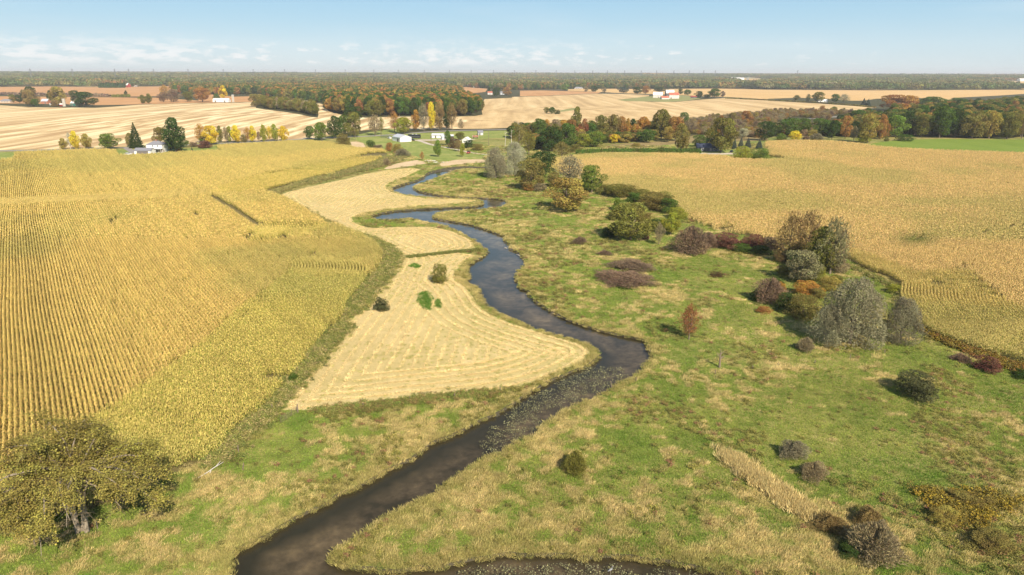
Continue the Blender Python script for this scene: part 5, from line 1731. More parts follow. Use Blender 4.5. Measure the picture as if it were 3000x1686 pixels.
def meadow_pts(x0, x1, y0, y1, spc):
    p_ = grid(x0, x1, y0, y1, spc) + 0
    p_ += rng.uniform(-.3, .3, p_.shape) * spc
    px_, py_, f__ = pixel(p_[:, 0], p_[:, 1], np.zeros(len(p_)))
    p_ = p_[(px_ > -250) & (px_ < 3250) & (py_ < 1850) & (f__ > 20)]
    for o_ in others:
        p_ = p_[~inside(o_, p_)]
    return p_


gp = [meadow_pts(-75, 110, 38, 125, .72), meadow_pts(-90, 160, 125, 215, 1.1), meadow_pts(-80, 190, 215, 400, 1.7), meadow_pts(-110, 200, 400, 560, 3.2)]
gs = [np.full(len(q), s_) for q, s_ in zip(gp, (.95, 1.3, 1.8, 2.8))]
p_ = np.vstack(gp); s_ = np.concatenate(gs)
n = len(p_)
a1 = fbm(p_[:, 0], p_[:, 1], 24, 101, 3); a2 = fbm(p_[:, 0], p_[:, 1], 6, 105, 3); a3 = fbm(p_[:, 0], p_[:, 1], 12, 109, 3); a4 = vnoise(p_[:, 0], p_[:, 1], 1.6, 113)
dr_ = dist_line(RIVER_D[::3], p_)
px_, py_, f__ = pixel(p_[:, 0], p_[:, 1], np.zeros(n))
green_area = np.exp(-((px_ - 2450) / 520) ** 2 - ((py_ - 1180) / 230) ** 2) + .9 * np.exp(-((px_ - 2250) / 260) ** 2 - ((py_ - 830) / 110) ** 2) + .8 * np.exp(-((px_ - 820) / 190) ** 2 - ((py_ - 1290) / 110) ** 2)
green_area = np.clip(green_area, 0, 1)
dry = .30 * np.exp(-dr_ / 4) + .75 * (a1 - .5) + .8 * (a2 - .5) + .75 * (a4 - .5) + .47 - .26 * green_area
r1 = rng.random(n)
kind = np.where(dry + .2 * (r1 - .5) > .56, 1, 0)
weed = ((a3 + .12 * (a4 - .5) > .58) & (rng.random(n) < .45) & (green_area < .8)) | (rng.random(n) < .035)
kind[weed] = 2
g1 = np.array((.165, .262, .036)); g2 = np.array((.39, .41, .09)); t1 = np.array((.70, .52, .25)); t2 = np.array((.34, .31, .09)); w1 = np.array((.17, .15, .05)); w2 = np.array((.30, .15, .09)); w3 = np.array((.30, .26, .07))
mixv = np.clip(a2 * 1.2 - .1 + .5 * (a4 - .5) + rng.normal(0, .16, n), 0, 1)[:, None]
col = np.where((kind == 0)[:, None], g1 * (1 - mixv) + g2 * mixv, np.where((kind == 1)[:, None], t2 * (1 - mixv) + t1 * mixv, w1 * (1 - mixv) + w3 * mixv))
col = col * rng.uniform(.82, 1.15, (n, 1))
redw = (kind == 2) & (rng.random(n) < .10)
col[redw] = w2
idx = np.where(kind == 0, rng.integers(0, 3, n), np.where(kind == 1, 3 + rng.integers(0, 3, n), 6 + rng.integers(0, 2, n)))
lean = np.radians(-25) + rng.normal(0, .6, n)
lowk = np.clip(1 - .35 * green_area, .55, 1)
sc = np.stack([s_ * rng.uniform(.8, 1.25, n), s_ * rng.uniform(.8, 1.25, n), (s_ ** .35) * lowk * rng.uniform(.6, 1.15, n)], 1)
P3 = np.column_stack([p_, hgt(p_[:, 0], p_[:, 1]) - .02])
gm_ = kind == 0
scatter('grass', grass_coll, P3[gm_], lean[gm_], sc[gm_], idx[gm_], col[gm_], 'green pasture grass on the river flats', 'grass')
scatter('dry_grass', grass_coll, P3[kind == 1], lean[kind == 1], sc[kind == 1], idx[kind == 1], col[kind == 1], 'tan dry reed grass on the river flats', 'grass')
scatter('weeds', grass_coll, P3[kind == 2], lean[kind == 2], sc[kind == 2], idx[kind == 2], col[kind == 2], 'brown and olive weeds scattered in the pasture', 'weeds')
print('grass', n)

# fringe along the banks
_, _, fr_ = pixel(RIVER_D[:, 0], RIVER_D[:, 1], np.zeros(len(RIVER_D)))
bp_ = []
for off in (.28, .1, -.15, -.45, -.8, -1.3):
    q = offset_in(RIVER_D, off); bp_.append(q + rng.uniform(-.25, .25, q.shape))
bp_ = np.vstack(bp_)
_in = inside(RIVER, bp_) & (dist_line(RIVER_D, bp_) > .45)
bp_ = bp_[(rng.random(len(bp_)) < .85) & ~_in]
px_, py_, f__ = pixel(bp_[:, 0], bp_[:, 1], np.zeros(len(bp_)))
bp_ = bp_[(px_ > -100) & (px_ < 3100) & (py_ < 1800)]
n = len(bp_)
mixv = rng.random((n, 1)) * .6 + .4 * fbm(bp_[:, 0], bp_[:, 1], 6, 120, 2)[:, None]
col = np.array((.56, .42, .18)) * mixv + np.array((.24, .24, .07)) * (1 - mixv)
scatter('bank_grass', grass_coll, np.column_stack([bp_, np.where(inside(RIVER, bp_), -.35, -.05)]), rng.uniform(0, 6.28, n), np.stack([rng.uniform(.8, 1.4, n)] * 2 + [rng.uniform(.6, 1.1, n)], 1), 3 + rng.integers(0, 3, n), col,
        'tan grass fringe overhanging the river banks', 'grass')


# lines of taller weeds: ditch, fence lines, dry ridge, hay field strip
def line_scatter(name, crop, pts, width, count, protos, colours, scale, label, cat='weeds'):
    c = smooth(G(crop, pts), 2, False)
    s__ = np.concatenate([[0], np.cumsum(np.linalg.norm(np.diff(c, axis=0), axis=1))])
    u__ = rng.uniform(0, s__[-1], count)
    q = np.stack([np.interp(u__, s__, c[:, 0]), np.interp(u__, s__, c[:, 1])], 1) + rng.normal(0, width / 2.5, (count, 2))
    cc = np.array([colours[k] for k in rng.integers(0, len(colours), count)]) * rng.uniform(.8, 1.2, (count, 1))
    scatter(name, grass_coll, np.column_stack([q, hgt(q[:, 0], q[:, 1])]), rng.uniform(0, 6.28, count), np.stack([rng.uniform(.8, 1.3, count) * scale[0]] * 2 + [rng.uniform(.7, 1.2, count) * scale[1]], 1),
            rng.choice(protos, count), cc, label, cat)


OLV = [(.26, .26, .07), (.34, .29, .10), (.20, .22, .06), (.42, .33, .15)]
line_scatter('ditch_weeds', 'D1', [(1150, 840), (1250, 740), (1400, 610), (1480, 510), (1580, 400), (1700, 265), (1860, 95)], 3.2, 2600, [3, 4, 6, 7], OLV, (1.1, 1.0), 'olive weeds in the fence line below the yellow corn')
line_scatter('ditch_weeds', 'C6', [(30, 1400), (150, 1290), (280, 1130), (380, 1000), (380, 950), (300, 880), (200, 830), (60, 790), (-60, 750)], 4.0, 3200, [3, 4, 6, 7], OLV, (1.3, 1.1), 'olive weeds in the ditch beside the corn bend')
line_scatter('ditch_weeds', 'C5', [(2500, 745), (2300, 640), (2150, 560), (2020, 490), (2130, 455), (2300, 410), (2560, 340)], 4.5, 2600, [3, 4, 6, 7], [(.32, .25, .11), (.27, .25, .08), (.36, .31, .12)], (1.6, 1.2), 'brown weeds along the upper corn ditch')
line_scatter('ditch_weeds', 'S4', [(60, 810), (400, 745), (700, 670), (1000, 590), (1180, 560), (1290, 480)], 9, 2600, [3, 4, 6, 7], [(.32, .25, .11), (.24, .25, .08), (.36, .30, .12)], (2.2, 1.5), 'brown weeds on the slope below the corn point')
line_scatter('grass_strip', 'C6', [(500, 965), (600, 955), (750, 938), (900, 922), (1050, 908)], 1.0, 600, [3, 4, 6], [(.20, .22, .06), (.26, .24, .08)], (1.1, .9), 'strip of uncut weeds across the hay field')
line_scatter('reed_ridge', 'D3', [(235, 800), (330, 870), (420, 950), (520, 1010), (600, 1080), (690, 1130)], 1.9, 340, [3, 4, 5], [(.74, .57, .28), (.56, .42, .20), (.66, .50, .25)], (1.3, 2.0), 'ridge of tall tan reeds across the meadow')
line_scatter('corn_edge_weeds', 'E', [(1200, 330), (1450, 450), (1700, 560), (1880, 660), (1830, 780), (1900, 1050)], 1.5, 500, [6, 7, 3], OLV, (1.2, 1.1), 'weeds under the edge of the right corn field')
line_scatter('goldenrod', 'D3', [(1280, 100), (1400, 180), (1560, 240), (1700, 300), (1830, 340)], 2.2, 900, [6, 7], [(.30, .20, .04), (.20, .16, .05), (.26, .13, .05)], (1.5, 1.3), 'rusty goldenrod along the lower corn edge')
line_scatter('goldenrod', 'D3', [(1340, 1020), (1450, 1100), (1560, 1180), (1500, 1060), (1750, 1060)], 3.0, 500, [6, 7], [(.34, .23, .04), (.22, .17, .05)], (1.2, 1.2), 'goldenrod patch at the lower right')
line_scatter('fence_weeds', 'D2', [(-150, 560), (0, 560), (200, 530), (400, 505), (620, 485), (860, 460)], 2.2, 650, [6, 7, 3], [(.27, .26, .08), (.28, .20, .08), (.22, .26, .06)], (1.0, .8), 'dark weeds along the fence below the hay')

# clipped hedge along the right corn field and hedgerow thickets
def hedge(name, crop, pts, width, h, colour, label, nq=9000, size=.35):
    r = np.random.default_rng(len(label))
    c = smooth(G(crop, pts), 2, False)
    s__ = np.concatenate([[0], np.cumsum(np.linalg.norm(np.diff(c, axis=0), axis=1))])
    u__ = r.uniform(0, s__[-1], nq)
    q = np.stack([np.interp(u__, s__, c[:, 0]), np.interp(u__, s__, c[:, 1])], 1)
    a = r.uniform(0, np.pi, nq)
    hm = h * (.8 + .35 * np.sin(u__ * 1.7) ** 2 * vnoise(u__, u__ * 0, 4, 88))
    t_ = unit(c[-1] - c[0]); nrm = np.array([-t_[1], t_[0]])
    rr = r.uniform(.6, 1.03, nq)
    P = np.column_stack([q + nrm * (np.cos(a) * width / 2 * rr)[:, None], hgt(q[:, 0], q[:, 1]) + np.sin(a) ** .7 * hm * rr])
    d = np.column_stack([nrm[None, :] * np.cos(a)[:, None], np.sin(a)])
    T, B = leaf_frames(P, d, size, r, .6)
    lv = np.stack([np.clip(r.normal(.5, .2, nq), 0, 1), vnoise(u__, u__ * 0, 3, 89), P[:, 2]], 1)
    o0 = P.mean(0); o0[2] = 0
    me = quads_mesh(name, P - o0, T, B, lv, MAT['leaf'])
    o = bpy.data.objects.new(name, me); COL.objects.link(o); o.location = o0
    o['tint'] = PAL[colour]; o['label'] = label; o['category'] = 'hedge'


hedge('hedge', 'T3', [(640, 1035), (900, 1022), (1200, 1018), (1500, 1018), (1800, 1022), (1900, 1028)], 3.0, 3.2, 'green', 'long clipped conifer hedge along the far side of the right corn')
hedge('hedgerow', 'T1', [(-300, 432), (0, 440), (300, 445), (700, 448), (1110, 458)], 12, 6, 'purple', 'dark brown hedgerow between the two orange fields', 5000, 2.0)
hedge('conifer_windbreak', 'T1', [(1000, 370), (1130, 371), (1262, 370)], 12, 18, 'dkgreen', 'dark conifer windbreak left of the far red barn', 4500, 2.2)
hedge('hedgerow', 'T1', [(1125, 464), (1200, 463), (1310, 462)], 8, 6, 'olive', 'short olive hedgerow at the end of the orange field', 1500, 1.5)
hedge('hedgerow', 'T4', [(0, 500), (300, 512), (600, 530), (900, 555), (1080, 572)], 4, 2.5, 'brownolive', 'thin roadside hedge below the far right road', 5000, .8)
hedge('hedgerow', 'T3', [(2150, 478), (2300, 485), (2576, 498)], 4, 2.5, 'brownolive', 'thin roadside hedge right of the square looking tree', 2500, .8)
hedge('hedgerow', 'T3', [(2150, 372), (2300, 374), (2500, 378)], 10, 7, 'purple', 'low dark hedge at the far edge of the golden field', 2500, 1.5)
hedge('hedgerow', 'T3', [(60, 372), (200, 370), (340, 372)], 10, 9, 'brownolive', 'low hedge beside the far green patch', 2500, 1.5)

# ------------------------------------------------------------------ hay field swaths
straw = [tuft(600 + k, 90, .0, .16, .03, 0, 2.5) for k in range(1)]


def swath(seed, L, w, nb, h=.10):
    r = np.random.default_rng(seed)
    P = np.stack([r.uniform(-L / 2, L / 2, nb), r.normal(0, w / 2.6, nb), r.uniform(.01, h, nb)], 1)
    d = unit(np.stack([r.normal(0, 1, nb), r.normal(0, .8, nb), r.normal(0, .22, nb)], 1))
    T = d * r.uniform(.10, .26, (nb, 1)); B = unit(np.cross(d, [0, 0, 1]) + r.normal(0, .3, (nb, 3))) * .03
    lv = np.stack([np.clip(r.normal(.55, .22, nb), 0, 1), r.uniform(.3, .7, nb), P[:, 2]], 1)
    return quads_mesh('swath', P, T, B, lv, MAT['grass_blade'])


sw = [swath(610 + k, 3.6, .55, 190, .20) for k in range(5)]
sw_coll = proto_coll('straw_swaths', sw)
HD = densify(HAY, 1.5)
HAY2 = smooth(HAY, 2); HD2 = densify(HAY2, 2.4)
hP, hR = [], []
for off in (1.2, 3.6, 6.0, 8.4, 10.8, 13.2):
    q = offset_in(HD2, off)
    ok = inside(HAY, q) & (dist_line(HD2, q) > off * .93)
    t_ = unit(np.gradient(q, axis=0))
    hP.append(q[ok]); hR.append(np.arctan2(t_[ok, 1], t_[ok, 0]))
hd, _ = line_dir('F', (742, 985), (935, 746))
q, r_ = rows_straight(HAY, hd, 2.4, 2.6)
dh = dist_line(HD[::2], q)
ok = inside(HAY, q) & (dh > 14)
q = q[ok]; hP.append(q); hR.append(r_[ok])
p_ = np.vstack(hP); r_ = np.concatenate(hR)
ok = (rng.random(len(p_)) < .96)
p_, r_ = p_[ok], r_[ok]
n = len(p_)
ns = fbm(p_[:, 0], p_[:, 1], 16, 130, 2)
col = np.array((.88, .68, .36)) * rng.uniform(.85, 1.08, (n, 1))
scatter('hay_swath', sw_coll, np.column_stack([p_, hgt(p_[:, 0], p_[:, 1]) + .01]), r_ + rng.integers(0, 2, n) * math.pi, np.stack([np.ones(n), rng.uniform(.8, 1.3, n), rng.uniform(.7, 1.3, n)], 1), rng.integers(0, 5, n), col,
        'pale cut hay lying in swaths on the mown field', 'hay')
# sparse green regrowth between swaths
gq = grid(HAY[:, 0].min(), HAY[:, 0].max(), HAY[:, 1].min(), HAY[:, 1].max(), 1.5)
gq = gq + rng.uniform(-.5, .5, gq.shape)
gq = gq[inside(HAY, gq)]
st = fbm(gq[:, 0], gq[:, 1], 22, 133, 3)
perp = gq @ np.array([-hd[1], hd[0]])
stripe = np.abs(((perp / 2.4) % 1) - .5) > .28
gq = gq[(st + .18 * stripe + rng.uniform(-.1, .1, len(gq))) > .71]
n = len(gq)
scatter('regrowth', grass_coll, np.column_stack([gq, hgt(gq[:, 0], gq[:, 1])]), rng.uniform(0, 6.28, n), rng.uniform(.45, .8, n), rng.integers(0, 3, n) + 0, np.array((.42, .40, .12)) * rng.uniform(.8, 1.2, (n, 1)),
        'thin green regrowth in the mown hay field', 'grass')
# two uncut green islands in the hay
for k_, (pts_, lab) in enumerate((([(590, 1240), (640, 1225), (682, 1260), (670, 1365), (625, 1355), (585, 1300)], 'long green uncut grass patch in the hay field'), ([(715, 1290), (735, 1285), (748, 1350), (722, 1352)], 'narrow green uncut patch right of the long one'),
                                  ([(510, 1030), (560, 1012), (605, 1035), (560, 1050)], 'small green uncut patch near the weed strip'))):
    pl = G('C6', pts_)
    q = grid(pl[:, 0].min(), pl[:, 0].max(), pl[:, 1].min(), pl[:, 1].max(), .6); q = q[inside(pl, q)]
    n = len(q)
    scatter('grass_patch', grass_coll, np.column_stack([q, np.zeros(n)]), rng.uniform(0, 6.28, n), np.stack([np.ones(n)] * 2 + [rng.uniform(1, 2, n)], 1), rng.integers(0, 3, n), np.array((.13, .22, .035)) * rng.uniform(.8, 1.3, (n, 1)), lab, 'grass')

# ------------------------------------------------------------------ water lilies
def pads(seed):
    r = np.random.default_rng(seed); n = 15
    P = np.stack([r.uniform(-.5, .5, n), r.uniform(-.5, .5, n), r.uniform(.01, .10, n)], 1)
    nn = unit(np.stack([r.normal(0, .45, n), r.normal(0, .45, n), np.ones(n)], 1))
    t = unit(np.cross(nn, r.normal(0, 1, (n, 3)))); b = np.cross(nn, t); s = r.uniform(.045, .085, (n, 1))
    lv = np.stack([r.uniform(.1, 1, n), r.uniform(.3, .7, n), P[:, 2]], 1)
    return quads_mesh('lily_pads', P, t * s, b * s, lv, MAT['leaf'])


lily_coll = proto_coll('lily_kinds', [pads(700 + k) for k in range(4)])
LILY = [G('D2', [(735, 740), (800, 640), (880, 570), (1000, 480), (1100, 420), (1200, 370), (1300, 325), (1400, 300), (1500, 308), (1570, 350), (1500, 385), (1400, 450), (1300, 490), (1200, 545), (1100, 620), (1000, 690), (920, 745), (860, 790), (800, 800)]),
        G('D2', [(560, 1448), (650, 1405), (800, 1380), (1000, 1372), (1400, 1368), (1600, 1395), (1842, 1410), (2100, 1500), (2100, 1700), (900, 1700)])]
for k_, (pl, lab) in enumerate(zip(LILY, ('floating water lily bed in the river bend', 'floating water lily bed in the channel at the bottom edge'))):
    q = grid(pl[:, 0].min(), pl[:, 0].max(), pl[:, 1].min(), pl[:, 1].max(), .78)
    q = q + rng.uniform(-.4, .4, q.shape)
    q = q[inside(pl, q) & inside(RIVER, q)]
    ed = dist_line(densify(pl, 2), q)
    q = q[(fbm(q[:, 0], q[:, 1], 2.5, 140, 2) + .25 * sstep(0, 3, ed) > .42) & (rng.random(len(q)) < .93)]
    n = len(q)
    scatter('water_lilies', lily_coll, np.column_stack([q, np.full(n, WATER_Z + .01)]), rng.uniform(0, 6.28, n), rng.uniform(.8, 1.3, n), rng.integers(0, 4, n), np.array((.30, .29, .16)) * rng.uniform(.6, 1.2, (n, 1)), lab, 'water lilies')

# ------------------------------------------------------------------ painted materials for built things
def paint(name, col, rough=.6, spec=.4, var=.12, scale=3.0, metal=0.0):
    mt, nt = new_mat(name); N = NT(nt)
    b = nt.nodes['Principled BSDF']; b.inputs['Roughness'].default_value = rough; b.inputs['Specular IOR Level'].default_value = spec; b.inputs['Metallic'].default_value = metal
    tc = N.n('ShaderNodeTexCoord').outputs['Object']
    k = N.ramp(N.noise(tc, scale, 4, .6), [(.3, tuple(c * (1 - var) for c in col)), (.7, tuple(min(c * (1 + var), .95) for c in col))])
    N.l(k, b.inputs['Base Color'])
    return mt


paint('white_siding', (.78, .77, .74)); paint('grey_siding', (.50, .52, .54)); paint('grey_roof', (.22, .22, .24)); paint('metal_roof', (.50, .52, .54), .4)
paint('blue_roof', (.04, .05, .085)); paint('dark_wall', (.10, .10, .11)); paint('tan_wall', (.50, .42, .32)); paint('red_wall', (.30, .045, .035)); paint('red_roof', (.42, .13, .08), var=.3, scale=.6)
paint('old_white', (.62, .57, .52), var=.25, scale=.8); paint('green_wall', (.04, .16, .12)); paint('pale_roof', (.72, .70, .66)); paint('glass', (.03, .04, .05), .1, .8); paint('trim', (.8, .8, .78))
paint('door', (.16, .14, .13)); paint('black_paint', (.02, .02, .022), .25, .6); paint('white_paint', (.85, .85, .86), .25, .6); paint('red_paint', (.35, .03, .025), .3, .5); paint('rubber', (.03, .03, .03), .8)
paint('concrete', (.50, .46, .38), var=.25); paint('weathered_wood', (.21, .165, .115), .9, .2, .3, 6); paint('galvanised', (.42, .43, .44), .5, .5, metal=.4); paint('bone_wood', (.55, .51, .44), .9, .2); paint('brick', (.36, .16, .10)); paint('heron_grey', (.26, .27, .29)); paint('stone', (.55, .52, .46), .9, .2, .25)


def base_pt(crop, x, y):
    return unproj(to_native(crop, [(x, y)]))[0]


def thing(name, label, cat, P, rot=0, group=None):
    e = bpy.data.objects.new(name, None); COL.objects.link(e)
    e.location = tuple(P); e.rotation_euler = (0, 0, rot); e.empty_display_size = .3
    e['label'] = label; e['category'] = cat
    if group:
        e['group'] = group
    return e


def house(name, label, cat, P, rot, L, Wd, hw, hr, wall, roof, hip=False, wins=(), doors=(), gambrel=False, over=.35, group=None, chimney=False, porch=None):
    """long side along local x; the local -y side and the +x gable are the ones seen"""
    e = thing(name, label, cat, P, rot, group)
    l, w = L / 2, Wd / 2
    mb = MB()
    if hip:
        mb.box(-l, l, -w, w, -.4, hw)
    elif gambrel:
        poly = [(-w, -.4), (w, -.4), (w, hw), (w * .62, hw + hr * .62), (0, hw + hr), (-w * .62, hw + hr * .62), (-w, hw)]
        v = [(-l, y, z) for y, z in poly] + [(l, y, z) for y, z in poly]; k = len(poly)
        mb.add(v, [tuple(range(k))[::-1], tuple(range(k, 2 * k))] + [(i, (i + 1) % k, (i + 1) % k + k, i + k) for i in range(k)])
    else:
        poly = [(-w, -.4), (w, -.4), (w, hw), (0, hw + hr), (-w, hw)]
        v = [(-l, y, z) for y, z in poly] + [(l, y, z) for y, z in poly]
        mb.add(v, [(4, 3, 2, 1, 0), (5, 6, 7, 8, 9)] + [(i, (i + 1) % 5, (i + 1) % 5 + 5, i + 5) for i in range(5)])
    mb.obj('wall', MAT[wall], e)
    mb = MB(); o_ = over; t = .16
    if hip:
        rl = max(l - w, 0.4)
        v = [(-l - o_, -w - o_, hw + .02), (l + o_, -w - o_, hw + .02), (l + o_, w + o_, hw + .02), (-l - o_, w + o_, hw + .02), (-rl, 0, hw + hr), (rl, 0, hw + hr)]
        mb.add(v, [(0, 1, 5, 4), (1, 2, 5), (2, 3, 4, 5), (3, 0, 4), (3, 2, 1, 0)])
    else:
        pts_ = [(w, hw), (0, hw + hr)] if not gambrel else [(w, hw), (w * .62, hw + hr * .62), (0, hw + hr)]
        for sgn in (-1, 1):
            for a in range(len(pts_) - 1):
                y0, z0 = pts_[a]; y1, z1 = pts_[a + 1]
                dy, dz = y0 - y1, z0 - z1
                ln = math.hypot(dy, dz)
                if a == 0:
                    y0 += dy / ln * o_; z0 += dz / ln * o_
                nx, nz = -dz / ln * t, dy / ln * t
                q = [(sgn * y0, z0 + .01), (sgn * y1, z1 + .01), (sgn * (y1 + nx * (0 if y1 == 0 else 1)), z1 + t * 1.05), (sgn * (y0 + nx), z0 + nz)]
                v = [(-l - o_, y, z) for y, z in q] + [(l + o_, y, z) for y, z in q]
                mb.add(v, [(0, 1, 2, 3), (7, 6, 5, 4)] + [(i, i + 4, (i + 1) % 4 + 4, (i + 1) % 4) for i in range(4)])
    rf = mb.obj('roof', MAT[roof], e)
    if chimney:
        MB().box(-.4, .4, -.4, .4, hw + hr * .5, hw + hr + .9).obj('chimney', MAT['brick'], rf)
    for face, u, z, ww, hh in wins:
        win = MB()
        fr2 = MB()
        if face == 'f':
            win.box(u - ww / 2, u + ww / 2, -w - .05, -w + .02, z, z + hh)
            fr2.box(u - ww / 2 - .12, u + ww / 2 + .12, -w - .03, -w + .02, z - .12, z + hh + .12)
        elif face == 'r':
            win.box(l - .02, l + .05, u - ww / 2, u + ww / 2, z, z + hh)
            fr2.box(l - .02, l + .03, u - ww / 2 - .12, u + ww / 2 + .12, z - .12, z + hh + .12)
        else:
            win.box(-l - .05, -l + .02, u - ww / 2, u + ww / 2, z, z + hh)
            fr2.box(-l - .03, -l + .02, u - ww / 2 - .12, u + ww / 2 + .12, z - .12, z + hh + .12)
        wo_ = win.obj('window', MAT['glass'], e)
        fr2.obj('frame', MAT['trim'], wo_)
    for face, u, ww, hh in doors:
        d = MB()
        if face == 'f':
            d.box(u - ww / 2, u + ww / 2, -w - .06, -w + .02, 0, hh)
        elif face == 'r':
            d.box(l - .02, l + .06, u - ww / 2, u + ww / 2, 0, hh)
        else:
            d.box(-l - .06, -l + .02, u - ww / 2, u + ww / 2, 0, hh)
        d.obj('door', MAT['door'], e)
    if porch:
        pm = MB(); pm.box(-l - .3, l + .3, -w - 2.6, -w, hw * .45, hw * .45 + .25); pm.obj('porch_roof', MAT[roof], e)
        for xx in (-l, -l / 3, l / 3, l):
            MB().box(xx - .09, xx + .09, -w - 2.5, -w - 2.3, 0, hw * .45).obj('porch_post', MAT['trim'], e)
    return e


def px2m(P, px):
    return px * depth(P) / F_PX


# white shed by the lane
P = base_pt('S4', 1385, 288)
r0 = math.radians(35)
L, Wd = 15.0, 10.5
# local +x gable faces right-front; local -y side faces left-front
rot = r0 - math.pi / 2
ax = np.array([math.cos(rot), math.sin(rot)]); ay = np.array([-math.sin(rot), math.cos(rot)])
c = P[:2] - ax * L / 2 + ay * Wd / 2
house('white_shed', 'white metal shed with grey roof at the end of the farm driveway', 'shed', (c[0], c[1], float(hgt(*c))), rot, L, Wd, 3.6, 1.9, 'white_siding', 'metal_roof', doors=(('f', 3.0, 3.2, 2.6),))
P = base_pt('S5', 655, 506)
house('farmhouse', 'white two storey farmhouse with grey hip roof and porch', 'house', P + [0, 5, 0], 0.0, px2m(P, 46), 8.5, 5.6, 2.5, 'white_siding', 'grey_roof', hip=True, wins=(('f', -1, 4.2, .8, .9), ('f', 2.5, 4.2, .8, .9), ('f', -3.5, .8, 1.2, 1.3)), doors=(('f', 1.5, 1.1, 2.1),), chimney=True, porch=True)
P = base_pt('S5', 510, 526)
house('garage', 'low white garage with grey roof in front of the farmhouse', 'garage', P + [0, 3, 0], 0.0, px2m(P, 48), 6.5, 2.5, 1.6, 'white_siding', 'grey_roof', doors=(('f', 0, 8.0, 2.1),))
P = base_pt('T3', 1990, 1012)
house('blue_roof_house', 'dark bungalow with blue roof under the great tree', 'house', P + [0, 6, 0], math.radians(-8), px2m(P, 66), 9, 2.7, 2.6, 'dark_wall', 'blue_roof', wins=(('f', -7, .9, 1.3, 1.2), ('f', -4.3, .9, 1.3, 1.2), ('f', 4, .9, 1.3, 1.2), ('f', 7, .9, 1.3, 1.2)), doors=(('f', -1.5, 1.1, 2.1),), porch=None)
P = base_pt('S4', 1855, 238)
house('open_shed', 'long low white shed with grey roof across the yard', 'shed', P + [0, 3, 0], math.radians(-6), px2m(P, 33), 6, 2.6, 1.3, 'white_siding', 'metal_roof', doors=(('f', -1.5, 1.4, 2.1), ('f', -5.5, 1.2, 2.1)))
P = base_pt('S4', 1925, 255)
house('small_shed', 'small grey shed in front of the long white shed', 'shed', P + [0, 2, 0], math.radians(20), px2m(P, 12), 4, 2.4, 1.2, 'grey_siding', 'metal_roof', doors=(('f', 1, 1.4, 2.0),))
P = base_pt('S4', 2033, 245)
house('small_shed', 'tiny dark shed right of the slim green tree', 'shed', P + [0, 2, 0], math.radians(10), px2m(P, 8), 3, 2.4, 1.0, 'dark_wall', 'metal_roof')
P = base_pt('S4', 2218, 300)
house('cottage', 'small white cottage half hidden by dark bushes', 'cottage', P + [0, 3, 0], math.radians(70), px2m(P, 20), 5.5, 2.6, 2.0, 'white_siding', 'pale_roof', wins=(('l', -1.2, .9, .8, 1.0), ('l', 1.2, .9, .8, 1.0)))
P = base_pt('S4', 2390, 200)
house('small_shed', 'grey shed right of the red crates', 'shed', P + [0, 2, 0], math.radians(15), px2m(P, 14), 5, 2.6, 1.4, 'grey_siding', 'grey_roof', doors=(('f', -1, 1.4, 2.0),))
# far barns
P = base_pt('T6', 830, 368)
house('white_barn', 'old white barn with pale roof among the far trees', 'barn', P + [0, 7, 0], math.radians(-14), px2m(P, 27), 14, 6.5, 6.5, 'old_white', 'pale_roof', doors=(('r', 0, 3.4, 3.6), ('f', 2, 2.0, 2.6)))
P = base_pt('T6', 1125, 384)
house('red_roof_barn', 'large weathered barn with rusty red roof', 'barn', P + [0, 7, 0], math.radians(2), px2m(P, 29), 13, 8.0, 5.5, 'old_white', 'red_roof', doors=(('f', -7, 2.6, 3.0),))
P = base_pt('T6', 1075, 352)
house('gambrel_barn', 'pale roofed barn behind the red roofed one', 'barn', P + [0, 22, 0], math.radians(4), px2m(P, 24), 14, 8.5, 7.5, 'dark_wall', 'pale_roof', gambrel=True)
P = base_pt('T6', 955, 395)
house('red_roof_lean_to', 'low red roofed barn left of the large one', 'barn', P + [0, 5, 0], math.radians(12), px2m(P, 23), 10, 3.2, 3.6, 'old_white', 'red_roof', doors=(('r', 0, 2.4, 2.4),))
P = base_pt('T6', 1500, 374)
house('small_shed', 'small dark shed with white door in the far yard', 'shed', P + [0, 3, 0], math.radians(-10), px2m(P, 17), 6, 2.8, 1.8, 'dark_wall', 'red_wall', doors=(('f', 3, 2.5, 2.2),))
P = base_pt('T3', 672, 383)
house('bungalow', 'far grey roofed bungalow among field trees', 'house', P + [0, 6, 0], 0, px2m(P, 26), 12, 3.2, 4.5, 'tan_wall', 'grey_roof', hip=True, wins=(('f', -8, 1, 2.5, 1.5), ('f', 0, 1, 2.5, 1.5), ('f', 8, 1, 2.5, 1.5)))
P = base_pt('T4', 550, 517)
house('roadside_house', 'white roadside house under olive trees', 'house', P + [0, 4, 0], math.radians(-8), px2m(P, 28), 9, 3.0, 2.8, 'white_siding', 'pale_roof', wins=(('f', -4, .9, 1.6, 1.3), ('f', 4, .9, 1.6, 1.3)))
P = base_pt('T4', 1620, 585)
house('roadside_house', 'white house behind the right hand woods', 'house', P + [0, 4, 0], 0, px2m(P, 20), 9, 4.6, 2.8, 'white_siding', 'grey_roof', wins=(('f', -3, 2.9, 1.4, 1.2), ('f', 3, 2.9, 1.4, 1.2)))
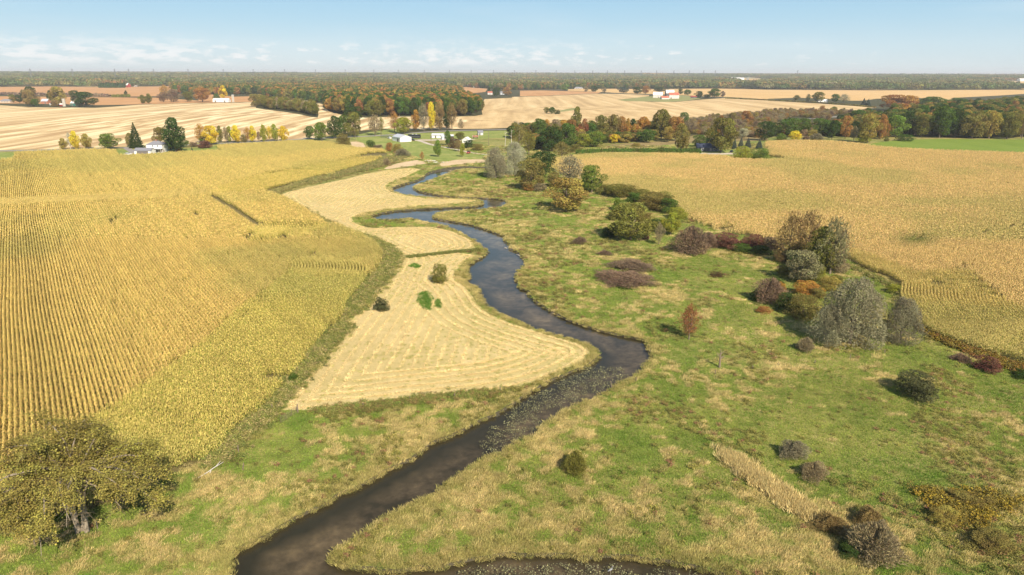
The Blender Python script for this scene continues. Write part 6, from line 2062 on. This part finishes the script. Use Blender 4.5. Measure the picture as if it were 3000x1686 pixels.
# far left farm
P = base_pt('T1', 48, 522)
house('tan_house', 'tan ranch house with grey brown roof at the left edge', 'house', P + [0, 6, 0], 0, px2m(P, 32), 11, 3.2, 3.4, 'tan_wall', 'grey_roof', hip=True, wins=(('f', -5, 1, 2, 1.3), ('f', 0, 1, 2, 1.3), ('f', 5, 1, 2, 1.3)))
P = base_pt('T1', 448, 532)
house('red_barn', 'red brick barn with pale metal roof in the left farm', 'barn', P + [0, 5, 0], math.radians(-5), px2m(P, 20), 9, 4.5, 4.0, 'brick', 'metal_roof', doors=(('f', 2, 2.5, 3),))
P = base_pt('T1', 742, 553)
house('green_shed', 'green walled shed with white roof right of the silo', 'shed', P + [0, 4, 0], math.radians(-5), px2m(P, 18), 8, 4.5, 3.2, 'green_wall', 'pale_roof', doors=(('f', -2, 2.5, 3),))
P = base_pt('T1', 618, 556)
house('red_shed', 'low red shed left of the silo', 'shed', P + [0, 3, 0], 0, px2m(P, 12), 5, 2.8, 1.6, 'red_wall', 'pale_roof')
P = base_pt('T1', 505, 545)
house('small_shed', 'tiny white shed near the red brick barn', 'shed', P + [0, 3, 0], 0, px2m(P, 6), 3, 2.2, 1.0, 'white_siding', 'pale_roof')
P = base_pt('T1', 2220, 515)
house('long_barn', 'long white barn left of the twin silos', 'barn', P + [0, 6, 0], 0, px2m(P, 46), 12, 4.0, 3.0, 'white_siding', 'pale_roof', doors=(('f', -10, 3, 3), ('f', 8, 3, 3)))
P = base_pt('T1', 1282, 366)
house('red_barn', 'tall red barn at the far edge of the orange field', 'barn', P + [0, 8, 0], math.radians(-30), px2m(P, 8), 14, 8, 7, 'red_wall', 'pale_roof')
P = base_pt('T1', 1352, 360)
house('roadside_house', 'white farmhouse right of the far red barn', 'house', P + [0, 8, 0], 0, px2m(P, 8), 12, 7, 5, 'white_siding', 'red_roof')
for x0_, y0_, wp_, lab, nm_ in ((2255, 290, 42, 'long white greenhouse on the far right plain', 'greenhouse'), (2210, 268, 12, 'small white barn above the long greenhouse', 'barn')):
    P = base_pt('T3', x0_, y0_)
    house(nm_, lab, nm_, P, 0, px2m(P, wp_), 40, 9, 6, 'white_siding', 'pale_roof')
P = base_pt('T4', 2550, 303)
house('barn', 'white barn at the right border near the horizon', 'barn', P, 0, px2m(P, 18), 30, 9, 6, 'white_siding', 'pale_roof')
P = base_pt('T1', 1155, 238)
house('factory', 'white factory on the plain below the left pylons', 'factory', P, 0, px2m(P, 34), 60, 16, 5, 'white_siding', 'pale_roof')
for x_, y_, w_, lab, wl, rf_ in ((2200, 368, 8, 'white house at the edge of the far orange strip', 'white_siding', 'grey_roof'), (2445, 376, 8, 'second white house of the far hamlet', 'white_siding', 'pale_roof'), (2355, 440, 14, 'pink roofed house of the far hamlet', 'old_white', 'red_roof'), (2480, 440, 12, 'low grey house of the far hamlet', 'grey_siding', 'grey_roof')):
    P = base_pt('T2', x_, y_)
    house('far_house', lab, 'house', P + [0, 5, 0], 0, px2m(P, w_), 10, 5, 3.5, wl, rf_, wins=(('f', 0, 1.2, 3, 1.6),))
P = base_pt('T4', 180, 292)
house('far_house', 'tiny white house on the far right plain', 'house', P, 0, px2m(P, 5), 12, 7, 4, 'white_siding', 'pale_roof')


def silo(label, P, d, h, mat, group=None, dome=True):
    e = thing('silo', label, 'silo', P, 0, group)
    mb = MB(); mb.tube([(0, 0, -.5), (0, 0, h)], [d / 2, d / 2], 18); mb.obj('barrel', MAT[mat], e)
    for k in range(6):
        z = h * (k + .5) / 6
        mb = MB(); mb.tube([(0, 0, z), (0, 0, z + .18)], [d / 2 + .06, d / 2 + .06], 18); mb.obj('hoop', MAT['galvanised'], e)
    if dome:
        mb = MB(); mb.tube([(0, 0, h), (0, 0, h + d * .2), (0, 0, h + d * .36), (0, 0, h + d * .42)], [d / 2 + .1, d * .42, d * .22, .05], 18); mb.obj('dome', MAT['galvanised'], e)
    mb = MB(); mb.box(-.5, .5, -d / 2 - .8, -d / 2, 0, h); mb.obj('chute', MAT[mat], e)


P = base_pt('T1', 650, 558); silo('short wide concrete silo of the left farm', P, px2m(P, 8.5), px2m(P, 22), 'concrete', dome=False)
P = base_pt('T1', 2343, 514); silo('left silo of the twin pale silos', P, px2m(P, 3.2), px2m(P, 20), 'concrete', 'twin silos')
P = base_pt('T1', 2354, 514); silo('right silo of the twin pale silos', P, px2m(P, 3.2), px2m(P, 20), 'concrete', 'twin silos')
for k, x_ in enumerate((2362, 2370, 2378)):
    P = base_pt('T3', x_, 292); silo('grey grain bin beside the long far greenhouse', P, px2m(P, 2), px2m(P, 6), 'galvanised', 'grain bins')


# vehicles
def car(name, label, P, rot, L=4.5, Wd=1.8, Hh=1.5, col='white_paint', cat='car', long_cab=False):
    e = thing(name, label, cat, P, rot)
    s = L / 4.5; h_ = Hh / 1.5
    prof = [(-2.25, .35), (2.25, .35), (2.25, .75), (2.05, .88), (1.1, .98), (-1.75, .98), (-2.2, .9)]
    mb = MB(); mb.prism([(x * s, z * h_) for x, z in prof], -Wd / 2, Wd / 2); mb.obj('body', MAT[col], e)
    prof = [(-1.9, .98), (1.1, .98), (.45, 1.46), (-1.45, 1.48)]
    mb = MB(); mb.prism([(x * s, z * h_) for x, z in prof], -Wd / 2 + .1, Wd / 2 - .1); mb.obj('windows', MAT['glass'], e)
    mb = MB(); mb.prism([(x * s, z * h_) for x, z in [(-1.42, 1.48), (.42, 1.47), (.3, 1.54), (-1.3, 1.55)]], -Wd / 2 + .14, Wd / 2 - .14); mb.obj('roof', MAT[col], e)
    for sx in (-1.4, 1.4):
        for sy in (-1, 1):
            mb = MB(); mb.tube([(sx * s, sy * (Wd / 2 - .22), .34), (sx * s, sy * (Wd / 2 + .02), .34)], [.34, .34], 14); mb.obj('wheel', MAT['rubber'], e)
    for sy in (-.6, .6):
        mb = MB(); mb.box(2.24 * s, 2.28 * s, sy - .2, sy + .2, .6 * h_, .75 * h_); mb.obj('headlight', MAT['trim'], e)
    return e


P = base_pt('S5', 325, 534); car('parked_car', 'white car parked on the farmhouse driveway beside the corn', P, math.radians(10), 5.0)
P = base_pt('S4', 1537, 268); car('parked_car', 'black car right beside the white shed', P, math.radians(-10), 4.8, col='black_paint')
P = base_pt('S4', 1250, 244); car('pickup_truck', 'white pickup nose poking out behind the left end of the white shed', P, math.radians(120), 5.2, 1.9, 1.8, cat='pickup')
P = base_pt('T3', 2210, 1020); car('parked_car', 'dark car parked right of the blue roofed house', P, math.radians(60), 4.6, col='black_paint')
P = base_pt('S4', 2243, 433); car('red_utility_vehicle', 'small red vehicle on the lane by the river', P, math.radians(-110), 3.4, 1.8, 1.9, 'red_paint', 'utility vehicle')
P = base_pt('D3', 30, 30)


def coach(P, rot):
    e = thing('motor_coach', 'long black motor coach parked behind the white shed', 'motorhome', P, rot)
    mb = MB(); mb.prism([(-5.6, .4), (5.5, .4), (5.6, 1.6), (5.4, 3.2), (5.1, 3.4), (-5.4, 3.4), (-5.6, 3.2)], -1.25, 1.25); mb.obj('body', MAT['black_paint'], e)
    for k, x in enumerate((-4, -1.6, .8, 3)):
        MB().box(x - .7, x + .7, -1.28, -1.24, 1.9, 2.8).obj('window', MAT['glass'], e)
    MB().box(5.58, 5.64, -1, 1, 1.7, 2.9).obj('windscreen', MAT['glass'], e)
    MB().box(-5.3, 5.2, -1.275, -1.245, 1.25, 1.42).obj('stripe', MAT['galvanised'], e)
    for sx in (-3.4, 3.8):
        for sy in (-1, 1):
            MB().tube([(sx, sy * 1.0, .5), (sx, sy * 1.28, .5)], [.5, .5], 14).obj('wheel', MAT['rubber'], e)
    MB().box(-2, -.8, -.5, .5, 3.4, 3.65).obj('roof_vent', MAT['trim'], e)
    MB().box(1.2, 2.4, -.5, .5, 3.4, 3.65).obj('roof_vent', MAT['trim'], e)


P = base_pt('S4', 1560, 242); coach(P + [0, 2, 0], math.radians(-4))
# stacked red crates / racks near the cottage
P = base_pt('S4', 2330, 240)
e = thing('red_hay_wagon', 'red slatted wagon beside the grey shed', 'wagon', P, math.radians(5))
MB().box(-2.6, 2.6, -1.2, 1.2, .9, 1.05).obj('deck', MAT['weathered_wood'], e)
for k in range(7):
    MB().box(-2.6, 2.6, -1.24, -1.18, 1.15 + k * .25, 1.3 + k * .25).obj('slat', MAT['red_paint'], e)
for k in range(5):
    MB().box(-2.6 + k * 1.28, -2.5 + k * 1.28, -1.3, -1.24, 1.05, 2.95).obj('stake', MAT['white_paint'], e)
for sx in (-1.7, 1.7):
    for sy in (-1, 1):
        MB().tube([(sx, sy * .9, .45), (sx, sy * 1.15, .45)], [.45, .45], 12).obj('wheel', MAT['rubber'], e)
# lattice fence panel left of the shed
P = base_pt('S4', 1195, 240)
e = thing('lattice_fence', 'dark lattice fence panel left of the white shed', 'fence', P + [0, 2, 0], math.radians(-12))
for k in range(13):
    MB().box(-4.2 + k * .7, -4.1 + k * .7, -.05, .05, -.3, 3.0).obj('post', MAT['dark_wall'], e)
for k in range(5):
    MB().box(-4.2, 4.3, -.08, -.05, .3 + k * .62, .4 + k * .62).obj('rail', MAT['dark_wall'], e)
# picnic-like trailer bits near the river
P = base_pt('S4', 1750, 525)
e = thing('stone_pile', 'pile of pale stones on the lawn above the sand bank', 'stones', P)
rr_ = random.Random(4)
for k in range(14):
    mb = MB(); x, y = rr_.gauss(0, 2.2), rr_.gauss(0, 1.0); s = rr_.uniform(.3, .75)
    mb.tube([(x, y, -.05), (x, y, s * .4), (x, y, s * .8)], [s * .8, s, s * .35], 6); mb.obj('stone', MAT['stone'], e)
P = base_pt('S4', 1885, 545)
e = thing('stone_pile', 'grey stones by the river left of the sandy strip', 'stones', P)
for k in range(16):
    mb = MB(); x, y = rr_.gauss(0, 3.5), rr_.gauss(0, 1.0); s = rr_.uniform(.3, .65)
    mb.tube([(x, y, -.05), (x, y, s * .4), (x, y, s * .8)], [s * .8, s, s * .35], 6); mb.obj('stone', MAT['stone'], e)

# utility poles
def pole(label, P, h, arm=True, lean=0.0, group=None, rad=.17):
    e = thing('utility_pole', label, 'utility pole', P, 0, group)
    MB().tube([(0, 0, -.5), (lean * h, 0, h)], [rad, rad * .65], 8).obj('mast', MAT['weathered_wood'], e)
    if arm:
        MB().box(lean * h - 1.1, lean * h + 1.1, -.06, .06, h - .9, h - .75).obj('crossarm', MAT['weathered_wood'], e)
        for x in (-.95, 0, .95):
            MB().tube([(lean * h + x, 0, h - .75), (lean * h + x, 0, h - .5)], [.06, .06], 6).obj('insulator', MAT['galvanised'], e)


def ph(crop, x, yb, yt):
    P = base_pt(crop, x, yb); k = (843 - (CROPS[crop][1] + yt / CROPS[crop][2])) / F_PX
    U0 = (P[2] - CAM_H) * UP0[2] + P[1] * UP0[1]
    return P, (k * depth(P) - U0) / (cp + k * sp)


for x, yb, yt, lab, arm in ((765, 222, 65, 'left wooden utility pole of the two by the lane', True), (822, 266, 100, 'right wooden utility pole of the two by the lane', True), (1142, 222, 105, 'utility pole left of the lattice fence', True),
                            (1775, 330, 238, 'thin lamp pole beside the driveway', False), (2497, 330, 120, 'utility pole among the snags right of the cottage', False)):
    P, h = ph('S4', x, yb, yt); pole(lab, P, h, arm)
P, h = ph('T3', 1662, 980, 925); pole('pale short pole in front of the olive brown columnar tree', P, h, False, rad=.3)

# dead snags and fence posts
def snag(label, crop, x, yb, yt, branches=3, pale=True, rad=.2):
    P, h = ph(crop, x, yb, yt)
    e = thing('dead_tree', label, 'dead tree', P)
    r = random.Random(int(x))
    mt_ = MAT['bone_wood' if pale else 'weathered_wood']
    MB().tube([(0, 0, -.3), (.05 * h * r.uniform(-1, 1), 0, h * .5), (.08 * h * r.uniform(-1, 1), 0, h)], [rad, rad * .7, rad * .25], 7).obj('trunk', mt_, e)
    for k in range(branches):
        z = h * r.uniform(.4, .9); s = r.choice((-1, 1)); l = h * r.uniform(.12, .25)
        MB().tube([(0, 0, z), (s * l, r.uniform(-.5, .5) * l, z + l * .7)], [rad * .4, rad * .1], 5).obj('branch', mt_, e)


snag('standing dead stump with broken top on the green meadow', 'D3', 199, 326, 226, 5, False, .26)
snag('white dead tree rising above the left end of the tree line', 'T3', 70, 900, 700, 5, True, .22)
snag('tall white dead trunk in the brown trees near the willows', 'C6', 1285, 110, 0, 3, True, .28)
snag('slanted grey dead tree left of the tall white dead trunk', 'C6', 1235, 130, 10, 3, True, .2)
snag('pale snag leaning in the middle of the tree line', 'T3', 990, 850, 735, 4, True, .22)
snag('small dead tree among the golden lane trees', 'T1', 712, 990, 840, 5, True, .16)


def post(label, crop, x, yb, yt, lean=0, group='fence posts', mt_='weathered_wood', rad=.09):
    P, h = ph(crop, x, yb, yt)
    h = max(h, .8)
    o = MB().tube([(0, 0, -.3), (lean * h, 0, h)], [rad, rad * .85], 7).obj('fence_post', MAT[mt_], None, tuple(P))
    o['label'] = label; o['category'] = 'fence post'; o['group'] = group


for a in (('post at the corner where corn weeds meet the hay', 'D1', 1470, 556, 528, 0), ('post on the green track below the gate', 'D1', 1288, 785, 750, 0), ('leaning grey post on the grass right of the fallen branch', 'D1', 1308, 880, 845, .25),
          ('post at the foot of the big left tree', 'D1', 527, 1195, 1165, 0), ('pale post at the lower left corner', 'D1', 190, 1290, 1268, 0), ('post in the weeds left of the big trunk', 'D1', 242, 1212, 1195, 0),
          ('post on the fence line below the hay, left', 'D2', 118, 540, 520, 0), ('post on the fence line below the hay, middle', 'D2', 370, 505, 482, 0), ('post on the fence line below the hay, centre', 'D2', 612, 492, 468, 0), ('post on the fence line below the hay, right', 'D2', 862, 456, 432, -.2),
          ('post leaning in the shallow water', 'D2', 1459, 428, 398, -.2), ('post on the bank right of the water one', 'D2', 1590, 402, 378, 0), ('short post below the standing dead stump', 'D3', 175, 362, 338, 0), ('post in the green right of the stump', 'D3', 377, 335, 320, 0),
          ('post second right of the stump', 'D3', 513, 320, 303, 0), ('post below the pinkish twiggy bush', 'D3', 713, 303, 287, 0), ('post below the big silver willow', 'D3', 903, 276, 258, 0), ('pale post right of the big silver willow', 'D3', 1089, 248, 230, 0),
          ('tall post standing in the river by the hay point', 'C6', 1083, 912, 882, -.15)):
    post(*a)
# metal gate in the fence corner
P = base_pt('D1', 1605, 572)
e = thing('farm_gate', 'open metal tube gate at the corner of the hay fence', 'gate', P, math.atan2(*(base_pt('D1', 1545, 612) - P)[[1, 0]]))
for z in (.3, .55, .8, 1.05, 1.3):
    MB().tube([(0, 0, z), (4.2, 0, z)], .022, 5).obj('rail', MAT['weathered_wood'], e)
for x in (0, 1.4, 2.8, 4.2):
    MB().tube([(x, 0, .25), (x, 0, 1.35)], .022, 5).obj('upright', MAT['weathered_wood'], e)
MB().tube([(-.15, 0, -.2), (-.15, 0, 1.6)], .11, 7).obj('gate_post', MAT['weathered_wood'], e)
# fallen white branch
P = base_pt('D1', 1052, 937); Q = base_pt('D1', 1208, 852)
e = thing('fallen_branch', 'long bleached fallen branch on the grass below the corn', 'branch', P)
v = Q - P
MB().tube([(0, 0, .15), (v[0] * .45, v[1] * .40, .3), (v[0] * .6, v[1] * .62, .35), (v[0], v[1], .5)], [.025, .06, .07, .025], 7).obj('stem', MAT['bone_wood'], e)
MB().tube([(v[0] * .55, v[1] * .55, .3), (v[0] * .62, v[1] * .35, .15)], [.09, .04], 6).obj('twig', MAT['bone_wood'], e)
MB().tube([(v[0] * .7, v[1] * .72, .35), (v[0] * .85, v[1] * .98, .7)], [.07, .02], 6).obj('twig', MAT['bone_wood'], e)
for crop, x1, y1, x2, y2, lab in (('C6', 1322, 935, 1350, 948, 'bleached log at the edge of the shallows'), ('C6', 1230, 886, 1252, 890, 'small floating log in mid river'), ('C6', 1165, 1383, 1200, 1372, 'pale log on the hay side bank')):
    P = base_pt(crop, x1, y1); Q = base_pt(crop, x2, y2); v = Q - P
    zz = WATER_Z + .05
    o = MB().tube([(0, 0, zz), (v[0] * .5, v[1] * .5, zz + .12), (v[0], v[1], zz)], [.10, .14, .06], 7).obj('driftwood_log', MAT['bone_wood'], None, tuple(P))
    o['label'] = lab; o['category'] = 'log'
# heron in the lily channel
P = base_pt('D2', 1452, 1428)
HERON_S = .85
e = thing('heron', 'grey heron standing in the lily channel at the bottom', 'bird', (P[0], P[1], WATER_Z), math.radians(20)); e.scale = (HERON_S,) * 3
mb = MB(); mb.tube([(-.42, 0, .62), (-.2, 0, .74), (.05, 0, .82), (.2, 0, .90), (.26, 0, 1.0), (.22, 0, 1.14), (.27, 0, 1.26), (.34, 0, 1.3), (.40, 0, 1.3)], [.015, .09, .13, .09, .05, .035, .035, .05, .02], 10); mb.obj('body', MAT['heron_grey'], e)
MB().tube([(.39, 0, 1.3), (.55, 0, 1.27)], [.02, .004], 6).obj('beak', MAT['tan_wall'], e)
for s in (-.05, .05):
    MB().tube([(0, s, .75), (.03, s, .38), (0, s, -.3)], [.02, .012, .012], 5).obj('leg', MAT['tan_wall'], e)

# pylons along the horizon
def pylon_mesh():
    mb = MB(); h = 62.0
    for sx in (-1, 1):
        for sy in (-1, 1):
            mb.tube([(sx * 5, sy * 5, -2), (sx * 1.3, sy * 1.3, h * .62), (sx * .8, sy * .8, h)], [.4, .36, .3], 4)
    z = 0
    while z < h - 4:
        w0 = 5 - 3.7 * min(z / (h * .62), 1); z2 = z + 6; w1 = 5 - 3.7 * min(z2 / (h * .62), 1)
        for s in (-1, 1):
            mb.tube([(-w0, s * w0, z), (w1, s * w1, z2)], .16, 3); mb.tube([(w0, s * w0, z), (-w1, s * w1, z2)], .16, 3)
            mb.tube([(s * w0, -w0, z), (s * w1, w1, z2)], .16, 3)
        z = z2
    return mb


paint('dark_steel', (.16, .17, .19))
pm = mesh_from_mb(pylon_mesh(), 'pylon_tower', MAT['dark_steel'])
am = MB()
for z, l in ((44, 9), (51, 8), (58, 7)):
    am.tube([(-l, 0, z), (0, 0, z + 1.6), (l, 0, z)], [.2, .35, .2], 4); am.tube([(-l, 0, z), (l, 0, z)], .2, 4)
am = mesh_from_mb(am, 'pylon_arm', MAT['dark_steel'])
PYL = [(x / 3.4347) for x in (307, 730, 1157, 1298, 1547, 1895, 2250, 2550)] + [750 + x / 3.4347 for x in (290, 600, 900, 1187, 1435, 1695, 1948, 2166, 2391)] + [1500 + x / 3.4347 for x in (27, 240, 445, 632, 813, 960, 1133, 1300, 1455, 1628, 1783, 1930, 2045)] + [2250 + 297 / 3.4347]
for k, x in enumerate(PYL):
    d_ = rays(np.array([[x, 214.0]]))[0]; d_ = d_[:2] / np.linalg.norm(d_[:2])
    D = 4300 + 1200 * (x / 2300)
    q = d_ * D
    e = bpy.data.objects.new('transmission_tower', None); COL.objects.link(e); e.location = (q[0], q[1], float(hgt(*q))); e.empty_display_size = 1; e.rotation_euler = (0, 0, .15)
    e['label'] = 'thin steel lattice power pylon on the hazy horizon'; e['category'] = 'pylon'; e['group'] = 'pylons along the horizon'
    for nm, me_ in (('tower_frame', pm), ('crossarms', am)):
        o = bpy.data.objects.new(nm, me_); COL.objects.link(o); o.parent = e

# ------------------------------------------------------------------ the great spreading tree at lower left
P0 = base_pt('D1', 445, 1215)
P0[2] = 0
zc0 = depth(P0)
big = thing('elm_tree', 'huge spreading brown and olive tree with drooping branches at lower left', 'tree', P0)
r = np.random.default_rng(900)
RAD = 880 / 1.842 / 2 * zc0 / F_PX
_, TOPH = ph('D1', 445, 1215, 545)
HT = TOPH * 1.0
trunk = MB()
for lx, ly, rr in ((-.5, 0, .27), (.55, .1, .23)):
    trunk.tube([(lx, ly, -.3), (lx * 1.1, ly, 1.2), (lx * 1.3, ly + .2, 2.8), (lx * 1.0, ly + .3, HT * .36)], [rr * 1.5, rr * 1.1, rr, rr * .8], 10)
trunk.tube([(-.15, .3, -.2), (.2, .5, 2.2), (.25, .6, HT * .4)], [.26, .22, .16], 9)
trunk.tube([(-.5, 0, 1.8), (-1.6, -.4, HT * .35), (-3.2, -.6, HT * .55)], [.2, .16, .1], 8)
trunk.tube([(.5, 0, 2.0), (1.8, -.6, HT * .36), (3.4, -.8, HT * .52)], [.18, .14, .09], 8)
trunk.obj('trunk', MAT['pale_bark'], big)
limbs = []
twP, twT, twB = [], [], []
leafP, leafD, leafL = [], [], []
for k in range(40):
    a = 2 * math.pi * k / 40 + r.uniform(-.2, .2)
    el_ = r.uniform(.3, 1.25)
    Lm = RAD * r.uniform(.75, 1.08) * (1.0 if el_ < .8 else .7)
    start = np.array([r.uniform(-.5, .5), r.uniform(-.1, .5), HT * r.uniform(.36, .5)])
    path = [start]; d = np.array([math.cos(a) * math.cos(el_), math.sin(a) * math.cos(el_), math.sin(el_)])
    q = start.copy()
    nseg = 9
    for s in range(nseg):
        q = q + d * Lm / nseg * 1.12
        d = d + r.normal(0, .10, 3) + np.array([0, 0, -.12 - .02 * s]); d = d / np.linalg.norm(d)
        q[2] = min(max(q[2], .8), HT)
        path.append(q.copy())
    rad0 = r.uniform(.14, .26)
    lm = MB(); lm.tube(path, list(np.linspace(rad0, .025, len(path))), 6)
    limbs.append(lm)
    lobv = r.uniform(0, 1)
    for s in range(2, len(path)):
        nb = 7
        for b_ in range(nb):
            # secondary branches, drooping
            dd = r.normal(0, 1, 3); dd[2] = r.uniform(-.5, .75); dd /= np.linalg.norm(dd)
            ln = r.uniform(1.0, 2.6)
            p0 = path[s] + r.normal(0, .3, 3); pts_ = [p0]
            for u_ in range(4):
                p1 = pts_[-1] + dd * ln / 4; dd = dd + np.array([0, 0, -.25]) + r.normal(0, .1, 3); dd /= np.linalg.norm(dd); pts_.append(p1)
            for u_ in range(4):
                m_ = (pts_[u_] + pts_[u_ + 1]) / 2; t_ = (pts_[u_ + 1] - pts_[u_]) / 2
                twP.append(m_); twT.append(t_ * 1.05); twB.append(unit(np.cross(t_, r.normal(0, 1, 3))) * .03)
                nlf = 24
                pp = m_ + r.normal(0, .34, (nlf, 3)) * [1, 1, .75]
                leafP.append(pp); leafD.append(np.tile([0, 0, 1.0], (nlf, 1)) + (m_ / RAD) * .5); leafL.append(np.full(nlf, lobv * .5 + r.uniform(0, .5)))
for lm in limbs:
    lm.obj('limb', MAT['pale_bark'], big)
LP = np.vstack(leafP); LD = np.vstack(leafD); LL = np.concatenate(leafL)
tow = -P0[:2] / np.linalg.norm(P0[:2])
_f = LP[:, :2] @ tow; _s = LP[:, 0] * -tow[1] + LP[:, 1] * tow[0]
front = (_f > .0 * RAD) & (np.abs(_s) < .22 * RAD) & (LP[:, 2] < .52 * HT)
front |= (_f > .3 * RAD) & (LP[:, 2] < .36 * HT) & (np.abs(_s) < .6 * RAD)
clump = vnoise(LP[:, 0] + 40, LP[:, 1] + LP[:, 2] * .9 + 40, 1.3, 144)
ok = (LP[:, 2] > .9) & (r.random(len(LP)) < .22 + .68 * (clump > .45)) & ~front
LP, LD, LL = LP[ok], LD[ok], LL[ok]
T, B = leaf_frames(LP, LD, .105, r, .9)
lv = np.stack([np.clip(r.normal(.5, .22, len(LP)), 0, 1), LL, LP[:, 2]], 1)
me = quads_mesh('elm_crown', LP, T, B, lv, MAT['leaf'])
o = bpy.data.objects.new('crown', me); COL.objects.link(o); o.parent = big; o['tint'] = (.30, .25, .07)
twP = np.array(twP); me = quads_mesh('elm_twigs', twP, np.array(twT), np.array(twB), np.tile([.5, .5, .5], (len(twP), 1)), MAT['leaf'])
o = bpy.data.objects.new('twigs', me); COL.objects.link(o); o.parent = big; o['tint'] = (.20, .15, .10); o['kind'] = 'stuff'
for k in range(5):
    a = r.uniform(0, 6.28); R = RAD * r.uniform(.6, .95); z = HT * r.uniform(.3, .62)
    p1 = np.array([math.cos(a) * R, -abs(math.sin(a)) * R, z])
    MB().tube([p1 * .55 + [0, 0, 1.2], p1 * .8 + [0, 0, .8], p1 + r.normal(0, .4, 3)], [.06, .04, .015], 5).obj('dead_limb', MAT['weathered_wood'], big)
print('elm', len(LP), RAD, HT, TOPH)

# ------------------------------------------------------------------ air
mt, nt = new_mat('haze')
nt.nodes.remove(nt.nodes['Principled BSDF'])
pv = nt.nodes.new('ShaderNodeVolumePrincipled')
pv.inputs['Color'].default_value = (.93, .96, 1.0, 1)
pv.inputs['Density'].default_value = 0.00007
pv.inputs['Anisotropy'].default_value = 0.0
nt.links.new(pv.outputs[0], nt.nodes['Material Output'].inputs['Volume'])
hz_ = MB().box(-38000, 38000, -4000, 44000, -3.5, 118).obj('haze', MAT['haze'])
hz_['kind'] = 'stuff'
print('objects', len(bpy.data.objects), 'hand', len(hand))
